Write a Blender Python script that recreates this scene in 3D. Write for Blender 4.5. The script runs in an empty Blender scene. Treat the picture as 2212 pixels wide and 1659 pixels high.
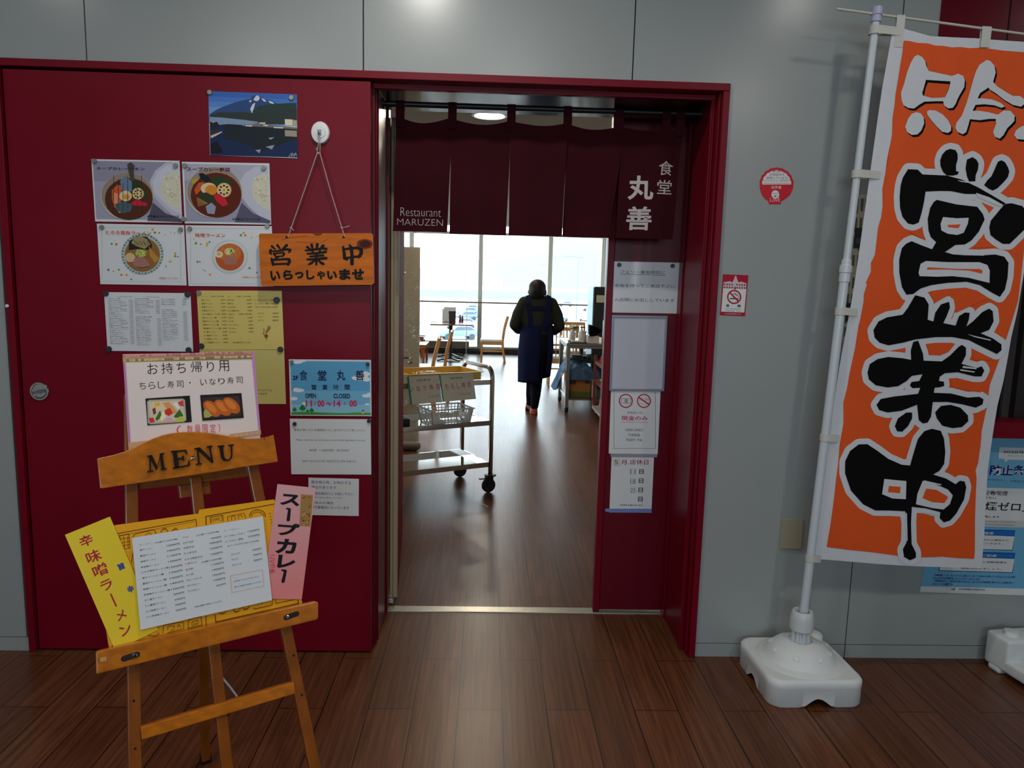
import bpy, bmesh, math, random
from mathutils import Vector, Matrix
from math import pi, sin, cos, radians
scene = bpy.context.scene
COL = scene.collection
random.seed(7)
# ------------------------------------------------------------------ camera
FPX, CX, CY = 1590.0, 1106.0, 829.5          # focal length in pixels of the 2212 px wide frame
CAM = Vector((0.0, -2.73, 1.448))
R = ((0.99918464, 0.02125207, 0.03432802), (-0.03114128, -0.13546456, 0.99029267), (0.025696, -0.99055424, -0.13469229))
cd = bpy.data.cameras.new('camera'); cam = bpy.data.objects.new('camera', cd); COL.objects.link(cam)
cd.sensor_width = 36.0; cd.sensor_fit = 'HORIZONTAL'; cd.lens = 36.0 * FPX / 2212.0; cd.clip_start = 0.02; cd.clip_end = 5000
cam.matrix_world = Matrix(((R[0][0], -R[0][1], -R[0][2], CAM.x), (R[1][0], -R[1][1], -R[1][2], CAM.y), (R[2][0], -R[2][1], -R[2][2], CAM.z), (0, 0, 0, 1)))
scene.camera = cam
# ------------------------------------------------------------------ light and exposure
scene.view_settings.view_transform = 'Standard'
scene.view_settings.look = 'None'
scene.view_settings.exposure = 0.0
scene.view_settings.gamma = 1.0
scene.view_settings.use_curve_mapping = False
scene.cycles.sample_clamp_indirect = 6.0
scene.cycles.caustics_reflective = False
scene.cycles.caustics_refractive = False
scene.cycles.max_bounces = 8
wd = bpy.data.worlds.new('overcast sky'); scene.world = wd; wd.use_nodes = True
wd.node_tree.nodes['Background'].inputs[0].default_value = (0.80, 0.91, 1.0, 1)
wd.node_tree.nodes['Background'].inputs[1].default_value = 7.0
HALL_LAMP = 4.6        # watts of each hall downlight
ROOM_LAMP = 10.0       # watts of each restaurant ceiling lamp
def area(name, loc, rot, sx, sy, power, col=(1, 1, 1), portal=False, shape='RECTANGLE'):
    l = bpy.data.lights.new(name, 'AREA'); l.shape = shape; l.size = sx; l.size_y = sy; l.energy = power; l.color = col
    o = bpy.data.objects.new(name, l); o.location = loc; o.rotation_euler = rot; COL.objects.link(o)
    if portal: l.cycles.is_portal = True
    return o
area('daylight_restaurant', (-1.2, 12.75, 1.4), (-pi/2, 0, 0), 7.6, 2.7, 1, portal=True)
area('daylight_side', (-4.4, 8.8, 1.4), (0, -pi/2, 0), 2.3, 7.4, 1, portal=True)
area('daylight_hall', (-0.3, -7.12, 1.9), (pi/2, 0, 0), 4.0, 1.1, 1, portal=True)
# ------------------------------------------------------------------ measuring helpers
def ray(px, py):
    a = (px - CX, py - CY, FPX)
    return Vector([sum(R[i][j] * a[j] for j in range(3)) for i in range(3)])
def W(px, py, Y=0.0):
    r = ray(px, py); return CAM + r * ((Y - CAM.y) / r.y)
def F(px, py, Z=0.0):
    r = ray(px, py); return CAM + r * ((Z - CAM.z) / r.z)
def HIT(px, py, P, N):
    r = ray(px, py); return CAM + r * ((P - CAM).dot(N) / r.dot(N))
def K(ox, oy, s):
    def f(*a):
        if len(a) == 2 and not hasattr(a[0], '__len__'): return (ox + a[0] / s, oy + a[1] / s)
        return [(ox + p[0] / s, oy + p[1] / s) for p in a]
    return f
# ------------------------------------------------------------------ materials
def lin(c):
    c /= 255.0
    return c / 12.92 if c <= 0.04045 else ((c + 0.055) / 1.055) ** 2.4
MATS = {}
def M(name, rgb=(200, 200, 200), rough=0.5, metal=0.0, noise=0.0, scale=30.0, stretch=(1, 1, 1), bump=0.0, bscale=None, spec=0.5, alpha=None, emit=0.0, coat=0.0, trans=0.0):
    if name in MATS: return MATS[name]
    m = bpy.data.materials.new(name); m.use_nodes = True; nt = m.node_tree; b = nt.nodes['Principled BSDF']
    c = tuple(lin(v) for v in rgb) + (1,)
    b.inputs['Base Color'].default_value = c; b.inputs['Roughness'].default_value = rough; b.inputs['Metallic'].default_value = metal
    b.inputs['Specular IOR Level'].default_value = spec; b.inputs['Coat Weight'].default_value = coat
    if trans: b.inputs['Transmission Weight'].default_value = trans
    if emit:
        b.inputs['Emission Color'].default_value = c; b.inputs['Emission Strength'].default_value = emit
    if alpha is not None: b.inputs['Alpha'].default_value = alpha
    if noise or bump:
        tc = nt.nodes.new('ShaderNodeTexCoord'); mp = nt.nodes.new('ShaderNodeMapping'); mp.inputs['Scale'].default_value = stretch
        nt.links.new(tc.outputs['Object'], mp.inputs['Vector'])
        n = nt.nodes.new('ShaderNodeTexNoise'); n.inputs['Scale'].default_value = scale; n.inputs['Detail'].default_value = 5
        nt.links.new(mp.outputs[0], n.inputs['Vector'])
        if noise:
            rp = nt.nodes.new('ShaderNodeValToRGB'); e = rp.color_ramp.elements
            e[0].position = 0.3; e[1].position = 0.7
            e[0].color = tuple(v * (1 - noise) for v in c[:3]) + (1,); e[1].color = tuple(min(1, v * (1 + noise)) for v in c[:3]) + (1,)
            nt.links.new(n.outputs['Fac'], rp.inputs[0]); nt.links.new(rp.outputs[0], b.inputs['Base Color'])
        if bump:
            n2 = n
            if bscale:
                n2 = nt.nodes.new('ShaderNodeTexNoise'); n2.inputs['Scale'].default_value = bscale; nt.links.new(mp.outputs[0], n2.inputs['Vector'])
            bp = nt.nodes.new('ShaderNodeBump'); bp.inputs['Strength'].default_value = bump; bp.inputs['Distance'].default_value = 0.004
            nt.links.new(n2.outputs['Fac'], bp.inputs['Height']); nt.links.new(bp.outputs[0], b.inputs['Normal'])
    MATS[name] = m
    return m
def ink(rgb, rough=0.55): return M('ink_%d_%d_%d' % tuple(rgb), rgb, rough, spec=0.2)
def floor_mat():
    m = bpy.data.materials.new('dark wood planks'); m.use_nodes = True; nt = m.node_tree; b = nt.nodes['Principled BSDF']; L = nt.links.new
    tc = nt.nodes.new('ShaderNodeTexCoord'); sp = nt.nodes.new('ShaderNodeSeparateXYZ'); L(tc.outputs['Object'], sp.inputs[0])
    ad = nt.nodes.new('ShaderNodeMath'); ad.operation = 'ADD'; ad.inputs[1].default_value = 0.0757 + 0.1525 * 100; L(sp.outputs['X'], ad.inputs[0])
    ay = nt.nodes.new('ShaderNodeMath'); ay.operation = 'ADD'; ay.inputs[1].default_value = 40.3; L(sp.outputs['Y'], ay.inputs[0])
    cb = nt.nodes.new('ShaderNodeCombineXYZ'); L(ay.outputs[0], cb.inputs['X']); L(ad.outputs[0], cb.inputs['Y'])
    br = nt.nodes.new('ShaderNodeTexBrick'); L(cb.outputs[0], br.inputs['Vector'])
    br.offset = 0.37; br.offset_frequency = 2; br.squash = 1.0
    br.inputs['Scale'].default_value = 1.0; br.inputs['Mortar Size'].default_value = 0.0017; br.inputs['Mortar Smooth'].default_value = 0.1
    br.inputs['Brick Width'].default_value = 0.915; br.inputs['Row Height'].default_value = 0.1525
    br.inputs['Color1'].default_value = (0.128, 0.046, 0.019, 1); br.inputs['Color2'].default_value = (0.165, 0.062, 0.027, 1); br.inputs['Mortar'].default_value = (0.006, 0.003, 0.002, 1)
    mp = nt.nodes.new('ShaderNodeMapping'); mp.inputs['Scale'].default_value = (55, 1.6, 1); L(tc.outputs['Object'], mp.inputs[0])
    n = nt.nodes.new('ShaderNodeTexNoise'); n.inputs['Scale'].default_value = 1.6; n.inputs['Detail'].default_value = 6; n.inputs['Distortion'].default_value = 0.6; L(mp.outputs[0], n.inputs['Vector'])
    rp = nt.nodes.new('ShaderNodeValToRGB'); rp.color_ramp.elements[0].position = 0.32; rp.color_ramp.elements[1].position = 0.7
    rp.color_ramp.elements[0].color = (0.52, 0.48, 0.46, 1); rp.color_ramp.elements[1].color = (1.15, 1.1, 1.05, 1); L(n.outputs['Fac'], rp.inputs[0])
    mx = nt.nodes.new('ShaderNodeMix'); mx.data_type = 'RGBA'; mx.blend_type = 'MULTIPLY'; mx.inputs[0].default_value = 1
    L(br.outputs['Color'], mx.inputs[6]); L(rp.outputs[0], mx.inputs[7]); L(mx.outputs[2], b.inputs['Base Color'])
    n2 = nt.nodes.new('ShaderNodeTexNoise'); n2.inputs['Scale'].default_value = 3.0; n2.inputs['Detail'].default_value = 4; L(tc.outputs['Object'], n2.inputs['Vector'])
    mr = nt.nodes.new('ShaderNodeMapRange'); mr.inputs[3].default_value = 0.28; mr.inputs[4].default_value = 0.33; L(n2.outputs['Fac'], mr.inputs[0]); L(mr.outputs[0], b.inputs['Roughness'])
    b.inputs['Specular IOR Level'].default_value = 0.34
    sb = nt.nodes.new('ShaderNodeMath'); sb.operation = 'MULTIPLY_ADD'; sb.inputs[1].default_value = -1.0; L(br.outputs['Fac'], sb.inputs[0]); sb.inputs[2].default_value = 1.0
    bp = nt.nodes.new('ShaderNodeBump'); bp.inputs['Strength'].default_value = 0.3; bp.inputs['Distance'].default_value = 0.001; L(sb.outputs[0], bp.inputs['Height']); L(bp.outputs[0], b.inputs['Normal'])
    return m
def glass_mat():
    m = bpy.data.materials.new('clear window glass'); m.use_nodes = True; nt = m.node_tree; nt.nodes.remove(nt.nodes['Principled BSDF']); L = nt.links.new
    tr = nt.nodes.new('ShaderNodeBsdfTransparent'); tr.inputs[0].default_value = (0.96, 0.985, 0.98, 1)
    gl = nt.nodes.new('ShaderNodeBsdfGlossy'); gl.inputs['Roughness'].default_value = 0.02
    fr = nt.nodes.new('ShaderNodeFresnel'); fr.inputs[0].default_value = 1.35
    mx = nt.nodes.new('ShaderNodeMixShader'); L(fr.outputs[0], mx.inputs[0]); L(tr.outputs[0], mx.inputs[1]); L(gl.outputs[0], mx.inputs[2])
    L(mx.outputs[0], nt.nodes['Material Output'].inputs[0]); return m
def clear_mat(name, tint, gloss):
    m = bpy.data.materials.new(name); m.use_nodes = True; nt = m.node_tree; nt.nodes.remove(nt.nodes['Principled BSDF']); L = nt.links.new
    tr = nt.nodes.new('ShaderNodeBsdfTransparent'); tr.inputs[0].default_value = tint
    gl = nt.nodes.new('ShaderNodeBsdfGlossy'); gl.inputs['Roughness'].default_value = 0.12
    n = nt.nodes.new('ShaderNodeTexNoise'); n.inputs['Scale'].default_value = 9; n.inputs['Distortion'].default_value = 1.5
    tc = nt.nodes.new('ShaderNodeTexCoord'); L(tc.outputs['Object'], n.inputs['Vector'])
    bp = nt.nodes.new('ShaderNodeBump'); bp.inputs['Strength'].default_value = 0.7; bp.inputs['Distance'].default_value = 0.03; L(n.outputs['Fac'], bp.inputs['Height']); L(bp.outputs[0], gl.inputs['Normal'])
    mx = nt.nodes.new('ShaderNodeMixShader'); mx.inputs[0].default_value = gloss; L(tr.outputs[0], mx.inputs[1]); L(gl.outputs[0], mx.inputs[2])
    L(mx.outputs[0], nt.nodes['Material Output'].inputs[0]); return m
RED = M('red painted steel', (116, 5, 29), 0.38, noise=0.06, scale=3, spec=0.2)
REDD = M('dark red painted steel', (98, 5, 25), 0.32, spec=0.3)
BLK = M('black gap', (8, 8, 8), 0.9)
WALL = M('white wall panel', (158, 163, 162), 0.28, noise=0.015, scale=2)
WHITE = M('white plaster', (225, 224, 218), 0.7)
ALU = M('brushed aluminium', (190, 185, 172), 0.32, 0.9, noise=0.08, scale=40, stretch=(1, 1, 30))
STEEL = M('stainless steel', (205, 203, 200), 0.09, 1.0)
CHROME = M('chrome', (210, 210, 208), 0.1, 1.0)
PAPER = M('white paper', (226, 230, 232), 0.4)
LAMI = M('laminated white paper', (220, 224, 228), 0.22)
BLACK = M('black plastic', (14, 14, 15), 0.4)
PLW = M('white plastic', (228, 230, 230), 0.42, bump=0.05, scale=300)
WOOD = M('varnished orange pine', (186, 106, 20), 0.24, noise=0.22, scale=5, stretch=(1, 12, 12), coat=0.3)
SIGNW = M('varnished knotty pine', (204, 106, 18), 0.5, noise=0.2, scale=6, stretch=(1.2, 9, 1), spec=0.25)
BEECH = M('light beech wood', (196, 138, 78), 0.4, noise=0.12, scale=6, stretch=(9, 9, 1))
CUSH = M('white vinyl seat', (226, 222, 212), 0.45)
# ------------------------------------------------------------------ objects
def link(o): COL.objects.link(o); return o
def tag(o, label, cat, group=None, kind=None):
    o['label'] = label
    if cat: o['category'] = cat
    if group: o['group'] = group
    if kind: o['kind'] = kind
    return o
def thing(name, label, cat, loc=(0, 0, 0), rz=0.0, group=None):
    o = bpy.data.objects.new(name, None); o.empty_display_size = 0.05
    o.matrix_basis = Matrix.Translation(Vector(loc)) @ Matrix.Rotation(rz, 4, 'Z')
    link(o); return tag(o, label, cat, group)
def wmat(o):
    m = o.matrix_basis.copy()
    while o.parent: o = o.parent; m = o.matrix_basis @ m
    return m
class B:
    def __init__(s): s.v = []; s.f = []; s.m = []
    def add(s, vs, fs, m=0):
        n = len(s.v); s.v += [Vector(v) for v in vs]
        for f in fs: s.f.append([n + i for i in f]); s.m.append(m)
        return s
    def box(s, x0, x1, y0, y1, z0, z1, m=0, T=None):
        vs = [Vector((x, y, z)) for z in (z0, z1) for y in (y0, y1) for x in (x0, x1)]
        if T: vs = [T @ v for v in vs]
        return s.add(vs, [(0, 2, 3, 1), (4, 5, 7, 6), (0, 1, 5, 4), (2, 6, 7, 3), (0, 4, 6, 2), (1, 3, 7, 5)], m)
    def bar(s, p, q, w, d, up=(0, 0, 1), m=0):      # rectangular bar from p to q; w along side, d along up
        p, q = Vector(p), Vector(q); a = (q - p).normalized(); sd = a.cross(Vector(up)).normalized(); u = sd.cross(a).normalized()
        vs = [c + sd * i * w / 2 + u * j * d / 2 for c in (p, q) for j in (-1, 1) for i in (-1, 1)]
        return s.add(vs, [(0, 1, 3, 2), (4, 6, 7, 5), (0, 4, 5, 1), (2, 3, 7, 6), (0, 2, 6, 4), (1, 5, 7, 3)], m)
    def rings(s, rs, m=0, cap=True, closed=False):
        n = len(rs[0]); vs = [v for r in rs for v in r]; fs = []
        k = len(rs)
        for i in range(k if closed else k - 1):
            j = (i + 1) % k
            for a in range(n): fs.append((i * n + a, i * n + (a + 1) % n, j * n + (a + 1) % n, j * n + a))
        if cap and not closed: fs.append(tuple(reversed(range(n)))); fs.append(tuple((k - 1) * n + a for a in range(n)))
        return s.add(vs, fs, m)
    def tube(s, pts, r, n=10, m=0, closed=False, cap=True):
        pts = [Vector(p) for p in pts]; k = len(pts); rs = []
        rr = r if hasattr(r, '__len__') else [r] * k
        ref = None
        for i, p in enumerate(pts):
            a = pts[(i + 1) % k] if (closed or i < k - 1) else p; b = pts[i - 1] if (closed or i > 0) else p
            d = (a - b).normalized()
            if ref is None: ref = d.orthogonal().normalized()
            ref = (ref - d * ref.dot(d)).normalized(); q = d.cross(ref)
            rs.append([p + (ref * cos(t) + q * sin(t)) * rr[i] for t in (2 * pi * x / n for x in range(n))])
        return s.rings(rs, m, cap, closed)
    def lathe(s, prof, c=(0, 0, 0), n=24, m=0, ax=(0, 0, 1), cap=True):
        a = Vector(ax).normalized(); u = a.orthogonal().normalized(); w = a.cross(u); c = Vector(c)
        return s.rings([[c + a * z + (u * cos(t) + w * sin(t)) * max(r, 1e-5) for t in (2 * pi * x / n for x in range(n))] for r, z in prof], m, cap)
    def loft(s, secs, n=16, m=0):                    # secs: (center, rx, ry) horizontal ellipses
        return s.rings([[Vector((c[0] + rx * cos(t), c[1] + ry * sin(t), c[2])) for t in (2 * pi * x / n for x in range(n))] for c, rx, ry in secs], m)
    def ball(s, c, r, n=14, m=0):
        c = Vector(c); r = r if hasattr(r, '__len__') else (r, r, r); k = n // 2 + 1
        return s.rings([[c + Vector((r[0] * cos(t) * max(sin(p), .02), r[1] * sin(t) * max(sin(p), .02), -r[2] * cos(p))) for t in (2 * pi * x / n for x in range(n))] for p in (pi * j / k for j in range(k + 1))], m)
    def prism(s, pts, t0, t1, fn, m=0):              # outline pts extruded between t0 and t1; fn(p, t) -> point
        n = len(pts); vs = [fn(p, t0) for p in pts] + [fn(p, t1) for p in pts]
        return s.add(vs, [tuple(reversed(range(n))), tuple(range(n, 2 * n))] + [(i, (i + 1) % n, n + (i + 1) % n, n + i) for i in range(n)], m)
    def build(s, name, mats, parent=None, world=True, bevel=0, smooth=None, seg=2, recalc=True):
        me = bpy.data.meshes.new(name)
        inv = wmat(parent).inverted() if (parent and world) else None
        me.from_pydata([(inv @ v) if inv else v for v in s.v], [], s.f)
        if not isinstance(mats, (list, tuple)): mats = [mats]
        for m in mats: me.materials.append(m)
        me.polygons.foreach_set('material_index', s.m)
        bm = bmesh.new(); bm.from_mesh(me)
        if recalc: bmesh.ops.recalc_face_normals(bm, faces=bm.faces)
        if bevel: bmesh.ops.bevel(bm, geom=[e for e in bm.edges if len(e.link_faces) == 2 and e.calc_face_angle(0) > 0.6], offset=bevel, segments=seg, profile=0.6, affect='EDGES', clamp_overlap=True)
        bm.to_mesh(me); bm.free()
        if smooth is not None:
            me.polygons.foreach_set('use_smooth', [True] * len(me.polygons)); me.set_sharp_from_angle(angle=radians(smooth))
        o = bpy.data.objects.new(name, me); link(o)
        if parent: o.parent = parent
        return o
def dup(o, parent=None):                             # a thing with its parts and their sub-parts
    c = o.copy(); link(c)
    if parent: c.parent = parent
    for ch in list(o.children): dup(ch, c)
    return c
def struct(o, label): return tag(o, label, None, kind='structure')
# ------------------------------------------------------------------ lettering
GL = {}
def glyphs(body, bold):
    k = (body, bold)
    if k not in GL:
        c = bpy.data.curves.new('lettering', 'FONT'); c.body = body; c.size = 1; c.offset = bold; c.resolution_u = 3
        o = bpy.data.objects.new('lettering', c); COL.objects.link(o)
        dg = bpy.context.evaluated_depsgraph_get(); me = bpy.data.meshes.new_from_object(o.evaluated_get(dg))
        vs = [v.co.copy() for v in me.vertices]; fs = [tuple(p.vertices) for p in me.polygons]
        bpy.data.objects.remove(o); bpy.data.curves.remove(c); bpy.data.meshes.remove(me)
        xs = [v.x for v in vs] or [0]; ys = [v.y for v in vs] or [0]
        GL[k] = (vs, fs, min(xs), max(xs), min(ys), max(ys))
    return GL[k]
class Sheet:
    """a flat printed thing; marks are drawn with pixel positions taken on the sheet's own plane"""
    def __init__(s, name, label, cat, quad, P=None, N=None, mat=None, thick=0.0008, group=None, Y=None, axes=None, parent=None, shape=None, size=None):
        if Y is not None: P = Vector((0, Y, 0)); N = Vector((0, -1, 0))
        s.P, s.N = P, N.normalized()
        q = [HIT(x, y, s.P, s.N) for x, y in quad]
        c = sum(q, Vector()) / 4
        u = ((q[1] - q[0]) + (q[2] - q[3])).normalized() if axes is None else axes
        v = s.N.cross(u).normalized(); u = v.cross(s.N)
        s.w = ((q[1] - q[0]).length + (q[2] - q[3]).length) / 2; s.h = ((q[3] - q[0]).length + (q[2] - q[1]).length) / 2
        if size: s.w, s.h = size
        s.M = Matrix(((u.x, v.x, s.N.x, c.x), (u.y, v.y, s.N.y, c.y), (u.z, v.z, s.N.z, c.z), (0, 0, 0, 1))); s.I = s.M.inverted()
        b = B()
        if shape: b.prism([s.loc(*p) for p in shape], 0, thick, lambda p, t: Vector((p[0], p[1], t)))
        else: b.box(-s.w / 2, s.w / 2, -s.h / 2, s.h / 2, 0, thick)
        s.o = b.build(name, mat or PAPER, parent, world=False)
        s.o.matrix_basis = s.M if not parent else wmat(parent).inverted() @ s.M
        if not parent: tag(s.o, label, cat, group)
        elif label: s.o['label'] = label
        s.parts = {}; s.z = thick + 0.0001; s.cur = 'lettering'
    def part(s, n): s.cur = n; return s
    def loc(s, px, py):
        p = s.I @ HIT(px, py, s.P, s.N); return (p.x, p.y)
    def _b(s):
        if s.cur not in s.parts: s.parts[s.cur] = (B(), [])
        return s.parts[s.cur]
    def _mi(s, m):
        b, ms = s._b()
        if m not in ms: ms.append(m)
        return ms.index(m)
    def up(s): s.z += 0.00003; return s.z
    def lpoly(s, pts, col, z=None):
        m = col if not isinstance(col, tuple) else ink(col); z = s.up() if z is None else z
        s._b()[0].add([(p[0], p[1], z) for p in pts], [tuple(range(len(pts)))], s._mi(m)); return s
    def poly(s, pts, col, z=None): return s.lpoly([s.loc(*p) for p in pts], col, z)
    def uv(s, u, v): return ((u - .5) * s.w, (.5 - v) * s.h)
    def urect(s, u0, v0, u1, v1, col):
        return s.lpoly([s.uv(u0, v0), s.uv(u1, v0), s.uv(u1, v1), s.uv(u0, v1)], col)
    def rect(s, x0, y0, x1, y1, col):
        a = s.loc(x0, y0); b = s.loc(x1, y1); return s.lpoly([(a[0], a[1]), (b[0], a[1]), (b[0], b[1]), (a[0], b[1])], col)
    def ell(s, x, y, rx, ry, col, n=28, a0=0, a1=2 * pi, rot=0.0):
        return s.poly([(x + rx * cos(t) * cos(rot) - ry * sin(t) * sin(rot), y + rx * cos(t) * sin(rot) + ry * sin(t) * cos(rot)) for t in (a0 + (a1 - a0) * i / n for i in range(n + (a1 - a0 < 6)))], col)
    def stroke(s, pts, w, col, local=False, closed=False, z=None):      # round ended ribbon; w pixel width or list of widths
        m = col if not isinstance(col, tuple) else ink(col); z = s.up() if z is None else z; mi = s._mi(m); b = s._b()[0]
        if not local:
            k = (Vector(s.loc(pts[0][0] + 10, pts[0][1])) - Vector(s.loc(*pts[0]))).length / 10
            pts = [s.loc(*p) for p in pts]
        else: k = 1
        ws = [(x * k / 2) for x in (w if hasattr(w, '__len__') else [w] * len(pts))]
        pts = [Vector(p) for p in pts]
        if closed: pts = pts + [pts[0]]; ws = ws + [ws[0]]
        for i, p in enumerate(pts):
            b.add([(p.x + ws[i] * cos(t), p.y + ws[i] * sin(t), z + 1e-5 * (i % 2)) for t in (2 * pi * j / 10 for j in range(10))], [tuple(range(10))], mi)
            if i + 1 < len(pts):
                q = pts[i + 1]; d = q - p
                if d.length < 1e-6: continue
                nrm = Vector((-d.y, d.x)).normalized()
                a0, a1, c1, c0 = p + nrm * ws[i], q + nrm * ws[i + 1], q - nrm * ws[i + 1], p - nrm * ws[i]
                b.add([(v.x, v.y, z + 2e-5 + 1e-5 * (i % 2)) for v in (c0, c1, a1, a0)], [(0, 1, 2, 3)], mi)
        return s
    def frame(s, x0, y0, x1, y1, w, col): return s.stroke([(x0, y0), (x1, y0), (x1, y1), (x0, y1)], w, col, closed=True)
    def ltext(s, body, a, c, col, bold=0.0):
        vs, fs, x0, x1, y0, y1 = glyphs(body, bold); m = col if not isinstance(col, tuple) else ink(col); z = s.up()
        if not vs: return s
        sx = (c[0] - a[0]) / max(x1 - x0, 1e-6); sy = (a[1] - c[1]) / max(y1 - y0, 1e-6)
        s._b()[0].add([(a[0] + (v.x - x0) * sx, c[1] + (v.y - y0) * sy, z) for v in vs], fs, s._mi(m)); return s
    def text(s, body, x0, y0, x1, y1, col=(20, 20, 22), bold=0.0): return s.ltext(body, s.loc(x0, y0), s.loc(x1, y1), col, bold)
    def utext(s, body, u0, v0, u1, v1, col=(20, 20, 22), bold=0.0): return s.ltext(body, s.uv(u0, v0), s.uv(u1, v1), col, bold)
    def done(s, warp=None, rough=None):
        for n, (b, ms) in s.parts.items():
            o = b.build(n, ms, s.o, world=False, recalc=False)
        return s.o
# ================================================================== SETTING
XL, XR, ZT = -1.735, 0.847, 2.176            # outer edges of the red casing
HC = 2.80                                     # hall ceiling
fl = B().box(-4.2, 4.2, -7.2, 12.62, -0.08, 0.0).build('floor', floor_mat()); struct(fl, 'dark wood plank floor running from the hall into the restaurant')
st = B().box(-0.425, 0.812, 0.372, 0.424, -0.01, 0.004).build('trim_2', ALU, bevel=0.0015); struct(st, 'pale metal threshold strip in the doorway')
# wall panels with narrow joints and a dark backing
wb = B()
def panels(xs, z0, z1):
    for a, b_ in zip(xs[:-1], xs[1:]):
        wb.box(a + 0.0022, b_ - 0.0022, 0.0, 0.012, z0, z1, 0)
panels([-4.2, -3.318, -2.365, -1.745], 0.0565, HC)
panels([-1.745, -1.412, -0.457, 0.495, 0.836], ZT - 0.006, HC)
panels([0.836, 1.453], 0.0565, HC)
wb.box(0.8338, 0.8382, 0, 0.012, ZT - 0.006, HC, 0)
wb.box(1.4552, 1.59, 0, 0.012, 0.93, HC, 0)
panels([1.453, 2.408, 3.36, 4.2], 0.0565, 0.93)
wb.box(-4.2, XL + 0.01, 0.012, 0.45, 0, HC, 1); wb.box(XL, XR, 0.012, 0.45, ZT - 0.004, HC, 1); wb.box(XR - 0.012, 1.59, 0.012, 0.45, 0, HC, 1)
wb.box(1.59, 4.2, 0.012, 0.45, 0, 0.92, 1); wb.box(1.59, 4.2, 0.2, 0.45, 0.92, HC, 1)
wb.box(XL, -0.44, 0.1, 0.45, 0, ZT, 1)
wb.box(-4.2, XL + 0.01, 0.45, 0.46, 0, HC, 2); wb.box(XR - 0.012, 4.2, 0.45, 0.46, 0, HC, 2); wb.box(XL, -0.44, 0.45, 0.46, 0, ZT, 2)
w = wb.build('wall_front', [WALL, BLK, WHITE]); struct(w, 'white panelled wall around the red doorway')
bb = B().box(-4.2, XL - 0.002, -0.001, 0.012, 0, 0.0535)
for a, b_ in ((XR + 0.002, 1.4508), (1.4552, 4.2)): bb.box(a, b_, -0.001, 0.012, 0, 0.0535)
struct(bb.build('baseboard_front', WALL), 'white baseboard under the wall panels')
for n, bx, mt, lb in (
    ('wall_left', (-4.3, -4.2, -7.2, 5.0, 0, HC), WHITE, 'white side wall on the left'),
    ('wall_left', (-4.3, -4.2, 5.0, 12.62, 2.55, HC), WHITE, 'white wall band over the added side windows'),
    ('wall_left', (-4.3, -4.2, 5.0, 12.62, 0, 0.3), WHITE, 'white wall band under the added side windows'),
    ('wall_right', (4.2, 4.3, -7.2, 0.2, 0, HC), WHITE, 'white side wall of the hall on the right'),
    ('wall_right', (2.42, 2.55, 0.46, 12.62, 0, 3.0), WHITE, 'white side wall of the restaurant on the right'),
    ('ceiling', (-4.3, 4.3, -7.2, 0.45, HC, HC + 0.1), M('hall ceiling board', (120, 121, 121), 0.85), 'hall ceiling with recessed downlights'),
    ('ceiling', (-4.3, 4.3, 0.45, 12.62, HC - 0.16, HC), M('cream ceiling board', (160, 150, 132), 0.85), 'cream restaurant ceiling')):
    struct(B().box(*bx).build(n, mt), lb)
wbk = B()
for bx in ((-4.3, -2.3, 0, HC), (1.7, 4.3, 0, HC), (-2.3, 1.7, 0, 1.35), (-2.3, 1.7, 2.45, HC)): wbk.box(bx[0], bx[1], -7.2, -7.1, bx[2], bx[3])
struct(B().box(-2.3, 1.7, -7.16, -7.15, 1.35, 2.45).build('window_7', clear_mat('tinted hall glass', (.92, .97, 1.0, 1), .05)), 'unseen tinted window behind the viewer, added to light the hall')  # unseen window, added and sized to bring daylight into the hall
struct(wbk.build('wall_back', M('dark grey hall wall', (84, 86, 88), 0.8)), 'hall wall behind the viewer with an added window opening')
# red casing of the doorway
cs = B()
cs.box(XL, XL + 0.026, -0.012, 0.06, 0, ZT - 0.0262); cs.box(XL, XR, -0.012, 0.06, ZT - 0.026, ZT); cs.box(XR - 0.024, XR, -0.012, 0.06, 0, ZT - 0.0262)
cs.box(XR - 0.032, XR - 0.0242, 0.012, 0.0598, 0, ZT - 0.027)
cs.box(0.806, XR - 0.033, 0.05, 0.42, 0, ZT - 0.028)                       # right jamb
cs.box(0.799, 0.806, 0.05, 0.075, 0, 2.15); cs.box(0.80, 0.806, 0.33, 0.39, 0, 2.15)
cs.box(-0.432, XR - 0.033, 0.045, 0.07, 2.131, ZT - 0.027)                 # head stop
struct(cs.build('trim_1', RED, bevel=0.0018, seg=1), 'red painted casing around the doorway')
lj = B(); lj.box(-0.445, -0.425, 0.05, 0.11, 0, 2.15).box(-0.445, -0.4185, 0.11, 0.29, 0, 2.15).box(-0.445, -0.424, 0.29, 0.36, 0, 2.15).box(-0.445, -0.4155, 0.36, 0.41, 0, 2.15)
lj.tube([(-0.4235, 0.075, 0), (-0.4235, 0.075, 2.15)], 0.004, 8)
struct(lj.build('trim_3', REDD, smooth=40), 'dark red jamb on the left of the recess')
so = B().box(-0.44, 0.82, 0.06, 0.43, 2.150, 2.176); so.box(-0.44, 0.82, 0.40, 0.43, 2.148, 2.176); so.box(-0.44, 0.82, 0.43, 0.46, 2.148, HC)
struct(so.build('trim_4', M('glossy dark red soffit', (66, 10, 26), 0.12)), 'glossy dark red soffit over the recess')
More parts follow.
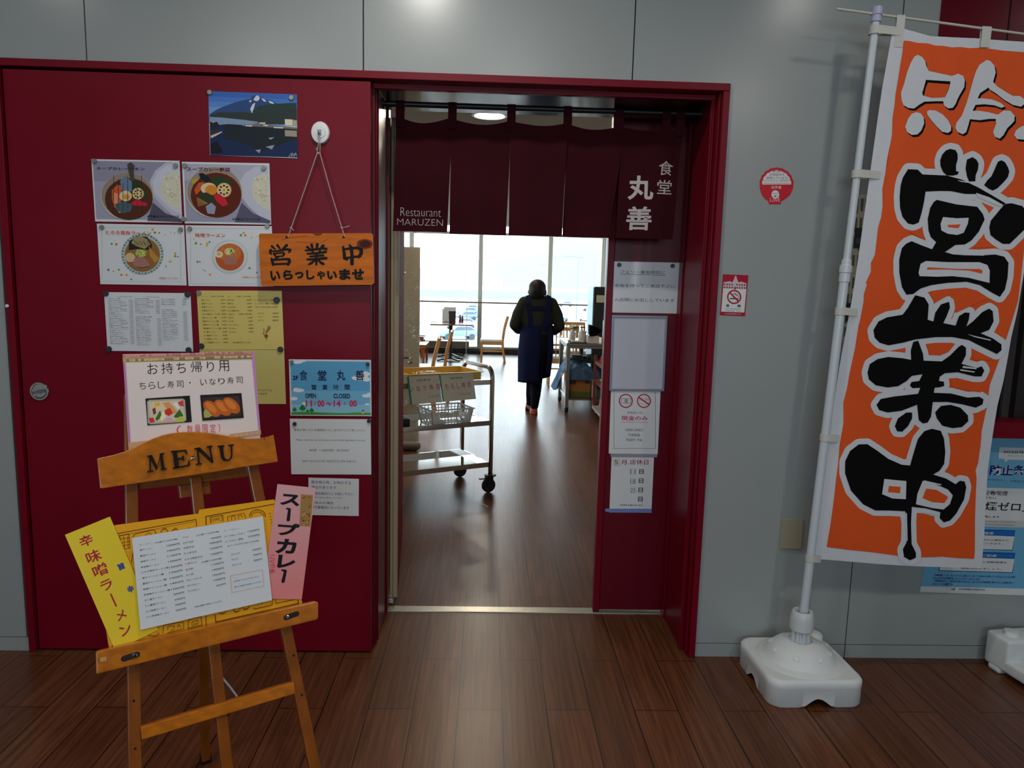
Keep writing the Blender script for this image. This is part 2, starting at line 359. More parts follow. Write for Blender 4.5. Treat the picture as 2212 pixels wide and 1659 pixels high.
# left red door leaf, flush with the wall
dl = B().box(XL + 0.033, -0.4315, 0.0, 0.04, 0.008, ZT - 0.0335)
door = dl.build('door_1', RED, bevel=0.0015, seg=1); struct(door, 'large red steel door covered with notices, ring pull at its left')
struct(B().box(XL + 0.02, -0.4315, 0.045, 0.06, 0.0, ZT - 0.02).build('trim_5', BLK), 'black backing sheet painting the shade in the gap around the red door')  # black sheet, the gap's shade is put into its colour
hc = W(86, 845, -0.001); hx, hz = hc.x, hc.z
hb = B().lathe([(0.0345, 0.0), (0.0345, 0.004), (0.0325, 0.0065), (0.0275, 0.0065), (0.026, 0.002), (0.0, 0.002)], (hx, 0, hz), 40, 0, (0, -1, 0), cap=False)
hd = hb.build('ring_pull', CHROME, door, smooth=35)
k = B(); k.prism([(-0.024, -0.004), (-0.002, 0.006), (0.024, 0.008), (0.022, 0.0), (0.004, -0.008), (-0.022, -0.009)], 0.003, 0.008, lambda p, t: Vector((hx + p[0], -t, hz + p[1])))
k.tube([(hx + 0.0245 * cos(t), -0.005, hz + 0.0245 * sin(t)) for t in (pi * 1.02 + pi * 1.05 * i / 16 for i in range(17))], 0.0017, 6)
k.lathe([(0.008, 0.002), (0.008, 0.005), (0, 0.005)], (hx + 0.002, 0, hz - 0.001), 16, 0, (0, -1, 0))
k.build('handle', M('satin nickel', (150, 155, 155), 0.3, 0.9), hd, smooth=35)
# fixed red panel on the right of the inner doorway
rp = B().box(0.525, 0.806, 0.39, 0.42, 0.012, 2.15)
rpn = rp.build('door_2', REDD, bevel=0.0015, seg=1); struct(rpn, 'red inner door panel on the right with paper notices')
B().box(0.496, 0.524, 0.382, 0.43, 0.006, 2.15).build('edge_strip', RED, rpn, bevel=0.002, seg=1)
# inner door leaf, swung open into the restaurant, seen edge on
d3 = B(); H0, H1 = Vector((-0.385, 0.476, 0)), Vector((-0.458, 1.30, 0))
dd = (H1 - H0).normalized(); dn = Vector((-dd.y, dd.x, 0))      # points left
d3.prism([H0, H1, H1 + dn * 0.018, H0 + dn * 0.018], 0.03, 2.12, lambda p, t: p + Vector((0, 0, t)))
dleaf = d3.build('door_3', M('matt red paint', (120, 8, 34), 0.7, spec=0.12)); struct(dleaf, 'red inner door leaf standing open, seen almost edge on')
e = B(); e.box(-0.4045, -0.385, 0.452, 0.475, 0.03, 2.12); e.box(-0.4185, -0.4055, 0.458, 0.475, 0.03, 2.12)
e.build('edge_strip', M('cream painted edge', (176, 160, 128), 0.45), dleaf, bevel=0.002, seg=1)
e = B(); e.box(-0.424, -0.400, 0.43, 0.451, 0.012, 0.03).box(-0.42, -0.405, 0.44, 0.451, 0.03, 0.045); e.build('floor_hinge', ALU, dleaf, bevel=0.002)
e = B(); e.box(-0.424, -0.4188, 0.46, 0.475, 0.92, 0.94).box(-0.424, -0.4188, 0.46, 0.475, 1.0, 1.02); e.build('latch', CHROME, dleaf, bevel=0.002)
hk_ = W(884, 778, 0.9); B().tube([(hk_.x - .03, .9, hk_.z + .01), (hk_.x, .9, hk_.z + .012), (hk_.x + .016, .9, hk_.z + .004), (hk_.x + .014, .9, hk_.z - .012), (hk_.x, .9, hk_.z - .014), (hk_.x - .008, .9, hk_.z - .006)], 0.0035, 8).build('coat_hook', CHROME, dleaf, smooth=50)
cj = B().box(-0.445, -0.430, 0.50, 0.56, 0, 2.13); struct(cj.build('trim_6', M('cream door lining', (190, 174, 140), 0.5)), 'cream lining beside the open inner door')
# far window wall of the restaurant
WY = 12.5
fw = B().box(-4.3, 2.55, WY, WY + 0.12, 0, 0.10, 0).box(-4.3, 2.55, WY, WY + 0.12, 2.6, HC, 1)
struct(fw.build('wall_far', [M('black sill wall', (26, 26, 30), 0.4), WHITE]), 'low black sill wall under the restaurant windows')
FR = M('cream window frame', (226, 222, 208), 0.5); GLASS = glass_mat()
xs = [-4.2, -3.0, -1.58, -0.175, 1.247, 2.34]
for i, (a, b_) in enumerate(zip(xs[:-1], xs[1:])):
    wn = B().box(b_ - 0.042, b_ + 0.042, WY - 0.03, WY + 0.09, 0.10, 2.62).box(a + 0.042, b_ - 0.042, WY, WY + 0.08, 2.42, 2.47).box(a + 0.042, b_ - 0.042, WY, WY + 0.08, 0.10, 0.14).build('window_%d' % (i + 1), FR, bevel=0.004, seg=1)
    struct(wn, 'tall restaurant window with cream frame, number %d from the left' % (i + 1))
    B().box(a + 0.042, b_ - 0.042, WY + 0.035, WY + 0.041, 0.14, 2.62).build('pane', GLASS, wn)
for i, (a, b_) in enumerate(((5.0, 7.5), (7.5, 10.0), (10.0, 12.45))):  # out of view side windows, added to raise the restaurant's daylight
    wn = B().box(-4.28, -4.2, b_ - 0.05, b_ + 0.05, 0.3, 2.55).box(-4.28, -4.2, a + .05, b_ - .05, 0.3, 0.35).build('window_%d' % (i + 8), FR); struct(wn, 'unseen side window added to light the restaurant, number %d from the door' % (i + 1))
    B().box(-4.245, -4.24, a + 0.05, b_ - 0.05, 0.35, 2.55).build('pane', GLASS, wn)
# handrail in front of the windows
hr = thing('handrail', 'thin handrail with glass panels and slim posts along the windows', 'handrail', (0, 12.15, 0))
B().tube([(-4.1, 12.15, 1.06), (2.3, 12.15, 1.06)], 0.015, 10).build('rail', M('brown rail', (120, 110, 98), 0.4), hr, smooth=40)
for x in (-3.1, -1.75, -0.43, 0.9, 2.2):
    B().tube([(x, 12.15, 0.0), (x, 12.15, 1.06)], 0.008, 8).lathe([(0.035, 0), (0.035, 0.012), (0, 0.012)], (x, 12.15, 0), 14).build('post', ALU, hr, smooth=40)
for a, b_ in ((-3.06, -1.79), (-1.71, -0.47), (-0.39, 0.86), (0.94, 2.16)):
    B().box(a, b_, 12.147, 12.153, 0.08, 1.02).build('glass_panel', GLASS, hr)
# counter opening at the right end of the hall wall
co = B().box(1.587, 4.2, -0.005, 0.06, 2.12, HC).box(1.587, 1.68, -0.005, 0.06, 0.99, 2.12)
co.box(1.835, 1.839, -0.007, 0.0, 2.12, HC, 1)
struct(co.build('trim_7', [REDD, BLK]), 'red header panel over the shuttered counter window')
sl = B().box(1.587, 4.2, -0.10, 0.06, 0.925, 0.985); struct(sl.build('trim_8', RED, bevel=0.003), 'red sill of the shuttered counter window')
DKF = M('dark bronze frame', (30, 24, 24), 0.35)
cw = B().box(1.68, 2.03, 0.03, 0.06, 0.985, 2.12, 0).box(2.03, 2.07, 0.0, 0.07, 0.985, 2.12, 1).box(1.985, 1.995, 0.02, 0.04, 0.985, 2.12, 1).box(2.07, 4.2, 0.05, 0.08, 0.985, 2.12, 2).box(2.6, 2.63, 0.02, 0.06, 0.985, 2.12, 1)
struct(cw.build('window_6', [M('grey shutter edge', (72, 64, 62), 0.4), DKF, M('dark brown shutter', (58, 40, 40), 0.4)]), 'dark shuttered counter window above the red sill')
# white wall plate
p0, p1 = W(1687, 1120), W(1727, 1185)
pl = B().box(p0.x + 0.002, p1.x + 0.004, -0.008, 0.0, p1.z, p0.z).build('wall_plate', M('beige plastic', (166, 158, 132), 0.4), bevel=0.003); tag(pl, 'blank beige plastic cover plate low on the white wall', 'wall plate')
# bright pin left of the casing
pn = W(16, 661, -0.012); tag(B().lathe([(0.006, -0.001), (0.006, 0.004), (0.004, 0.006), (0, 0.006)], pn, 14, 0, (0, -1, 0)).build('push_pin', PLW, smooth=40), 'small white pin in the left edge of the red casing', 'pin')
# hall downlights (recessed) and restaurant ceiling lamps
def lamp(name, label, x, y, z, r, watt, col, group, disc=6.0):
    t = thing(name, label, 'ceiling lamp', (x, y, z), 0, group)
    B().lathe([(r + 0.02, 0.0), (r + 0.02, -0.006), (r, -0.008), (r - 0.004, 0.0)], (x, y, z), 28, cap=False).build('trim_ring', PLW, t, smooth=40)
    B().lathe([(r - 0.002, -0.0012), (r - 0.002, -0.0022)], (x, y, z), 28).build('diffuser', M('lamp diffuser %s' % name, tuple(int(255 * c) for c in col), 0.5, emit=disc), t)
    area(name + '_light', (x, y, z - 0.012), (0, 0, 0), 2 * r, 2 * r, watt, col, shape='DISK')
for i, x in enumerate((-3.3, -1.97, -0.31, 1.39, 2.7)):
    lamp('downlight', 'recessed hall downlight above the notices, number %d along the wall' % (i + 1), x, -0.86, HC, 0.06, HALL_LAMP * (.4, .45, 2.4, .5, .5)[i], (1.0, 0.96, 0.90), 'hall downlights')
for i, x in enumerate((-1.5, 0.1, 1.7)):  # unseen row, added to brighten the easel and banner fronts
    lamp('downlight', 'unseen hall downlight added behind the viewer as fill, number %d' % (i + 1), x, -2.5, HC, 0.06, HALL_LAMP * 2.2, (1.0, 0.96, 0.90), 'hall downlights')
for y in (2.75, 3.9, 5.8, 7.7):
    lamp('ceiling_lamp', 'round restaurant ceiling lamp, middle row, %.1f metres in' % y, -0.02, y, HC - 0.16, 0.11, ROOM_LAMP, (1.0, 0.90, 0.74), 'restaurant ceiling lamps', 22.0)
for y in (3.9, 7.7):
    lamp('ceiling_lamp', 'round restaurant ceiling lamp, left row, %.1f metres in' % y, -2.2, y, HC - 0.16, 0.11, ROOM_LAMP, (1.0, 0.90, 0.74), 'restaurant ceiling lamps', 22.0)
# ================================================================== NOREN
rod = B().tube([(-0.425, 0.215, 2.118), (0.81, 0.215, 2.118)], 0.011, 12).lathe([(0.02, 0), (0.02, 0.012)], (-0.425, 0.215, 2.118), 14, 0, (1, 0, 0)).lathe([(0.02, 0), (0.02, -0.012)], (0.806, 0.215, 2.118), 14, 0, (1, 0, 0)).build('curtain_rod', BLACK, smooth=40)
tag(rod, 'black rod across the recess carrying the maroon cloth curtain', 'curtain rod')
CLOTH = M('maroon cotton', (58, 16, 24), 0.9, spec=0.1, noise=0.08, scale=6, bump=0.35, bscale=420)
PRINT = M('grey curtain print', (196, 186, 186), 0.7)
nr = thing('door_curtain', 'short maroon split door curtain with white lettering in the doorway', 'door curtain', (0.2, 0.215, 2.118))
bx = [-0.379, -0.163, 0.068, 0.283, 0.487, 0.723]                  # panel edges at the hem
tx = [-0.366, -0.155, 0.072, 0.290, 0.505, 0.737]
def cloth_pt(i, u, z, off=0.0):                                    # a point on panel i, u 0..1 across
    t = (z - 1.64) / (2.075 - 1.64); a = bx[i] + (tx[i] - bx[i]) * t; b_ = bx[i + 1] + (tx[i + 1] - bx[i + 1]) * t
    gap = 0.0045 * max(0, min(1, (1.93 - z) / 0.25)); a += gap * (i > 0) * (1.0 if i < 3 else 0.4); b_ -= gap * (i < 4) * (1.0 if i < 2 else 0.4)
    if i == 4: a += 0.006 * max(0, (1.93 - z) / 0.29)
    if i == 3: b_ -= 0.016 * max(0, (1.93 - z) / 0.29)
    y = 0.205 + 0.006 * sin(u * 7 + i * 1.7) + 0.010 * (1 - t) * sin(i * 2.1 + 1) + 0.004 * sin(z * 23 + i * 2)
    return Vector((a + (b_ - a) * u, y - off, z))
hem = [1.641, 1.636, 1.636, 1.637, 1.638]
for i in range(5):
    b = B(); nu, nz = 12, 20; sag = (0.026, 0.022, 0.012, 0.016, 0.012)[i]
    g = []
    for side in (0, 1):
        for j in range(nz + 1):
            for q in range(nu + 1):
                u = q / nu; top = 2.074 - sag * sin(pi * u) - 0.004 * i
                z = hem[i] + (top - hem[i]) * j / nz
                b.v.append(cloth_pt(i, u, z, 0.0008 if side else 0.0))
    N1 = (nu + 1) * (nz + 1)
    for side in (0, 1):
        for j in range(nz):
            for q in range(nu):
                a = side * N1 + j * (nu + 1) + q; f_ = [a, a + 1, a + nu + 2, a + nu + 1]
                b.f.append(f_ if side else f_[::-1]); b.m.append(0)
    b.build('cloth_panel', CLOTH, nr, smooth=60, recalc=False)
for k, x in enumerate((-0.366, -0.153, 0.073, 0.290, 0.490, 0.672, 0.726)):
    b = B(); wdt = 0.016; z0 = 2.03; yy = 0.2
    prof = [(yy - 0.002, z0), (yy, 2.09), (0.215 - 0.013, 2.118), (0.215, 2.132), (0.215 + 0.013, 2.118), (yy + 0.012, 2.09), (yy + 0.01, z0)]
    xx = x + (0.014 if k == 0 else 0); dx = 0.0
    b.rings([[Vector((xx - wdt, y, z)), Vector((xx + wdt, y, z)), Vector((xx + wdt, y + 0.0012, z)), Vector((xx - wdt, y + 0.0012, z))] for y, z in prof]).build('hanging_loop', CLOTH, nr)
def cloth_text(i, body, x0, y0, x1, y1, bold, mt=PRINT):            # lettering lying on panel i
    vs, fs, gx0, gx1, gy0, gy1 = glyphs(body, bold); P0, P1 = W(x0, y0, 0.2), W(x1, y1, 0.2)
    b = B()
    out = []
    for v in vs:
        x = P0.x + (v.x - gx0) / (gx1 - gx0) * (P1.x - P0.x); z = P1.z + (v.y - gy0) / (gy1 - gy0) * (P0.z - P1.z)
        t = (z - 1.64) / 0.435; a = bx[i] + (tx[i] - bx[i]) * t; c = bx[i + 1] + (tx[i + 1] - bx[i + 1]) * t
        u = (x - a) / (c - a); p = cloth_pt(i, u, z, 0.0022); out.append(Vector((x, p.y, z)))
    b.add(out, fs); return b
lt = B()
for args in ((0, 'Restaurant', 864, 447, 952, 468, -0.018), (0, 'MARUZEN', 857, 471, 956, 488, -0.02)): q = cloth_text(*args); lt.add(q.v, q.f)
for args in ((4, '食', 1424, 347, 1454, 379, 0.004), (4, '堂', 1420, 388, 1451, 420, 0.004), (4, '丸', 1358, 378, 1410, 433, 0.028), (4, '善', 1355, 445, 1406, 498, 0.02)): q = cloth_text(*args); lt.add(q.v, q.f)
lt.build('lettering', PRINT, nr, recalc=False)
# ================================================================== NOTICES ON THE RED DOOR
DY = -0.0022                                   # face of the door paper
RD = (176, 40, 60); DK = (24, 24, 28); NV = (24, 34, 96)
MAGP = {}
def magnet(px, py, where, dark=False, r=0.0085, Y=None, grp='magnets on the door notices'):
    k = (dark, r)
    Y = DY if Y is None else Y
    if k not in MAGP:
        o = B().lathe([(r, 0), (r, 0.0042), (r * 0.9, 0.0054), (0, 0.0054)], (0, 0, 0), 20, 0, (0, -1, 0)).build('round_magnet', M('dark magnet', (44, 48, 54), 0.4) if dark else M('silver magnet', (150, 150, 142), 0.35, 0.6), smooth=40); MAGP[k] = o
    else: o = MAGP[k].copy(); link(o)
    o.location = W(px, py, Y - 0.0022)
    return tag(o, ('dark' if dark else 'silver') + ' round magnet ' + where, 'magnet', grp)
c2 = K(180, 180, 3.606)
# mountain photograph ------------------------------------------------
s = Sheet('photo_print', 'laminated photo of a snowy mountain over a harbour, high on the red door', 'photo', c2((972, 60), (1660, 88), (1673, 582), (990, 562)), Y=DY, mat=LAMI)
s.part('picture')
for i, c in enumerate([(62, 108, 186), (76, 122, 198), (92, 136, 206), (112, 154, 214)]): s.urect(0, i * .08, 1, .5, c)
s.poly(c2((985, 240), (1040, 205), (1110, 175), (1180, 150), (1250, 130), (1300, 122), (1320, 100), (1356, 90), (1380, 105), (1410, 122), (1445, 128), (1480, 140), (1510, 158), (1560, 160), (1660, 155), (1662, 300), (985, 300)), (52, 78, 128))
for q in ([(1325, 130), (1340, 105), (1356, 92), (1375, 108), (1370, 130), (1350, 140)], [(1300, 200), (1318, 165), (1340, 150), (1330, 190), (1315, 235)], [(1385, 115), (1410, 124), (1430, 145), (1405, 140)], [(1440, 135), (1475, 145), (1490, 162), (1455, 155)], [(1290, 140), (1310, 128), (1305, 150)]): s.poly(c2(*q), (214, 220, 230))
s.poly(c2((1320, 215), (1370, 175), (1460, 165), (1580, 155), (1661, 152), (1664, 300), (1320, 300)), (46, 66, 64))
s.poly(c2((985, 250), (1060, 225), (1150, 228), (1250, 222), (1320, 235), (1420, 225), (1540, 210), (1664, 195), (1666, 320), (986, 320)), (52, 62, 60))
s.poly(c2((986, 262), (1090, 268), (1250, 285), (1360, 300), (1360, 330), (988, 330)), (134, 156, 186))
s.poly(c2((986, 330), (1200, 328), (1500, 345), (1667, 352), (1672, 578), (990, 560)), (30, 46, 84))
s.poly(c2((1100, 335), (1300, 338), (1667, 355), (1668, 430), (1560, 470), (1460, 500), (1370, 545), (1320, 500), (1200, 450), (1100, 430)), (34, 42, 48))
for q in ([(1340, 520), (1372, 545), (1385, 515)], [(1420, 495), (1490, 480), (1470, 515)], [(1440, 425), (1490, 420), (1460, 440)]): s.poly(c2(*q), (150, 160, 176))
s.poly(c2((1570, 280), (1630, 282), (1632, 330), (1572, 328)), (226, 218, 192)); s.poly(c2((1632, 284), (1664, 290), (1665, 340), (1634, 332)), (180, 172, 150))
s.poly(c2((1570, 365), (1664, 370), (1665, 418), (1572, 412)), (160, 156, 140))
s.poly(c2((1250, 320), (1320, 322), (1350, 310), (1420, 300), (1425, 322), (1667, 345), (1667, 360), (1480, 345), (1250, 332)), (120, 116, 110))
for x, y, w_ in ((1260, 326, 60), (1370, 305, 50), (1480, 340, 80), (1400, 322, 40)): s.poly(c2((x, y), (x + w_, y + 3), (x + w_ - 6, y + 12), (x + 6, y + 9)), (224, 220, 208))
s.poly(c2((988, 300), (1010, 310), (1040, 300), (1060, 325), (1130, 318), (1240, 325), (1240, 335), (988, 338)), (36, 40, 46))
s.poly(c2((990, 370), (1050, 360), (1084, 372), (1060, 405), (1000, 425), (991, 440)), (60, 54, 56)); s.poly(c2((990, 410), (1084, 374), (1080, 384), (1000, 428)), (206, 200, 190))
s.poly(c2((992, 470), (1040, 455), (1075, 500), (1090, 540), (992, 545)), (22, 26, 34))
for a in ((1000, 300, 1006, 370), (1030, 310, 1026, 365), (1045, 300, 1050, 360)): s.stroke(c2((a[0], a[1]), (a[2], a[3])), .8, (30, 30, 34))
for i in range(9): s.stroke(c2((1600 + i * 7, 572 - (i % 3) * 12), (1608 + i * 7, 566 - (i % 4) * 8)), .9, (196, 204, 220))
s.done()
magnet(*c2(986, 71), 'at the top left corner of the mountain photo'); magnet(*c2(1622, 113), 'near the top right corner of the mountain photo')
# two soup curry prints ------------------------------------------------
SOUP = (96, 34, 16)
def bowl(s, x, y, rx, ry, soup, rim=(196, 186, 170)):
    s.ell(x, y, rx, ry, rim); s.ell(x, y - 2, rx * .965, ry * .955, (150, 136, 122)); s.ell(x + 4, y + 6, rx * .90, ry * .88, soup)
def lotus(s, x, y, r):
    s.ell(x, y, r, r * .98, (208, 178, 116)); s.ell(x, y, r * .86, r * .84, (226, 202, 146))
    for i in range(8): s.ell(x + r * .58 * cos(i * pi / 4), y + r * .58 * sin(i * pi / 4), r * .15, r * .15, (70, 50, 24), 12)
    s.ell(x, y, r * .1, r * .1, (70, 50, 24), 10)
def rice(s, pts):
    s.poly(c2(*pts), (214, 210, 186)); rnd = random.Random(4)
    xs_ = [p[0] for p in pts]; ys_ = [p[1] for p in pts]
    for i in range(46):
        x = rnd.uniform(min(xs_) + 22, max(xs_) - 8); y = rnd.uniform(min(ys_) + 30, max(ys_) - 60); s.ell(*c2(x, y), 2.6, 1.6, rnd.choice([(232, 230, 212), (196, 190, 160), (222, 218, 196)]), 8, rot=rnd.uniform(0, 3))
s = Sheet('menu_print', 'laminated chicken soup curry picture, upper left of the four dish prints', 'menu print', c2((64, 590), (747, 604), (775, 1087), (92, 1077)), Y=DY, mat=LAMI, group='dish pictures on the red door')
s.part('picture'); s.urect(.015, .025, .985, .96, (162, 160, 182)); s.urect(.015, .025, .985, .35, (146, 144, 166))
s.poly(c2((520, 760), (560, 680), (640, 620), (746, 612), (770, 1060), (690, 1020), (600, 940), (540, 870)), (188, 190, 208)); s.poly(c2((540, 770), (580, 690), (650, 640), (747, 630), (766, 1020), (690, 985), (610, 910), (555, 850)), (204, 206, 220))
rice(s, [(605, 830), (610, 770), (650, 715), (700, 698), (748, 700), (760, 985), (700, 965), (650, 930), (620, 890)])
s.poly(c2((500, 1070), (545, 930), (640, 1010), (768, 1060), (770, 1082)), (84, 80, 100))
bowl(s, *c2(343, 880), 57.5, 51.5, (84, 44, 26))
s.poly(c2((350, 800), (420, 760), (490, 830), (500, 900), (420, 860), (360, 840)), (38, 62, 32)); s.poly(c2((225, 830), (270, 790), (300, 800), (300, 900), (280, 1000), (240, 960), (225, 900)), (206, 92, 44))
s.poly(c2((240, 850), (275, 860), (270, 960), (300, 1000), (330, 1010), (280, 1010), (240, 930)), (226, 150, 110)); s.poly(c2((290, 760), (330, 720), (385, 770), (385, 840), (330, 850), (300, 830)), (104, 128, 156))
s.ell(*c2(332, 878), 13.5, 11.5, (222, 204, 160)); s.ell(*c2(340, 885), 7, 5.5, (224, 150, 50)); lotus(s, *c2(428, 860), 13)
s.poly(c2((375, 930), (420, 905), (495, 935), (500, 955), (440, 955), (385, 950)), (200, 34, 56)); s.poly(c2((250, 940), (330, 920), (390, 950), (370, 1000), (300, 1010), (260, 985)), (72, 96, 104))
for i in range(7): s.stroke(c2((240 + i * 36, 720 + (i % 3) * 30), (238 + i * 37, 1010 - (i % 2) * 40)), 1.1, (60, 48, 46))
s.poly(c2((345, 630), (375, 615), (402, 640), (396, 690), (402, 760), (372, 760), (352, 670)), (78, 66, 58))
s.part('lettering').text('スープカレーチキン', *c2(103, 650), *c2(482, 678), (26, 18, 50), .012); s.text('※写真はイメージです', *c2(500, 1026), *c2(750, 1048), (26, 18, 50), .012); s.done()
s = Sheet('menu_print', 'laminated vegetable soup curry picture, upper right of the four dish prints', 'menu print', c2((766, 610), (1447, 625), (1466, 1100), (792, 1092)), Y=DY, mat=LAMI, group='dish pictures on the red door')
s.part('picture'); s.urect(.02, .03, .98, .97, (158, 156, 178)); s.urect(.02, .03, .98, .3, (178, 176, 194))
s.poly(c2((1210, 780), (1260, 700), (1340, 650), (1440, 635), (1460, 1075), (1380, 1040), (1290, 960), (1230, 880)), (196, 198, 214))
rice(s, [(1315, 830), (1322, 770), (1360, 720), (1400, 705), (1440, 706), (1450, 990), (1400, 970), (1350, 930), (1325, 890)])
s.poly(c2((1180, 1080), (1235, 930), (1320, 1010), (1458, 1070), (1460, 1088)), (92, 88, 112))
bowl(s, *c2(1022, 850), 61, 55, SOUP)
s.poly(c2((900, 705), (930, 698), (980, 730), (1000, 760), (960, 770), (915, 745)), (24, 30, 40)); s.poly(c2((990, 740), (1080, 722), (1150, 760), (1160, 800), (1080, 800), (1010, 780)), (40, 66, 34)); s.poly(c2((840, 760), (880, 738), (905, 748), (860, 790)), (190, 160, 50))
s.poly(c2((865, 830), (900, 775), (945, 768), (920, 830), (880, 870)), (206, 90, 40)); s.ell(*c2(978, 820), 17, 12.5, (224, 206, 168)); s.ell(*c2(998, 832), 13, 11, (220, 140, 44)); lotus(s, *c2(1098, 832), 16)
s.poly(c2((1015, 870), (1060, 860), (1110, 900), (1132, 945), (1090, 960), (1040, 920)), (206, 36, 54)); s.poly(c2((900, 860), (960, 850), (1020, 880), (1030, 930), (980, 960), (930, 950), (900, 910)), (52, 58, 34)); s.poly(c2((955, 960), (1000, 930), (1035, 960), (1025, 1020), (970, 1015)), (150, 158, 176))
for i in range(8): s.stroke(c2((890 + i * 9, 890 + i * 5), (900 + i * 10, 960 - i * 3)), 1.4, (176, 132, 70))
s.part('lettering').text('スープカレー野菜', *c2(808, 652), *c2(1148, 690), (96, 20, 50), .014); s.text('※写真はイメージです', *c2(1162, 1048), *c2(1382, 1070), (50, 22, 50), .01); s.done()
# two ramen prints
CONF = [(232, 150, 40), (86, 160, 76), (222, 110, 50), (214, 180, 60), (110, 130, 130)]
def confetti(s, pts):
    for i, (x, y, r) in enumerate(pts):
        X, Y_ = c2(x, y); s.poly([(X - r, Y_), (X, Y_ - r), (X + r, Y_), (X, Y_ + r)], CONF[i % 5])
s = Sheet('menu_print', 'laminated kelp ramen picture with scattered confetti, lower left of the four dish prints', 'menu print', c2((107, 1094), (783, 1104), (808, 1576), (133, 1563)), Y=DY, mat=LAMI, group='dish pictures on the red door')
s.part('picture')
confetti(s, [(540, 1140, 3.4), (558, 1163, 3.4), (592, 1165, 2.4), (638, 1180, 2), (682, 1163, 1.2), (712, 1167, 1.8), (222, 1250, 3), (258, 1254, 3.4), (243, 1223, 1.2), (196, 1452, 3.4), (237, 1464, 2.4), (278, 1452, 2.6), (298, 1492, 3), (337, 1492, 3.6), (375, 1527, 2.4), (717, 1326, 3), (716, 1346, 3), (738, 1350, 2.2), (677, 1388, 3.4), (645, 1425, 1.8)])
x, y = c2(462, 1330); s.ell(x, y, 46, 45, (186, 198, 196))
for i in range(40): s.ell(x + 43 * cos(i * pi / 20), y + 42 * sin(i * pi / 20), 2.4, 2, (84, 120, 116) if i % 2 else (120, 150, 150), 8)
s.ell(x, y + 1, 38, 37, (150, 104, 52)); s.poly(c2((355, 1300), (360, 1230), (420, 1190), (500, 1195), (540, 1260), (530, 1300), (440, 1290)), (40, 40, 34)); s.poly(c2((375, 1245), (400, 1200), (450, 1190), (500, 1215), (525, 1255), (480, 1290), (420, 1270)), (160, 146, 104))
for i in range(16): s.stroke(c2((385 + i * 8, 1215 + (i * 37) % 50), (405 + i * 7, 1235 + (i * 23) % 45)), .9, (96, 84, 54))
s.poly(c2((515, 1270), (560, 1330), (600, 1370), (560, 1400), (520, 1340)), (188, 140, 62)); s.ell(*c2(368, 1357), 11, 10, (214, 184, 140)); s.ell(*c2(452, 1325), 12, 8, (176, 190, 90))
for i in range(9): s.ell(*c2(425 + (i * 29) % 70, 1300 + (i * 17) % 45), 1.8, 1.5, (86, 132, 46) if i % 2 else (220, 222, 150), 8)
s.poly(c2((385, 1400), (410, 1355), (470, 1355), (500, 1380), (525, 1420), (490, 1435), (400, 1425)), (168, 118, 112)); s.stroke(c2((440, 1440), (520, 1425)), 1.5, (120, 74, 60))
s.part('lettering').text('とろろ昆布ラーメン', *c2(178, 1145), *c2(532, 1183), (214, 92, 34), .012); s.text('※写真はイメージです', *c2(592, 1510), *c2(740, 1526), (200, 60, 40), .006)
s.stroke(c2((145, 1140), (145, 1180), (148, 1200)), .5, (190, 196, 200)); s.frame(*c2(150, 1118), *c2(762, 1540), .5, (196, 202, 206)); s.done()
s = Sheet('menu_print', 'laminated miso ramen picture partly behind the wooden sign, lower right of the four dish prints', 'menu print', c2((795, 1106), (1464, 1112), (1490, 1584), (820, 1578)), Y=DY, mat=LAMI, group='dish pictures on the red door')
s.part('picture')
confetti(s, [(1250, 1165, 3), (1228, 1183, 3.4), (1262, 1184, 3), (1311, 1200, 2.2), (1352, 1195, 1), (862, 1213, 1.6), (877, 1246, 3.4), (915, 1254, 2.4), (966, 1250, 3.6), (984, 1236, 2.6), (962, 1265, 2.4), (890, 1390, 3), (909, 1390, 2.2), (936, 1452, 2), (950, 1461, 1.6), (988, 1490, 3), (1296, 1440, 3.2), (1352, 1474, 2.4), (1378, 1412, 2)])
x, y = c2(1142, 1350); s.ell(x, y, 39, 36.5, (196, 202, 204)); s.ell(x + 1, y - 1, 36, 33, (212, 216, 216)); s.ell(x, y + 1, 31, 29.5, (190, 90, 40)); s.ell(*c2(1140, 1320), 25, 20, (204, 112, 56))
s.ell(*c2(1058, 1333), 8.5, 7, (226, 216, 190)); s.ell(*c2(1058, 1330), 4.4, 3.4, (216, 180, 80)); s.poly(c2((1095, 1400), (1110, 1345), (1160, 1340), (1200, 1380), (1195, 1410), (1120, 1415)), (172, 116, 100))
s.ell(*c2(1140, 1310), 11, 8, (200, 206, 130))
for i in range(12): s.ell(*c2(1120 + (i * 29) % 55, 1295 + (i * 17) % 40), 2, 1.5, (70, 116, 40) if i % 2 else (228, 228, 180), 8)
for i in range(10): s.stroke(c2((1090 + i * 14, 1275 + (i * 31) % 40), (1085 + i * 15, 1300 + (i * 23) % 60)), .8, (226, 170, 110))
s.part('lettering').text('味噌ラーメン', *c2(873, 1166), *c2(1108, 1201), (214, 92, 34), .012); s.text('※写真はイメージです', *c2(1240, 1503), *c2(1388, 1518), (200, 60, 40), .006); s.frame(*c2(838, 1128), *c2(1445, 1560), .5, (196, 202, 206)); s.done()
for x, y, wh in ((88, 606, 'at the top left of the chicken curry print'), (720, 643, 'at the top right of the chicken curry print'), (792, 642, 'at the top left of the vegetable curry print'), (1406, 660, 'at the top right of the vegetable curry print'), (784, 1058, 'between the two curry prints at their lower edge'), (145, 1122, 'at the top left of the kelp ramen print'), (759, 1140, 'at the top right of the kelp ramen print'), (830, 1133, 'at the top left of the miso ramen print'), (1434, 1108, 'at the top right of the miso ramen print')): magnet(*c2(x, y), wh)
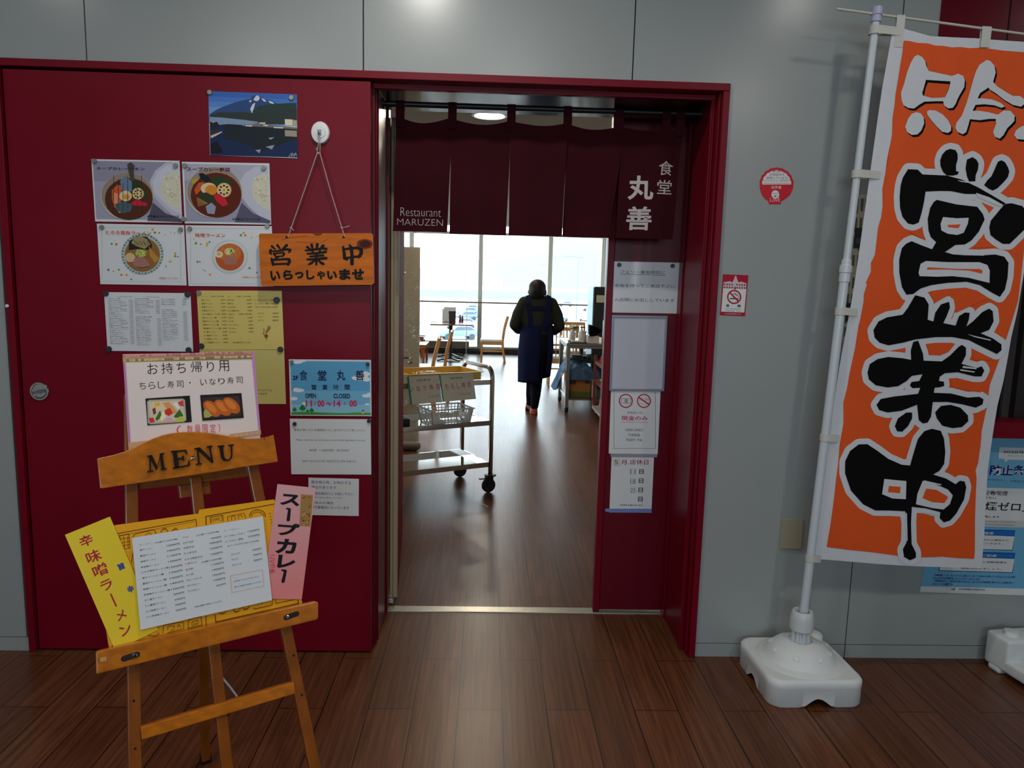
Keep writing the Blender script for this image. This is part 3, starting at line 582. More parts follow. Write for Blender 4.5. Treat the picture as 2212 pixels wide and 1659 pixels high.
# English price list ------------------------------------------------
c4 = K(200, 610, 4.741)
s = Sheet('price_list', 'white price list in small print with four dark magnets, under the dish prints', 'price list', c4((122, 98), (1003, 112), (1032, 708), (150, 702)), Y=DY, mat=LAMI)
rnd = random.Random(11)
EN = ['Shio Ramen', '塩ラーメン 盐味拉面', 'Soy Sauce Ramen', '醤油ラーメン 酱油拉面', 'Miso Ramen', '味噌ラーメン 味噌拉面', 'Spicy Miso Ramen', '辛味噌ラーメン', 'Kelp Ramen', 'とろろ昆布ラーメン']
def rowsx(x, xp, y0, n, dy, start=0, wmax=190, price=True):
    for i in range(n):
        t = EN[(start + i) % len(EN)]; w_ = min(wmax, 12.5 * len(t) + 12) if i % 2 == 0 else min(wmax, 17 * len(t)); sk = (i * dy) * .045
        s.text(t, *c4(x + sk, y0 + i * dy), *c4(x + sk + w_, y0 + i * dy + 11), (52, 58, 64), .0)
        if price: s.text('1,300円' if i % 3 else '950円', *c4(xp + sk, y0 + i * dy + 2), *c4(xp + sk + 42, y0 + i * dy + 12), (52, 58, 64))
s.text('ALL TAXES ARE INCLUDED', *c4(248, 142), *c4(408, 151), (52, 58, 64)); s.text('ALL TAXES ARE INCLUDED', *c4(518, 146), *c4(686, 155), (52, 58, 64))
s.text('Ramen ラーメン 拉面', *c4(162, 158), *c4(282, 170), (40, 44, 50), .01); s.text('Soba Noodles そば 荞麦面', *c4(436, 162), *c4(580, 174), (40, 44, 50), .01)
rowsx(163, 370, 178, 25, 18.4); rowsx(436, 646, 180, 8, 18.2, 2); s.text('Rice Bowl ご飯もの 盖饭', *c4(444, 345), *c4(612, 357), (40, 44, 50), .01); rowsx(446, 660, 366, 15, 19, 4, 150); rowsx(708, 918, 166, 4, 18, 1, 140); s.text('Drinks お飲み物 饮料', *c4(714, 275), *c4(836, 287), (40, 44, 50), .01); rowsx(716, 928, 295, 17, 18, 3, 160)
s.done()
for x, y, wh in ((136, 112, 'top left'), (974, 124, 'top right'), (169, 682, 'bottom left'), (985, 692, 'bottom right')): magnet(*c4(x, y), 'at the %s corner of the white price list' % wh, True, .0105)
# yellow price list over the takeout sheet
YEL = M('yellow laminated paper', (216, 196, 110), .25)
s = Sheet('notice', 'yellow takeout sheet hanging below the yellow price list', 'notice', c4((1108, 690), (1966, 688), (1978, 1248), (1112, 1240)), Y=DY + .0006, mat=M('pale yellow paper', (206, 192, 112), .35))
s.text('テイクアウト', *c4(1696, 1094), *c4(1840, 1118), (84, 70, 30), .01); s.text('できます', *c4(1696, 1130), *c4(1790, 1152), (84, 70, 30), .01); s.text('ラーメン', *c4(1150, 700), *c4(1222, 714), (84, 60, 30)); s.done()
s = Sheet('price_list', 'yellow price list with a small drawing of a figure at its right', 'price list', c4((1066, 86), (1932, 82), (1968, 690), (1100, 686)), Y=DY - .0006, mat=YEL)
MENU1 = [('塩ラーメン', '1000円'), ('醤油ラーメン', '1000円'), ('味噌ラーメン', '1100円'), ('辛味噌ラーメン', '1200円'), ('とろろ昆布ラーメン塩', '1300円'), ('塩チャーシュー麺', '1300円'), ('醤油チャーシュー麺', '1300円'), ('味噌チャーシュー麺', '1400円'), ('辛味噌チャーシュー麺', '1500円'), ('ミニ塩ラーメン', '650円'), ('ミニ醤油ラーメン', '650円'), ('ミニ味噌ラーメン', '700円'), ('ミニ辛味噌ラーメン', '750円')]
MENU2 = [('かけそば', '950円'), ('月見そば', '1050円'), ('たこ天そば', '1300円'), ('とろろ昆布そば', '1300円'), ('ご飯もの', '(大盛り150円増)'), ('玉子丼', '1100円'), ('かつ丼', '1300円'), ('カレーライス', '1000円'), ('カツカレー', '1300円'), ('ミニカレー', '650円')]
MENU3 = [('スープカレーチキン', '1500円'), ('スープカレー野菜', '1300円'), ('各ライス付き(大盛り150円増)', '')]
BR = (86, 74, 34)
s.text('ラーメン', *c4(1116, 136), *c4(1188, 152), (160, 120, 60)); s.text('(大盛り150円増)', *c4(1206, 136), *c4(1346, 153), BR); s.text('そば', *c4(1382, 136), *c4(1416, 152), (160, 120, 60)); s.text('(大盛り150円増)', *c4(1468, 136), *c4(1620, 153), BR); s.text('スープカレー', *c4(1650, 134), *c4(1760, 150), (160, 120, 60))
for i, (a, p) in enumerate(MENU1):
    y = 172 + i * 36.2; k = i * 2.4; s.text(a, *c4(1114 + k, y), *c4(1114 + k + 18 * len(a), y + 17), BR, .004); s.text(p, *c4(1280 + k + (30 if len(p) < 6 else 0), y), *c4(1360 + k, y + 15), BR, .004)
for i, (a, p) in enumerate(MENU2):
    y = 172 + i * 36.2; k = i * 2.4; s.text(a, *c4(1378 + k, y), *c4(1378 + k + 17 * len(a), y + 17), BR if i != 4 else (186, 90, 60), .004)
    if i == 4: s.text(p, *c4(1494, y), *c4(1630, y + 15), BR, .004)
    else: s.text(p, *c4(1552 + k + (28 if len(p) < 6 else 0), y), *c4(1630 + k, y + 15), BR, .004)
for i, (a, p) in enumerate(MENU3):
    y = 172 + i * 36; s.text(a, *c4(1652 + i * 8, y), *c4(1652 + i * 8 + (150 if i < 2 else 230), y + 16), BR, .004)
    if p: s.text(p, *c4(1815, y), *c4(1900, y + 15), BR, .004)
for i, (a, p) in enumerate((('小ライス', '250円'), ('ライス', '200円'), ('大ライス', '380円'))):
    y = 308 + i * 36; s.text(a, *c4(1694, y), *c4(1694 + 16 * len(a), y + 16), BR, .004); s.text(p, *c4(1842, y), *c4(1906, y + 15), BR, .004)
s.text('＊税込価格で表示しています', *c4(1436, 606), *c4(1620, 620), BR, .004)
s.part('drawing'); s.poly(c4((1790, 470), (1815, 450), (1828, 462), (1800, 500), (1785, 520), (1768, 515)), (176, 120, 60)); s.poly(c4((1762, 535), (1785, 528), (1800, 545), (1790, 565), (1765, 562)), (150, 60, 40))
for q in ([(1755, 470), (1760, 500), (1750, 520)], [(1790, 455), (1820, 445)], [(1740, 520), (1765, 530)], [(1775, 565), (1790, 585)], [(1800, 455), (1815, 470), (1800, 490)]): s.stroke(c4(*q), .9, (110, 70, 36))
s.done()
magnet(*c4(1090, 108), 'at the top left corner of the yellow price list'); magnet(*c4(1886, 182), 'at the upper right of the yellow price list', True, .0115); magnet(*c4(1116, 652), 'at the lower left of the yellow price list', True, .0105); magnet(*c4(1924, 686), 'at the right between the two yellow sheets', True, .0105)
# opening hours ------------------------------------------------
c5 = K(600, 750, 4.146)
s = Sheet('hours_sign', 'sky blue opening hours notice with trees and clouds along its edges', 'notice', c5((101, 108), (834, 114), (841, 618), (113, 612)), Y=DY, mat=LAMI)
s.part('picture'); s.urect(.018, .03, .985, .97, (96, 170, 214)); s.urect(.018, .55, .985, .97, (120, 186, 222)); s.urect(.018, .8, .985, .97, (148, 202, 228))
CW = (232, 240, 244)
for x, y, rx, ry in ((170, 135, 52, 14), (215, 126, 36, 8), (188, 386, 50, 17), (165, 380, 25, 18), (145, 460, 34, 16), (740, 275, 78, 24), (780, 240, 45, 24), (795, 290, 35, 18), (795, 435, 40, 16), (815, 425, 16, 18), (802, 511, 24, 8), (240, 505, 24, 13)): s.ell(*c5(x, y), rx / 4.146, ry / 4.146, CW)
s.poly(c5((121, 580), (260, 576), (420, 585), (600, 590), (720, 582), (834, 588), (835, 606), (122, 600)), (84, 172, 70)); s.poly(c5((121, 592), (300, 588), (500, 598), (834, 598), (835, 606), (122, 603)), (58, 140, 56))
for x, y, r in ((152, 556, 21), (223, 541, 30), (304, 562, 21), (268, 568, 13)):
    s.poly(c5((x - 2, y + r * .6), (x + 2, y + r * .6), (x + 3, y + r * 1.25), (x - 3, y + r * 1.25)), (96, 70, 40)); s.poly(c5((x, y - r * 1.05), (x + r * .8, y - r * .1), (x + r, y + r * .35), (x + r * .5, y + r * .75), (x - r * .5, y + r * .75), (x - r, y + r * .35), (x - r * .8, y - r * .1)), (30, 128, 70))
s.poly(c5((752, 572), (776, 572), (776, 594), (752, 594)), (226, 190, 120)); s.poly(c5((748, 573), (764, 556), (780, 573)), (66, 110, 160))
s.part('lettering'); s.text('2F', *c5(135, 254), *c5(184, 292), (22, 30, 80), .03)
for ch, x0, x1 in (('食', 194, 268), ('堂', 358, 438), ('丸', 528, 606), ('善', 696, 776)): s.text(ch, *c5(x0, 205), *c5(x1, 297), (22, 30, 70), 0.0 if ch == '食' else .014)
for ch, x0 in (('営', 302), ('業', 400), ('時', 499), ('間', 600)): s.text(ch, *c5(x0, 334), *c5(x0 + 46, 380), (26, 30, 60), 0.0 if ch == '時' else .014)
s.text('OPEN', *c5(247, 413), *c5(344, 455), (22, 26, 60), .022); s.text('CLOSED', *c5(499, 415), *c5(650, 457), (22, 26, 60), .022)
for t, x0, x1 in (('11', 250, 308), (':', 327, 340), ('00', 356, 420), ('～', 437, 480), ('14', 500, 565), (':', 597, 608), ('00', 642, 710)):
    d = (12, -12) if t == ':' else (14, -8) if t == '～' else (0, 0); s.text(t, *c5(x0, 474 + d[0]), *c5(x1, 530 + d[1]) , (214, 46, 92), .03)
s.done()
s = Sheet('notice', 'white notice in four languages below the blue opening hours sheet', 'notice', c5((111, 640), (834, 645), (836, 1141), (119, 1137)), Y=DY, mat=PAPER)
s.text('食材が無くなり次第閉店いたしますのでご了承ください', *c5(146, 730), *c5(786, 755), (60, 64, 70)); s.text('Please note that we will close as soon as the ingredients run out.', *c5(168, 822), *c5(786, 845), (60, 64, 70)); s.text('请注意　一旦食材用完　我们将关闭', *c5(281, 912), *c5(636, 934), (70, 74, 80)); s.text('재료가 없어지는대로 폐점하므로 양해 바랍니다', *c5(217, 1010), *c5(702, 1032), (70, 74, 80)); s.done()
s = Sheet('handwritten_note', 'small white note handwritten in blue, beside the pink strip', 'note', c5((274, 1167), (728, 1180), (724, 1511), (278, 1503)), Y=DY, mat=PAPER)
HB = (40, 60, 130)
for t, a, b_ in (('悪天候の時、お休みする', (300, 1192), (655, 1230)), ('場合があります', (302, 1238), (524, 1272)), ('お電話確認の上 お越し下さい', (302, 1294), (678, 1328)), ('お休みの場合', (302, 1378), (500, 1408)), ('留守番電話になっています', (302, 1418), (640, 1452))): s.text(t, *c5(*a), *c5(*b_), HB)
s.text('0163-82-1110', *c5(334, 1338), *c5(572, 1356), (110, 130, 120)); s.done()
for x, y, wh, dk in ((126, 132, 'at the top left of the blue opening hours notice', 0), (806, 153, 'at the top right of the blue opening hours notice', 1), (152, 686, 'at the top left of the four language notice', 1), (816, 661, 'at the top right of the four language notice', 1)): magnet(*c5(x, y), wh, bool(dk), .0072)
# hook and hanging wooden sign ------------------------------------------------
c3 = K(540, 240, 4.147)
hp = W(*c3(634, 197), DY)
hk = thing('wall_hook', 'white oval adhesive hook on the red door holding the wooden sign', 'hook', hp)
oval = lambda rx, rz, n=28: [(rx * cos(t), rz * sin(t)) for t in (2 * pi * i / n for i in range(n))]
b = B(); b.rings([[Vector((hp.x + k_ * x, -0.002 - y, hp.z + k_ * z)) for x, z in oval(.0325, .0385)] for k_, y in ((1, 0), (1, .008), (.93, .013), (.55, .016))]).build('backplate', PLW, hk, smooth=50)
B().rings([[Vector((hp.x + .002 + k_ * x, -0.016 - y, hp.z + .001 + k_ * z)) for x, z in oval(.020, .022)] for k_, y in ((1, 0), (.9, .004))]).build('cover', PLW, hk, smooth=40)
B().box(hp.x - .0075, hp.x + .006, -.0225, -.019, hp.z - .010, hp.z + .008).tube([(hp.x - .001, -.020, hp.z - .002), (hp.x - .001, -.030, hp.z - .008), (hp.x - .001, -.036, hp.z - .004)], .0025, 8).build('hook', M('grey metal', (140, 140, 138), .35, .8), hk, smooth=40)
sq = c3((88, 1103), (1104, 1096), (1115, 1553), (112, 1568))
SY = -.024
s = Sheet('wooden_sign', 'orange pine open sign hanging by a cord from the white hook', 'sign', sq, Y=SY, mat=SIGNW, shape=c3((92, 1112), (104, 1100), (1085, 1095), (1104, 1108), (1110, 1320), (1115, 1540), (1100, 1555), (128, 1568), (112, 1556), (100, 1330)), thick=.016)
s.z = .0164
s.part('wood_knot'); s.ell(*c3(1035, 1193), 17, 11, (112, 44, 16)); s.ell(*c3(1038, 1193), 11, 7.5, (66, 22, 12)); s.poly(c3((570, 1099), (660, 1098), (640, 1116), (600, 1118)), (124, 56, 20))
for q in ([(960, 1180), (985, 1160), (1040, 1150), (1095, 1165)], [(955, 1200), (980, 1225), (1040, 1236), (1100, 1225)], [(420, 1170), (560, 1180), (640, 1185), (700, 1150)], [(300, 1150), (430, 1130), (520, 1120)]): s.stroke(c3(*q), .9, (150, 74, 24))
s.part('lettering')
KS = (18, 17, 18)
def brush(c, strokes, k=4.147):
    for pts, w_ in strokes: s.stroke(c(*pts), [x / k for x in w_] if hasattr(w_, '__len__') else w_ / k, KS)
brush(c3, [([(208, 1212), (238, 1240)], [22, 14]), ([(258, 1205), (282, 1236)], [24, 14]), ([(340, 1204), (300, 1240)], [26, 12]), ([(198, 1246), (192, 1270), (206, 1284)], [24, 22, 12]), ([(190, 1254), (250, 1258), (340, 1238), (372, 1246), (360, 1268)], [10, 16, 20, 24, 14]),
  ([(226, 1276), (240, 1302)], [20, 18]), ([(232, 1280), (310, 1268), (318, 1284), (300, 1304)], [12, 16, 20, 14]), ([(240, 1304), (306, 1300)], 12), ([(270, 1306), (226, 1330)], [14, 14]), ([(206, 1326), (220, 1376)], [24, 24]), ([(212, 1336), (330, 1326), (362, 1330), (366, 1350), (352, 1374)], [16, 20, 26, 26, 26]), ([(222, 1372), (352, 1368)], 18)])
brush(c3, [([(562, 1200), (574, 1244)], [26, 18]), ([(612, 1198), (606, 1242)], [26, 18]), ([(524, 1220), (552, 1240)], [24, 14]), ([(664, 1208), (634, 1240)], [28, 14]), ([(506, 1250), (560, 1246), (660, 1232), (694, 1236)], [14, 20, 20, 22]), ([(566, 1256), (580, 1268)], 14), ([(640, 1252), (624, 1266)], 14), ([(528, 1278), (600, 1276), (690, 1262)], [18, 18, 22]), ([(550, 1304), (666, 1294)], [16, 20]),
  ([(524, 1330), (600, 1328), (692, 1318)], [18, 20, 24]), ([(606, 1272), (604, 1330), (604, 1374)], [20, 24, 20]), ([(590, 1336), (560, 1362), (534, 1374)], [16, 22, 12]), ([(618, 1336), (650, 1362), (668, 1370)], [14, 26, 22])])
brush(c3, [([(842, 1218), (852, 1270), (856, 1318), (880, 1332)], [20, 28, 30, 16]), ([(846, 1240), (900, 1232), (970, 1226), (1004, 1240), (1004, 1276), (980, 1308)], [16, 22, 24, 32, 32, 24]), ([(866, 1318), (940, 1306), (1000, 1300)], [18, 20, 16]), ([(898, 1200), (914, 1222), (922, 1290), (922, 1366)], [14, 28, 30, 34])])
for ch, x0, y0, x1, y1 in (('い', 192, 1432, 286, 1518), ('ら', 304, 1424, 398, 1510), ('っ', 412, 1440, 492, 1500), ('し', 512, 1424, 592, 1508), ('ゃ', 606, 1432, 684, 1508), ('い', 698, 1432, 790, 1508), ('ま', 806, 1416, 912, 1510), ('せ', 918, 1414, 1030, 1510)): s.text(ch, *c3(x0, y0), *c3(x1, y1), KS, .03 if ch == 'ゃ' else .05)
s.part('cord_hole'); s.ell(*c3(340, 1132), 2.6, 2.4, (20, 12, 8), 14); s.ell(*c3(848, 1130), 2.6, 2.4, (20, 12, 8), 14)
so_ = s.done(); sgn = s
cz = M('grey braided cord', (170, 166, 158), .7, noise=.3, scale=500)
b = B(); Pq = lambda x, y, Y=-.032: W(*c3(x, y), Y)
loop = [Pq(600, 380, -.030), Pq(612, 300, -.034), Pq(617, 225, -.037), Pq(624, 215, -.037), Pq(628, 300, -.036), Pq(626, 380, -.030)]
b.tube(loop, .0016, 8); b.tube([Pq(603, 375), Pq(480, 730), Pq(370, 1045), Pq(340, 1130, -.041)], .0017, 8); b.tube([Pq(626, 375), Pq(720, 710), Pq(822, 1045), Pq(850, 1128, -.041)], .0017, 8)
for q in ((612, 378), (368, 1046), (823, 1046), (600, 345)): b.ball(Pq(*q), .0042, 10)
b.tube([Pq(823, 1046, -.034), Pq(860, 1040, -.036), Pq(893, 1027, -.034)], .0015, 8); b.tube([Pq(368, 1046, -.034), Pq(394, 1070, -.036)], .0015, 8); b.tube([Pq(600, 345, -.034), Pq(592, 335, -.036), Pq(600, 328, -.036), Pq(608, 340, -.034)], .0012, 8)
b.build('hanging_cord', cz, so_, smooth=50)
# ================================================================== NOTICES ON THE INNER RED PANEL
c6 = K(1290, 540, 5.186); c7 = K(1290, 820, 5.352); RY = .3885
s = Sheet('notice', 'white notice about ferry boarding times, topmost on the inner red panel', 'notice', c6((160, 126), (933, 144), (901, 712), (134, 700)), Y=RY, mat=LAMI)
s.text('フェリー乗船時刻に', *c6(262, 224), *c6(762, 274), (40, 42, 50)); s.stroke(c6((256, 271), (764, 284)), .8, (40, 42, 50)); s.text('余裕を持ってご来店下さい', *c6(196, 376), *c6(870, 428), (40, 42, 50)); s.text('入店順にお出ししています', *c6(190, 534), *c6(862, 586), (40, 42, 50)); s.done()
for x, y, wh in ((247, 167, 'left'), (844, 178, 'right')): magnet(*c6(x, y), 'at the top %s of the ferry notice' % wh, True, .009, RY, 'magnets on the inner red panel')
fb = Sheet('picture_frame', 'empty silver poster frame on the inner red panel', 'frame', c6((160, 730), (786, 738), (744, 1582), (134, 1572)), Y=RY, mat=M('white backing board', (196, 200, 212), .45), thick=.003)
fr = B(); w2, h2 = fb.w / 2, fb.h / 2
for a in ((-w2, w2, h2 - .009, h2), (-w2, w2, -h2, -h2 + .009), (-w2, -w2 + .009, -h2 + .0091, h2 - .0091), (w2 - .009, w2, -h2 + .0091, h2 - .0091)): fr.box(a[0], a[1], a[2], a[3], 0, .009)
fr.build('frame_rim', M('silver grey frame', (146, 150, 162), .35, .5), fb.o, world=False, bevel=.0012)
s = Sheet('notice', 'white cash only notice with two red circles, under the empty frame', 'notice', c7((155, 110), (728, 120), (704, 860), (138, 856)), Y=RY - .0004, mat=PAPER)
s.frame(*c7(193, 128), *c7(672, 796), .7, (40, 40, 46))
CR = (190, 24, 54)
for x in (331, 540): s.ell(*c7(x, 246), 15.2, 15.2, CR); s.ell(*c7(x, 246), 12.8, 12.8, (226, 230, 232))
s.frame(*c7(279, 220), *c7(389, 273), .7, (40, 40, 46)); s.ell(*c7(336, 248), 4.2, 4.2, (40, 40, 46)); s.ell(*c7(336, 248), 3.4, 3.4, (226, 230, 232)); s.text('¥', *c7(326, 232), *c7(346, 264), (40, 40, 46), .02)
s.frame(*c7(488, 214), *c7(598, 282), .5, (120, 124, 130)); s.stroke(c7((488, 238), (560, 240)), .5, (120, 124, 130)); s.stroke(c7((556, 232), (592, 232)), 1.6, (150, 154, 160)); s.stroke(c7((484, 208), (598, 286)), 2.6, CR)
s.text('お支払いは', *c7(350, 366), *c7(520, 395), DK); s.text('現金のみ', *c7(280, 416), *c7(584, 474), (190, 34, 60), .01); s.stroke(c7((276, 491), (588, 493)), .6, (190, 34, 60)); s.text('CASH ONLY', *c7(324, 566), *c7(535, 596), DK); s.text('只收现金', *c7(359, 622), *c7(494, 656), DK); s.text('현금만 가능', *c7(332, 680), *c7(518, 712), DK); s.done()
s = Sheet('holiday_notice', 'white closing days list for the month, lowest on the inner red panel', 'notice', c7((160, 880), (653, 890), (630, 1538), (147, 1536)), Y=RY - .0001, mat=PAPER)
s.part('label_slip'); s.poly(c7((182, 916), (264, 912), (262, 1002), (182, 1004)), (206, 212, 202)); 
for y0, y1 in ((1016, 1112), (1128, 1218), (1232, 1312)): s.poly(c7((376, y0), (456, y0 + 2), (452, y1), (374, y1)), (216, 222, 220))
s.part('lettering'); s.text('5', *c7(200, 930), *c7(238, 978), (50, 54, 60), -.01)
MG = (150, 20, 70)
s.text('月', *c7(276, 926), *c7(338, 984), MG, .008); s.text('の', *c7(350, 962), *c7(372, 980), (190, 90, 90)); s.text('店休日', *c7(378, 922), *c7(590, 984), MG, .008)
for t, y0, y1 in (('11', 1036, 1092), ('18', 1150, 1204), ('25', 1254, 1304)): s.text(t, *c7(386, y0), *c7(440, y1), (60, 62, 68), -.012)
for x, y0 in ((486, 1036), (482, 1142), (477, 1248), (473, 1354)): s.text('日', *c7(x, y0), *c7(x + 50, y0 + 54), DK, .018)
s.text('※変更する事も有ります', *c7(262, 1440), *c7(526, 1462), DK, .01); s.part('blue_edge'); s.poly(c7((92, 1490), (630, 1492), (628, 1538), (147, 1536), (147, 1528), (92, 1526)), (120, 140, 200)); s.done()
sb = Sheet('magnetic_strip', 'narrow grey magnetic bar between the cash only and closing days notices', 'strip', c7((152, 858), (694, 862), (690, 898), (158, 890)), Y=RY - .0012, mat=M('grey bar', (150, 152, 166), .4), thick=.002); sb.done()
# ================================================================== EASEL
EA, ET = 0.539, 0.270
EU = Vector((cos(EA), sin(EA), 0)); EN0 = Vector((sin(EA), -cos(EA), 0)); EV = Vector((0, 0, 1)) * cos(ET) - EN0 * sin(ET); EN = EU.cross(EV)
EO = Vector((-0.67, -1.009, 0.744))
def EP(px, py, off=0.0): return HIT(px, py, EO + EN * off, EN)
foot = Vector((-0.62, -1.0, 0))
es = thing('easel', 'varnished wooden menu easel standing before the red door', 'easel', foot)
EW = WOOD; EWD = M('varnished darker pine', (140, 74, 16), .28, noise=.2, scale=5, stretch=(9, 9, 1.2), coat=.2)
def ebar(name, a, b_, w, off, th, ext0=0.0, ext1=0.0, mt=None):
    p, q = EP(*a, off), EP(*b_, off); d = (q - p).normalized(); p = p - d * ext0
    if ext1 == 'floor': q = q + d * (q.z / -d.z)
    else: q = q + d * ext1
    return B().bar(p, q, w, th, EN).build(name, mt or EW, es, bevel=.0025)
ebar('leg', (281, 852), (291, 1659), .027, -.027, .022, 0, 'floor', EWD)
ebar('leg', (543, 1000), (679, 1659), .027, -.027, .022, .12, 'floor', EWD)
ebar('center_strut', (421, 1030), (490, 1659), .026, -.030, .02, .0, 'floor', EWD)
ebar('top_rail', (290, 1046), (549, 1016), .03, -.038, .016, .0, .0, EWD)
ebar('cross_bar', (304, 1582), (634, 1484), .028, -.022, .024)
B().bar(EP(386, 1063, -.055), EP(452, 1053, -.055), .032, .03, EN).build('hinge_block', EWD, es, bevel=.002)
bt = EP(428, 1020, -.075); bf = Vector((-0.822, -0.66, 0.0))
B().bar(bt, bf, .024, .024, EN).build('back_leg', EWD, es, bevel=.002)
B().bar(bf + Vector((0, 0, .022)), bf, .03, .03, EN).build('rubber_foot', BLACK, es, bevel=.002)
for a in ((289, 1514), (292, 1617), (634, 1416), (652, 1501)):
    p = EP(*a, -.0158); B().lathe([(.0028, 0), (.0028, .0006), (0, .0006)], p, 12, 0, EN).build('peg_hole', BLK, es)
# ledge with two slots
def eprism(pts, o0, o1): 
    q = [EP(*p, o1) for p in pts]; return q, lambda p, t: p - EN * t
lq = [(207, 1413), (212, 1407), (682, 1299), (688, 1302), (688, 1335), (684, 1339), (208, 1457)]
q, fn = eprism(lq, 0, .016); lb = B().prism(q, 0, .020, fn); ledge = lb.build('ledge', EW, es, bevel=.003)
for (x0, y0), (x1, y1), (bx_, by_) in (((268, 1423), (296, 1414), (291, 1416)), ((618, 1334), (641, 1326), (620, 1332))):
    a, b_ = EP(x0, y0, .0163), EP(x1, y1, .0163); d = (b_ - a).normalized(); n_ = EN.cross(d); r_ = .0065
    pts = [a + (d * cos(t) + n_ * sin(t)) * r_ for t in (pi / 2 + pi * i / 10 for i in range(11))] + [b_ + (d * cos(t) + n_ * sin(t)) * r_ for t in (-pi / 2 + pi * i / 10 for i in range(11))]
    B().add(pts, [tuple(range(len(pts)))]).build('slot', M('slot recess', (26, 12, 6), .7), ledge, recalc=False)
    p = EP(bx_, by_, .0165); B().lathe([(.006, 0), (.006, .001), (.0048, .0012), (.0048, .005), (.003, .006), (0, .006)], p, 6, 0, EN).build('bolt', CHROME, ledge)
p = EP(223, 1424, .0163); B().bar(p - EU * .006, p + EU * .006, .009, .0006, EN).build('plaque', M('pale plaque face', (196, 150, 90), .5), ledge)  # small pale plaque at the left end of the ledge
# MENU head board
c6b = K(100, 740, 3.318)
mq = c6b((366, 830), (480, 806), (560, 782), (640, 748), (700, 716), (760, 688), (830, 663), (900, 649), (980, 641), (1050, 640), (1130, 644), (1200, 652), (1290, 668), (1370, 682), (1440, 690), (1520, 687), (1600, 672), (1630, 660), (1660, 848), (1655, 856), (1400, 893), (1200, 928), (1000, 958), (800, 987), (600, 1016), (500, 1030), (400, 1046), (388, 1042))
q, fn = eprism(mq, 0, .016); hb_ = B().prism(q, 0, .026, fn).build('head_board', EW, es, bevel=.003)
# serif letters: quads in a unit box, mapped onto four corners in the photo
def serif(letter):
    S = lambda x0, y0, x1, y1: [(x0, y0), (x1, y0), (x1, y1), (x0, y1)]
    if letter == 'M': return [S(.0, 0, .3, .07), S(.0, .93, .24, 1), S(.7, 0, 1, .07), S(.76, .93, 1, 1), S(.11, .03, .18, .97), S(.74, .03, .89, .97), [(.1, 1), (.27, 1), (.54, .2), (.46, .02)], [(.46, .02), (.53, .22), (.80, 1), (.76, .9)]]
    if letter == 'E': return [S(.1, 0, .34, 1), S(0, 0, 1, .08), S(0, .92, .96, 1), S(.3, .47, .7, .56), S(.64, .36, .72, .66), [(.86, .92), (.96, .92), (.98, .70), (.93, .72)], [(.88, .08), (1, .08), (1.03, .34), (.97, .30)]]
    if letter == 'N': return [S(0, .93, .3, 1), S(0, 0, .3, .07), S(.7, .93, 1, 1), S(.12, .03, .19, .97), S(.81, 0, .88, .97), [(.08, 1), (.3, 1), (.88, .1), (.88, 0), (.8, 0)]]
    return [S(0, .93, .4, 1), S(.66, .93, 1, 1), [(.1, .97), (.3, .97), (.3, .32), (.34, .17), (.45, .09), (.54, .08), (.56, 0), (.4, 0), (.22, .07), (.12, .2), (.1, .34)], [(.54, .08), (.68, .12), (.78, .24), (.80, .4), (.80, .97), (.87, .97), (.87, .38), (.83, .18), (.72, .05), (.56, 0), (.45, 0)]]
lt = B()
for L, tl, tr, br_, bl in (('M', (722, 812), (842, 790), (862, 908), (724, 930)), ('E', (892, 778), (1005, 768), (1028, 882), (908, 906)), ('N', (1060, 758), (1186, 738), (1212, 858), (1072, 878)), ('U', (1226, 740), (1342, 730), (1346, 838), (1246, 856))):
    A, B_, C_, D_ = [EP(*c6b(*p), .0155) for p in (tl, tr, br_, bl)]
    for poly in serif(L): lt.prism(poly, 0, .006, lambda p, t: (A * (1 - p[0]) + B_ * p[0]) * p[1] + (D_ * (1 - p[0]) + C_ * p[0]) * (1 - p[1]) + EN * t)
lt.build('menu_letters', M('black painted wood', (12, 11, 10), .6, spec=.2), hb_, bevel=.0008, seg=1)
p = EP(417, 989, .016); B().lathe([(.0045, 0), (.0045, .001), (.002, .002), (0, .0012)], p, 16, 0, EN).build('screw', CHROME, hb_, smooth=40)
p = EP(571, 951, .0163); B().bar(p, p + EV * .012, .0012, .0004, EN).build('crack', BLK, hb_)
# yellow doodle board
cE = K(120, 1020, 3.607); DB = (74, 40, 14)
yb = Sheet('poster', 'orange yellow poster with outlined dishes resting on the easel ledge', 'poster', [(243, 1133), (594, 1078), (655, 1303), (236, 1405)], P=EO + EN * -.012, N=EN, axes=EU, mat=M('orange yellow paper', (238, 168, 24), .3), thick=.003, shape=cE((446, 415), (1112, 322), (1118, 292), (1700, 212), (1760, 330), (1930, 1060), (1190, 1200), (420, 1395), (395, 1240), (440, 700)))
yb.z = .0034
def dl(w_, *pts): yb.stroke(cE(*pts), w_, DB)
yb.part('outline_drawing')
dl(1.6, (470, 480), (1092, 368), (1098, 420)); dl(.8, (480, 500), (1080, 385)); dl(1.2, (470, 500), (570, 480), (580, 590), (500, 605))
for x in (500, 530, 560): dl(1, (x, 500), (x + 6, 590))
for y in (520, 550, 575): dl(1, (485, y + 4), (578, y - 12))
dl(1.3, (604, 545), (602, 500), (620, 480), (760, 448), (778, 462), (780, 500)); dl(.9, (690, 500), (720, 470), (745, 480), (748, 510)); dl(.8, (715, 492), (735, 500))
for x in (845, 930, 1040): dl(1.2, (x - 26, 468), (x - 20, 450), (x + 10, 442), (x + 28, 455), (x + 24, 466)); dl(1, (x - 10, 448), (x - 8, 438), (x + 8, 434), (x + 12, 444))
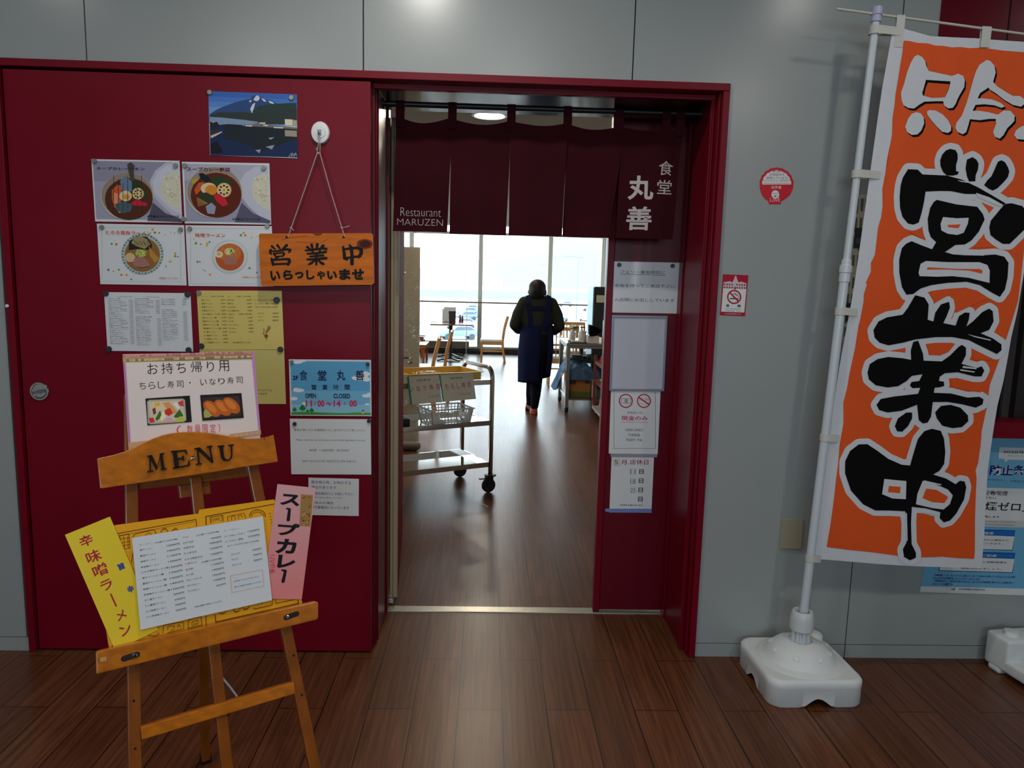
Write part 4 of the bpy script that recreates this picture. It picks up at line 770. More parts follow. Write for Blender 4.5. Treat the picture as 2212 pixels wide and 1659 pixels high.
dl(1.6, (1172, 410), (1168, 345), (1700, 248)); dl(1.0, (1205, 395), (1202, 350), (1300, 335), (1304, 380)); dl(.8, (1230, 385), (1228, 362), (1272, 354), (1275, 378)); dl(1.2, (1240, 372), (1262, 368))
for y in (356, 372, 388): dl(1.2, (1210, y), (1216, y - 1)); dl(1.2, (1290, y - 12), (1296, y - 13))
dl(.9, (1340, 385), (1338, 345), (1465, 318), (1478, 350), (1476, 365)); dl(.9, (1370, 372), (1368, 348), (1380, 338), (1395, 345), (1398, 368)); dl(.9, (1425, 362), (1420, 340), (1440, 332), (1455, 350))
yb.stroke(cE(*[(1570 + 62 * cos(t), 340 + 48 * sin(t)) for t in (pi * .95 + pi * 1.1 * i / 14 for i in range(15))]), 1.1, DB); yb.stroke(cE(*[(1570 + 46 * cos(t), 345 + 34 * sin(t)) for t in (pi + pi * i / 12 for i in range(13))]), .8, DB)
for i in range(9): t = pi * (1.05 + .9 * i / 8); dl(.8, (1570 + 50 * cos(t), 342 + 38 * sin(t)), (1570 + 58 * cos(t), 341 + 44 * sin(t)))
for i in range(5): dl(1, (1660 + i * 5, 325 + i * 24), (1672 + i * 4, 318 + i * 24))
dl(1.5, (560, 1360), (1170, 1205), (1170, 1120)); dl(1.5, (1240, 1110), (1245, 1165), (1890, 1020), (1880, 985)); dl(1.2, (440, 1250), (446, 1378), (470, 1374))
dl(1.1, (1030, 1215), (1032, 1150), (1130, 1122), (1138, 1188), (1030, 1215)); dl(.9, (1060, 1195), (1060, 1165), (1105, 1152), (1110, 1180), (1060, 1195)); dl(1.1, (1075, 1180), (1095, 1174))
dl(1, (835, 1250), (838, 1190), (995, 1165), (996, 1215), (870, 1250)); dl(.9, (870, 1230), (872, 1200), (925, 1195), (915, 1222), (890, 1232)); dl(.9, (945, 1212), (955, 1184), (975, 1206)); yb.stroke(cE(*[(750 + 50 * cos(t), 1255 + 18 * sin(t)) for t in (-.4 + 2.6 * i / 10 for i in range(11))]), 1.2, DB)
for x, y in ((1300, 1085), (1410, 1070), (1480, 1050)): dl(1.1, (x - 30, y - 6), (x - 18, y + 18), (x + 18, y + 8), (x + 26, y - 12)); dl(.9, (x - 10, y + 20), (x + 10, y + 16))
dl(1.2, (1540, 1055), (1545, 1065), (1680, 1035), (1690, 985)); dl(.9, (1570, 1035), (1585, 1010), (1605, 1022)); dl(1.1, (1710, 990), (1715, 1020), (1870, 988)); dl(.8, (540, 640), (560, 655)); dl(1.2, (590, 700), (598, 640), (604, 630))
yb.done()
ys = Sheet('menu_strip', 'yellow laminated strip with a red vertical title, left on the easel', 'menu strip', cE((58, 495), (408, 352), (816, 1218), (480, 1385)), P=EO + EN * -.006, N=EN, mat=M('lemon yellow paper', (236, 206, 50), .25))
RM = (176, 36, 60)
for ch, (x, y), sz in (('辛', (238, 533), 42), ('味', (296, 655), 46), ('噌', (347, 761), 46), ('ラ', (398, 878), 38), ('メ', (510, 1115), 34), ('ン', (545, 1228), 38)):
    a = ys.loc(*cE(x, y)); k = sz / 3.607 / 1590 * 1.6; ys.ltext(ch, (a[0] - k * 1.12, a[1] + k * 1.08), (a[0] + k * 1.12, a[1] - k * 1.08), RM, .016)
ys.stroke(cE((430, 950), (472, 1042)), 3.4, RM)
for ch, (x, y) in (('旨', (512, 733)), ('辛', (584, 910))):
    a = ys.loc(*cE(x, y)); k = .0066; ys.ltext(ch, (a[0] - k, a[1] + k * 1.2), (a[0] + k, a[1] - k * 1.2), (36, 66, 160), .045)
ys.done()
pk = Sheet('menu_strip', 'pink laminated strip with a black vertical title, right on the easel', 'menu strip', [(591, 1045.5), (677, 1053), (656.5, 1295), (574, 1292)], P=EO + EN * -.005, N=EN, mat=M('pink gradient paper', (222, 150, 152), .22))
pk.part('tint'); [pk.urect(0, i / 12, 1, 1, (214 + i, 162 - int(2.6 * i), 166 - int(2.8 * i))) for i in range(12)]; pk.part('lettering')
for ch, a, b_ in (('ス', (1756, 165), (1898, 268)), ('プ', (1735, 392), (1892, 500)), ('カ', (1722, 515), (1868, 640)), ('レ', (1735, 642), (1862, 752))): pk.text(ch, *cE(*a), *cE(*b_), (24, 22, 28), .045)
pk.stroke(cE((1800, 282), (1822, 290), (1812, 370)), [3, 6, 7.5], (24, 22, 28)); pk.stroke(cE((1762, 762), (1790, 770), (1772, 850)), [3, 6, 7.5], (24, 22, 28))
for i, ch in enumerate('こくうま'): pk.text(ch, *cE(1672, 642 + i * 37), *cE(1708, 674 + i * 37), (214, 60, 84), .012)
pk.part('brown_tape'); pk.poly(cE((1912, 172), (2004, 180), (1984, 422), (1898, 415)), (160, 122, 70))
rnd = random.Random(3)
for i in range(26): x, y = rnd.uniform(1918, 1982), rnd.uniform(190, 408); pk.ell(*cE(x, y), rnd.uniform(.8, 2.2), rnd.uniform(.8, 2), rnd.choice([(116, 80, 40), (196, 160, 96), (90, 60, 34)]), 8)
pk.stroke(cE((1972, 320), (1974, 345)), 1.6, (50, 36, 24)); pk.done()
mp_ = Sheet('price_list', 'large white price list mounted across the easel', 'price list', [(285.5, 1162), (567.7, 1115), (587.7, 1296.4), (303, 1360.4)], P=EO, N=EN, mat=LAMI)
T1 = (58, 58, 60)
def mrow(t, x, y, wd, hgt=17, col=T1, b_=.004, sl=-.178): mp_.text(t, *cE(x, y - hgt / 2 - 1), *cE(x + wd, y + wd * sl * 0 + hgt / 2), col, b_)
def erow(t, x, y, x1, y1, h_=17, col=T1, b_=.004):      # text from (x,y) to (x1,y1) along the slanted line (centres of first and last letters)
    a, c_ = mp_.loc(*cE(x, y)), mp_.loc(*cE(x1, y1)); k = h_ / 3.607 * .00088 / 2; ym = (a[1] + c_[1]) / 2
    mp_.ltext(t, (a[0], ym + k), (c_[0], ym - k), col, b_)
SL = -.178
def er(t, x, y, wd, **k): erow(t, x, y, x + wd, y + wd * SL, **k)
er('ラーメン', 650, 568, 95, col=(150, 120, 110)); er('(大盛り150円増)', 772, 552, 180); er('そば', 990, 510, 44, col=(190, 80, 90)); er('(大盛り150円増)', 1096, 494, 180); er('スープカレー', 1310, 458, 120, col=(150, 120, 110))
MY1 = [(654, 608, 100), (658, 654, 122), (661, 698, 122), (664, 742, 142), (670, 780, 208), (674, 824, 168), (678, 868, 184), (682, 912, 184), (686, 955, 205), (692, 997, 140), (697, 1040, 160), (702, 1084, 160), (706, 1126, 182)]
for (a, p), (x, y, wd) in zip(MENU1, MY1): er(a, x, y, wd)
for (a, p), (x, y) in zip(MENU1, ((865, 574), (868, 614), (872, 655), (877, 697), (884, 742), (886, 782), (890, 826), (894, 868), (900, 912), (920, 950), (926, 993), (930, 1034), (934, 1076))): er(p, x, y, 100 if len(p) > 4 else 80)
MY2 = [(992, 552, 80), (995, 592, 82), (1000, 634, 98), (1005, 680, 138), (1008, 714, 90), (1012, 760, 58), (1016, 802, 58), (1020, 842, 118), (1024, 884, 98), (1030, 926, 98)]
for i, ((a, p), (x, y, wd)) in enumerate(zip(MENU2, MY2)): er(a, x, y, wd, col=(190, 90, 70) if i == 4 else T1)
for i, ((a, p), (x, y)) in enumerate(zip(MENU2, ((1212, 516), (1200, 554), (1202, 596), (1206, 640), (1136, 700), (1214, 720), (1218, 762), (1222, 802), (1226, 842), (1250, 882)))): er(p, x, y, 158 if i == 4 else 92 if len(p) > 4 else 74)
er('スープカレーチキン', 1314, 502, 160); er('1500円', 1496, 462, 88); er('スープカレー野菜', 1318, 542, 142); er('1300円', 1500, 502, 86); er('各ライス付き(大盛り150円増)', 1338, 576, 244, h_=15); er('小ライス', 1364, 642, 70); er('250円', 1532, 606, 68); er('ライス', 1370, 682, 50); er('700円', 1536, 646, 68); er('大ライス', 1374, 724, 70); er('380円', 1540, 688, 68); er('＊税込価格で表示しています', 1076, 1046, 216, h_=15)
er('お決まりになりましたら', 1386, 848, 196, col=(60, 110, 170)); er('係りの者をお呼びください', 1390, 892, 216, col=(60, 110, 170))
mp_.part('orange_box').stroke(cE((1360, 806), (1610, 758), (1622, 885), (1372, 938)), .7, (226, 150, 70), closed=True); mp_.done()
# takeout poster behind the head board
c4e = K(200, 610, 4.741)
tk = Sheet('poster', 'takeout sushi poster with two food photos, clipped above the easel headboard', 'poster', [(264.3, 766), (546, 759.8), (564, 950), (279, 972)], P=EO + EN * -.0135, N=EN, mat=M('warm white paper', (222, 208, 204), .4))
tk.part('patterned_tape'); tk.poly(c4e((306, 742), (1640, 712), (1640, 752), (308, 786)), (196, 138, 130)); tk.poly(c4e((308, 786), (1640, 752), (1632, 786), (310, 822)), (172, 150, 98))
rnd = random.Random(5)
for i in range(44): x = 318 + i * 30; tk.ell(*c4e(x, 757 - i * .9 + rnd.uniform(-6, 6)), 2.6, 2.6, rnd.choice([(214, 150, 140), (178, 116, 112)]), 8); tk.ell(*c4e(x + 12, 800 - i * .9), 3.2, 2.8, rnd.choice([(206, 186, 126), (140, 122, 74), (190, 170, 112)]), 10)
tk.poly(c4e((1626, 712), (1650, 712), (1720, 1560), (1704, 1560)), (196, 130, 190)); tk.poly(c4e((318, 826), (332, 824), (384, 1640), (368, 1640)), (186, 110, 180))
tk.poly(c4e((362, 1645), (640, 1610), (640, 1660), (366, 1700)), (196, 156, 120)); tk.poly(c4e((1400, 1556), (1720, 1514), (1722, 1560), (1400, 1600)), (190, 150, 112))
for i in range(12): tk.ell(*c4e(1420 + i * 26, 1574 - i * 3.4), 2.8, 2.4, (206, 150, 130) if i % 2 else (196, 178, 120), 8)
tk.z = .0011; tk.part('lettering')
for ch, a, b_ in (('お', (556, 832), (672, 938)), ('持', (700, 826), (828, 934)), ('ち', (856, 822), (956, 926)), ('帰', (1000, 812), (1124, 920)), ('り', (1166, 812), (1246, 914)), ('用', (1284, 800), (1400, 908))): tk.text(ch, *c4e(*a), *c4e(*b_), (26, 24, 28), -.004)
for i, ch in enumerate('ちらし寿司'): tk.text(ch, *c4e(474 + i * 96, 1024 - i * 4), *c4e(548 + i * 96, 1094 - i * 5), (26, 24, 28), -.006)
tk.text('・', *c4e(988, 1020), *c4e(1004, 1034), (26, 24, 28))
for i, ch in enumerate('いなり寿司'): tk.text(ch, *c4e(1100 + i * 92, 992 - i * 6), *c4e(1170 + i * 92, 1052 - i * 5), (26, 24, 28), -.006)
for i, ch in enumerate('（数量限定）'): tk.text(ch, *c4e(886 + i * 78 - (30 if i == 0 else 0) + (8 if i == 5 else 0), 1468 - i * 4), *c4e(886 + i * 78 + (24 if i == 0 else 66) - (34 if i == 5 else 0), 1556 - i * 5), (206, 66, 96), -.004)
tk.part('picture'); tk.poly(c4e((540, 1190), (994, 1160), (1015, 1430), (562, 1466)), (22, 22, 26)); tk.poly(c4e((556, 1222), (580, 1205), (920, 1190), (945, 1205), (960, 1410), (935, 1430), (590, 1455), (566, 1440)), (176, 170, 150)); tk.poly(c4e((572, 1225), (925, 1205), (945, 1405), (590, 1440)), (206, 196, 170))
for col, pts in (((226, 200, 160), [(600, 1235), (700, 1220), (740, 1300), (640, 1330)]), ((222, 150, 90), [(720, 1235), (780, 1225), (870, 1330), (830, 1350), (760, 1300)]), ((204, 50, 30), [(738, 1310), (790, 1285), (822, 1340), (780, 1370), (740, 1350)]), ((70, 110, 40), [(640, 1400), (690, 1310), (710, 1370), (660, 1420)]), ((60, 100, 44), [(830, 1375), (890, 1300), (930, 1370), (850, 1390)]), ((186, 190, 90), [(830, 1420), (900, 1370), (950, 1400), (940, 1425), (850, 1435)]), ((222, 160, 190), [(740, 1410), (780, 1380), (820, 1400), (800, 1430), (750, 1430)]), ((206, 50, 60), [(572, 1390), (620, 1385), (640, 1430), (590, 1440)]), ((214, 60, 70), [(870, 1230), (925, 1205), (935, 1270), (890, 1265)]), ((240, 226, 200), [(690, 1390), (720, 1320), (755, 1370), (700, 1430)]), ((226, 176, 70), [(630, 1240), (680, 1225), (690, 1260), (640, 1270)]), ((110, 64, 40), [(610, 1300), (640, 1280), (650, 1340), (625, 1360)]), ((230, 226, 216), [(820, 1240), (860, 1225), (900, 1290), (870, 1300)]), ((226, 190, 70), [(700, 1425), (730, 1410), (728, 1436), (704, 1440)])): tk.poly(c4e(*pts), col)
tk.poly(c4e((1100, 1155), (1522, 1134), (1546, 1388), (1124, 1418)), (34, 26, 28)); tk.poly(c4e((1125, 1185), (1500, 1165), (1520, 1365), (1140, 1395)), (58, 46, 48))
for x, y in ((1220, 1295), (1330, 1285), (1420, 1262)):
    tk.ell(*c4e(x, y), 22, 13, (196, 94, 28), rot=.72); tk.ell(*c4e(x - 8, y - 12), 15, 7, (218, 124, 50), rot=.72)
tk.poly(c4e((1135, 1330), (1150, 1295), (1180, 1315), (1222, 1365), (1190, 1385), (1140, 1388)), (166, 168, 92)); tk.done()
# loose pale cord on the floor behind the easel
B().tube([F(474, 1459, .004), F(483, 1467, .004), F(497, 1484, .004), F(511, 1503, .004), F(520, 1530, .004)], .004, 8).build('cord', M('pale grey cord', (176, 188, 198), .5), smooth=50)
tag(bpy.data.objects['cord'], 'pale grey cord lying on the floor behind the easel', 'cord')
# ================================================================== BANNER STAND
BY = -.18; BP = Vector((0, BY, 0)); BN = Vector((0, -1, 0))
g1 = K(1760, 0, 3.949); g2 = K(1780, 300, 4.148); g3 = K(1740, 650, 2.72)
bn = thing('banner_stand', 'white pole stand with tall orange brush lettered banner on the right', 'banner stand', (1.18, BY, 0))
PT = M('white enamelled tube', (206, 216, 222), .3)
pt = W(1895, 20, BY); pb = W(1728, 1388, BY); pm = W(1826, 588, BY); pd = (pt - pb).normalized()
B().tube([pm, pt - pd * .012], .0125, 16).build('upper_pole', PT, bn, smooth=40)
B().tube([pb, pm], .0155, 16).build('lower_pole', PT, bn, smooth=40)
B().lathe([(.0125, 0), (.0185, .002), (.0185, .03), (.017, .032), (.0205, .034), (.0205, .058), (.0165, .06), (.0165, .075), (.0125, .08)], pm - pd * .035, 20, 0, pd).build('pole_joint', PT, bn, smooth=35)
pc = B().lathe([(.013, -.02), (.0165, -.018), (.0165, -.006), (.0145, -.004), (.0145, .002), (.0175, .004), (.018, .02), (.0165, .028), (0, .03)], pt - pd * .022, 20, 0, pd).build('pole_cap', M('pale lilac plastic', (186, 186, 214), .4), bn, smooth=35)
ra, rb = W(1807, 19, BY), W(2260, 80, BY)
r_ = [ra + (rb - ra) * (i / 12) for i in range(13)]
for i, p in enumerate(r_): p.z -= .006 * sin(pi * i / 12) * 0
B().tube(r_, .0042, 10).build('cross_rod', M('ivory thin rod', (206, 204, 190), .4), bn, smooth=50)
# cloth: a gently waved surface over the banner plane
def wave(x, z): return .010 * sin(x * 9 + z * 1.3) * (.4 + .6 * min(1, max(0, (x - 1.25) / .5))) + .006 * sin(z * 6.5 + x * 3)
bs = Sheet('x', None, None, [(1757, 1207), (2122, 1229), (2122, 1100), (1757, 1100)], Y=BY, axes=Vector((1, 0, 0)))
bpy.data.objects.remove(bs.o)
CLW = M('white polyester cloth', (214, 218, 224), .75, bump=.2, bscale=260, noise=.02); OR = M('orange polyester cloth', (232, 84, 10), .7, bump=.2, bscale=260, noise=.03, scale=8); BKC = M('black banner ink', (13, 12, 13), .8, spec=.1)
def cut(name, polys, mt, lift, parent):          # flat polygons cut to small pieces, then bent with the cloth
    bm = bmesh.new()
    for ip, p in enumerate(polys):
        try: bm.faces.new([bm.verts.new((a.x, a.y, (ip % 14) * 1.2e-5)) for a in p])
        except ValueError: pass
    bmesh.ops.triangulate(bm, faces=bm.faces)
    for k in range(0, 60):
        for co, no in (((.9 + k * .035, 0, 0), (1, 0, 0)), ((0, .3 + k * .035, 0), (0, 1, 0))):
            bmesh.ops.bisect_plane(bm, geom=bm.verts[:] + bm.edges[:] + bm.faces[:], dist=1e-6, plane_co=co, plane_no=no)
    b = B(); bm.verts.index_update()
    b.add([Vector((v.co.x, BY - lift - v.co.z - wave(v.co.x, v.co.y), v.co.y)) for v in bm.verts], [[v.index for v in f.verts][::1] for f in bm.faces]); bm.free()
    return b.build(name, mt, parent, smooth=80, recalc=False)
def wl(pts): return [Vector((q.x, q.z)) for q in (W(x, y, BY) for x, y in pts)]
def fat(pts, r):                                  # the outline of a stroke widened by r metres
    out = [pts]
    for i, p in enumerate(pts):
        q = pts[(i + 1) % len(pts)]; d = q - p
        if d.length < 1e-5: continue
        n = Vector((-d.y, d.x)).normalized() * r; out.append([p - n, q - n, q + n, p + n]); out.append([p + Vector((cos(t), sin(t))) * r for t in (2 * pi * j / 12 for j in range(12))])
    return out
cl_l = [(1757, 1207), (1768, 1130), (1790, 960), (1815, 790), (1838, 650), (1862, 480), (1890, 300), (1906, 190), (1925, 76)]
cl_r = [(2295, 118), (2270, 250), (2238, 440), (2206, 620), (2197.6, 668), (2184, 728), (2170, 820), (2157.8, 880), (2151.8, 926), (2139.8, 1020), (2129.7, 1157), (2122, 1229)]
cl_top = [(1947, 62), (2010, 78), (2110, 82), (2212, 92)]
ex_ = lambda o, a: Vector((o.x + a[0], o.z + a[1]))
cloth = cut('banner_cloth', [wl(cl_l + cl_top + cl_r + [(2000, 1222), (1880, 1215)])], CLW, 0, bn)
og = list(g1((755, 350), (800, 352), (880, 368), (960, 370), (1030, 388), (1100, 390), (1175, 402), (1250, 398), (1320, 408), (1400, 405), (1500, 415), (1600, 432), (1785, 452))) + [(2278, 140), (2250, 300), (2222, 470), (2198, 650), (2172, 736), (2155, 790), (2141, 832), (2136, 880), (2131, 907), (2125, 938)] + list(g3((1050, 780), (1045, 850), (1030, 960), (1015, 1000), (1020, 1050), (1012, 1180), (1005, 1300), (1000, 1480), (995, 1518), (900, 1512), (800, 1500), (650, 1500), (520, 1488), (380, 1470), (260, 1460), (122, 1445), (128, 1400), (140, 1330), (165, 1150), (175, 1060), (190, 960), (200, 850), (225, 720), (225, 600), (245, 520), (260, 430), (290, 280), (310, 130))) + list(g2((310, 1659), (345, 1450), (345, 1390), (372, 1300), (360, 1290), (405, 1190), (405, 1110), (440, 1040), (455, 920), (470, 800), (500, 700), (515, 600), (515, 450), (545, 310), (560, 200), (590, 60))) + list(g1((580, 1600), (612, 1390), (640, 1250), (660, 1150), (665, 1000), (682, 900), (690, 800), (715, 650), (728, 550), (745, 450), (748, 400)))
cut('orange_field', [wl(og)], OR, .0012, cloth)
SHI = [g1(*p) for p in (
 ((875, 470), (910, 485), (940, 520), (950, 560), (975, 605), (1050, 620), (1180, 645), (1230, 625), (1275, 645), (1290, 680), (1285, 740), (1250, 800), (1230, 840), (1215, 880), (1190, 915), (1150, 920), (1115, 895), (1105, 860), (1040, 860), (940, 865), (890, 895), (850, 925), (800, 920), (755, 895), (740, 850), (735, 790), (760, 720), (785, 620), (815, 540), (845, 485)),
 ((870, 955), (910, 965), (935, 1000), (940, 1050), (915, 1110), (880, 1145), (830, 1150), (790, 1125), (773, 1080), (800, 1010), (830, 970)),
 ((985, 935), (1040, 940), (1100, 970), (1150, 1020), (1178, 1070), (1178, 1110), (1150, 1130), (1100, 1120), (1060, 1085), (1010, 1030), (970, 980), (962, 950)),
 ((1470, 510), (1500, 520), (1535, 560), (1545, 620), (1525, 700), (1480, 750), (1420, 790), (1395, 850), (1380, 900), (1350, 960), (1340, 1010), (1325, 1070), (1310, 1120), (1280, 1140), (1235, 1120), (1215, 1085), (1225, 1040), (1270, 980), (1310, 870), (1350, 720), (1380, 610), (1410, 550)),
 ((1460, 700), (1525, 695), (1560, 735), (1640, 790), (1690, 820), (1740, 820), (1775, 845), (1780, 890), (1755, 912), (1690, 895), (1620, 850), (1560, 800), (1500, 760)),
 ((1390, 835), (1450, 835), (1520, 845), (1590, 875), (1625, 905), (1600, 918), (1540, 895), (1460, 885), (1375, 890)),
 ((1340, 940), (1420, 940), (1500, 955), (1570, 975), (1620, 940), (1670, 945), (1705, 985), (1705, 1030), (1680, 1060), (1650, 1090), (1620, 1150), (1590, 1180), (1550, 1160), (1535, 1120), (1560, 1050), (1555, 1010), (1500, 1010), (1420, 1020), (1330, 1010)),
 ((1790, 1070), (1760, 1080), (1720, 1110), (1705, 1150), (1730, 1185), (1790, 1192), (1900, 1170), (1960, 1100), (1940, 1050), (1860, 1050)))]
sh = [[(x + 3.4, y + 4.6) for x, y in p] for p in SHI]
cut('lettering', [wl(p) for p in sh], BKC, .0018, cloth)
cut('lettering', [wl(p) for p in SHI], CLW, .0023, cloth)
cut('lettering', [wl(g1((950, 680), (1165, 691), (1162, 714), (1150, 760), (1120, 826), (1000, 832), (925, 812), (920, 790), (935, 740)))], BKC, .0027, cloth)
cut('lettering', [wl(g1((968, 704), (1156, 716), (1148, 750), (1118, 826), (1000, 832), (935, 814), (950, 745)))], OR, .0031, cloth)
BK2 = [g2(*p) for p in (
 ((1145, 85), (1195, 95), (1215, 130), (1215, 180), (1200, 230), (1200, 285), (1225, 290), (1215, 315), (1170, 325), (1115, 325), (1080, 295), (1055, 240), (1052, 190), (1070, 140), (1105, 100)),
 ((1350, 158), (1385, 180), (1405, 215), (1400, 270), (1380, 320), (1375, 375), (1320, 378), (1300, 330), (1288, 260), (1300, 180)),
 ((1605, 188), (1635, 205), (1660, 250), (1672, 290), (1660, 340), (1620, 390), (1570, 440), (1530, 460), (1490, 440), (1455, 410), (1480, 370), (1520, 330), (1550, 260), (1575, 200)),
 ((750, 272), (840, 275), (885, 318), (1110, 325), (1250, 360), (1400, 430), (1520, 500), (1640, 575), (1620, 600), (1560, 560), (1470, 520), (1380, 490), (1280, 490), (1150, 465), (1040, 465), (910, 472), (895, 560), (870, 660), (840, 750), (790, 770), (740, 760), (690, 700), (670, 620), (668, 520), (680, 420), (700, 350)),
 ((1640, 580), (1690, 575), (1780, 600), (1830, 660), (1830, 760), (1790, 820), (1740, 870), (1670, 940), (1610, 940), (1550, 900), (1505, 860), (1495, 790), (1510, 730), (1560, 670), (1600, 620)),
 ((1015, 545), (1200, 585), (1390, 605), (1440, 670), (1455, 720), (1400, 830), (1330, 910), (1270, 945), (1180, 950), (1080, 1015), (1250, 1040), (1400, 1045), (1540, 1035), (1620, 1055), (1655, 1110), (1645, 1240), (1620, 1350), (1575, 1415), (1510, 1380), (1400, 1310), (1280, 1280), (1100, 1290), (950, 1310), (850, 1340), (780, 1390), (720, 1395), (680, 1330), (655, 1200), (655, 1080), (680, 980), (720, 940), (770, 918), (850, 950), (960, 990), (1000, 925), (950, 880), (930, 820), (925, 720), (950, 620), (985, 565)))]
BK3 = [g3(*p) for p in (
 ((633, -34), (690, -20), (715, 20), (710, 110), (745, 120), (755, 70), (790, 20), (840, 5), (845, 40), (825, 90), (805, 130), (880, 145), (900, 90), (935, 68), (965, 70), (960, 110), (945, 150), (985, 120), (1040, 65), (1080, 45), (1100, 60), (1105, 120), (1080, 170), (1030, 190), (1100, 220), (1150, 255), (1150, 290), (1125, 312), (1060, 280), (960, 230), (860, 212), (760, 212), (640, 225), (560, 245), (480, 260), (430, 245), (400, 215), (392, 170), (420, 120), (470, 95), (560, 80), (590, 40)),
 ((625, 240), (655, 232), (685, 310), (690, 350), (800, 355), (850, 320), (900, 270), (920, 258), (945, 275), (945, 320), (920, 370), (1010, 395), (1040, 385), (1055, 410), (1040, 445), (1000, 445), (900, 420), (820, 425), (790, 445), (785, 470), (815, 475), (818, 500), (790, 508), (760, 510), (755, 540), (860, 545), (960, 570), (1030, 565), (1055, 580), (1050, 610), (1010, 630), (930, 610), (840, 595), (750, 595), (740, 680), (720, 715), (690, 720), (665, 700), (655, 610), (560, 645), (480, 655), (430, 640), (415, 610), (440, 575), (520, 560), (660, 545), (672, 510), (625, 512), (610, 495), (620, 475), (665, 470), (685, 430), (620, 440), (590, 470), (540, 500), (480, 508), (410, 495), (370, 460), (362, 420), (375, 370), (420, 340), (480, 328), (560, 335), (615, 345), (612, 290)),
 ((590, 655), (625, 655), (625, 690), (600, 735), (565, 768), (535, 765), (522, 735), (540, 690)),
 ((800, 618), (860, 612), (920, 630), (965, 675), (968, 710), (930, 745), (870, 750), (810, 735), (775, 690), (765, 655)),
 ((745, 752), (800, 765), (820, 810), (828, 890), (820, 960), (790, 1000), (750, 1020), (830, 1045), (890, 1080), (915, 1060), (945, 1065), (955, 1100), (940, 1170), (890, 1250), (850, 1290), (810, 1300), (785, 1275), (790, 1240), (700, 1215), (615, 1205), (608, 1300), (610, 1420), (635, 1470), (635, 1500), (600, 1515), (565, 1495), (558, 1450), (580, 1410), (585, 1300), (575, 1230), (480, 1225), (400, 1225), (330, 1190), (260, 1110), (228, 1010), (230, 940), (260, 880), (310, 842), (360, 840), (420, 880), (480, 925), (560, 960), (610, 965), (630, 900), (660, 810), (700, 765)))]
fatp = []
for p in BK2 + BK3: fatp += fat(wl(p), .0205)
cut('letter_outline', fatp, CLW, .0018, cloth)
cut('lettering', [wl(p) for p in BK2 + BK3], BKC, .0030, cloth)
HOLES = [g2((1070, 700), (1200, 710), (1310, 705), (1300, 760), (1260, 840), (1200, 860), (1110, 850), (1050, 820), (1045, 760)), g2((850, 1120), (900, 1095), (1100, 1105), (1400, 1105), (1470, 1130), (1490, 1180), (1485, 1290), (1400, 1270), (1300, 1245), (1150, 1230), (1000, 1235), (840, 1230), (830, 1200)), g3((455, 1042), (585, 1055), (580, 1160), (500, 1155), (440, 1130)), g3((685, 1055), (760, 1075), (840, 1110), (870, 1145), (850, 1195), (810, 1225), (740, 1215), (640, 1190), (650, 1130)),
 g2((1210, 366), (1300, 382), (1308, 390), (1240, 380)), g2((1380, 480), (1500, 520), (1620, 590), (1600, 606), (1480, 556), (1400, 520)), g2((1080, 1012), (1200, 1018), (1440, 1030), (1440, 1046), (1260, 1042), (1150, 1034)), g3((930, 382), (1010, 396), (1008, 402), (925, 394)), g3((915, 402), (1000, 416), (998, 422), (912, 410)), g3((950, 195), (1090, 228), (1088, 234), (1000, 214)), g3((690, 1052), (800, 1078), (798, 1084), (700, 1062)), g3((655, 1226), (780, 1250), (778, 1256), (660, 1234)), g3((578, 1240), (584, 1240), (586, 1400), (580, 1400))]
cut('lettering', [wl(p) for p in HOLES], CLW, .0034, cloth)
cut('lettering', [wl(p) for p in (g2((1110, 770), (1235, 765), (1210, 800), (1115, 790)), g2((915, 1150), (1200, 1165), (1400, 1165), (1425, 1180), (1420, 1208), (1300, 1180), (1100, 1170), (905, 1172)), g3((480, 1082), (550, 1088), (545, 1125), (475, 1118)), g3((705, 1100), (770, 1110), (830, 1145), (840, 1155), (815, 1188), (740, 1180), (680, 1155)))], OR, .0038, cloth)
# orange showing between the letter outlines
cut('orange_field', [wl(p) for p in (g2((865, 810), (895, 905), (840, 880), (740, 830)), g2((1435, 885), (1530, 970), (1340, 975)), g2((930, 1380), (1080, 1345), (1240, 1345), (1400, 1390), (1500, 1440), (1440, 1440), (1180, 1560), (1160, 1440), (1110, 1400), (985, 1470)), g3((705, 252), (880, 252), (840, 300), (790, 320), (725, 318)), g3((535, 290), (582, 284), (578, 305)), g3((990, 290), (1060, 320), (1110, 350), (990, 345)), g3((862, 462), (1050, 495), (1040, 540), (960, 530), (865, 505)))], OR, .0026, cloth)
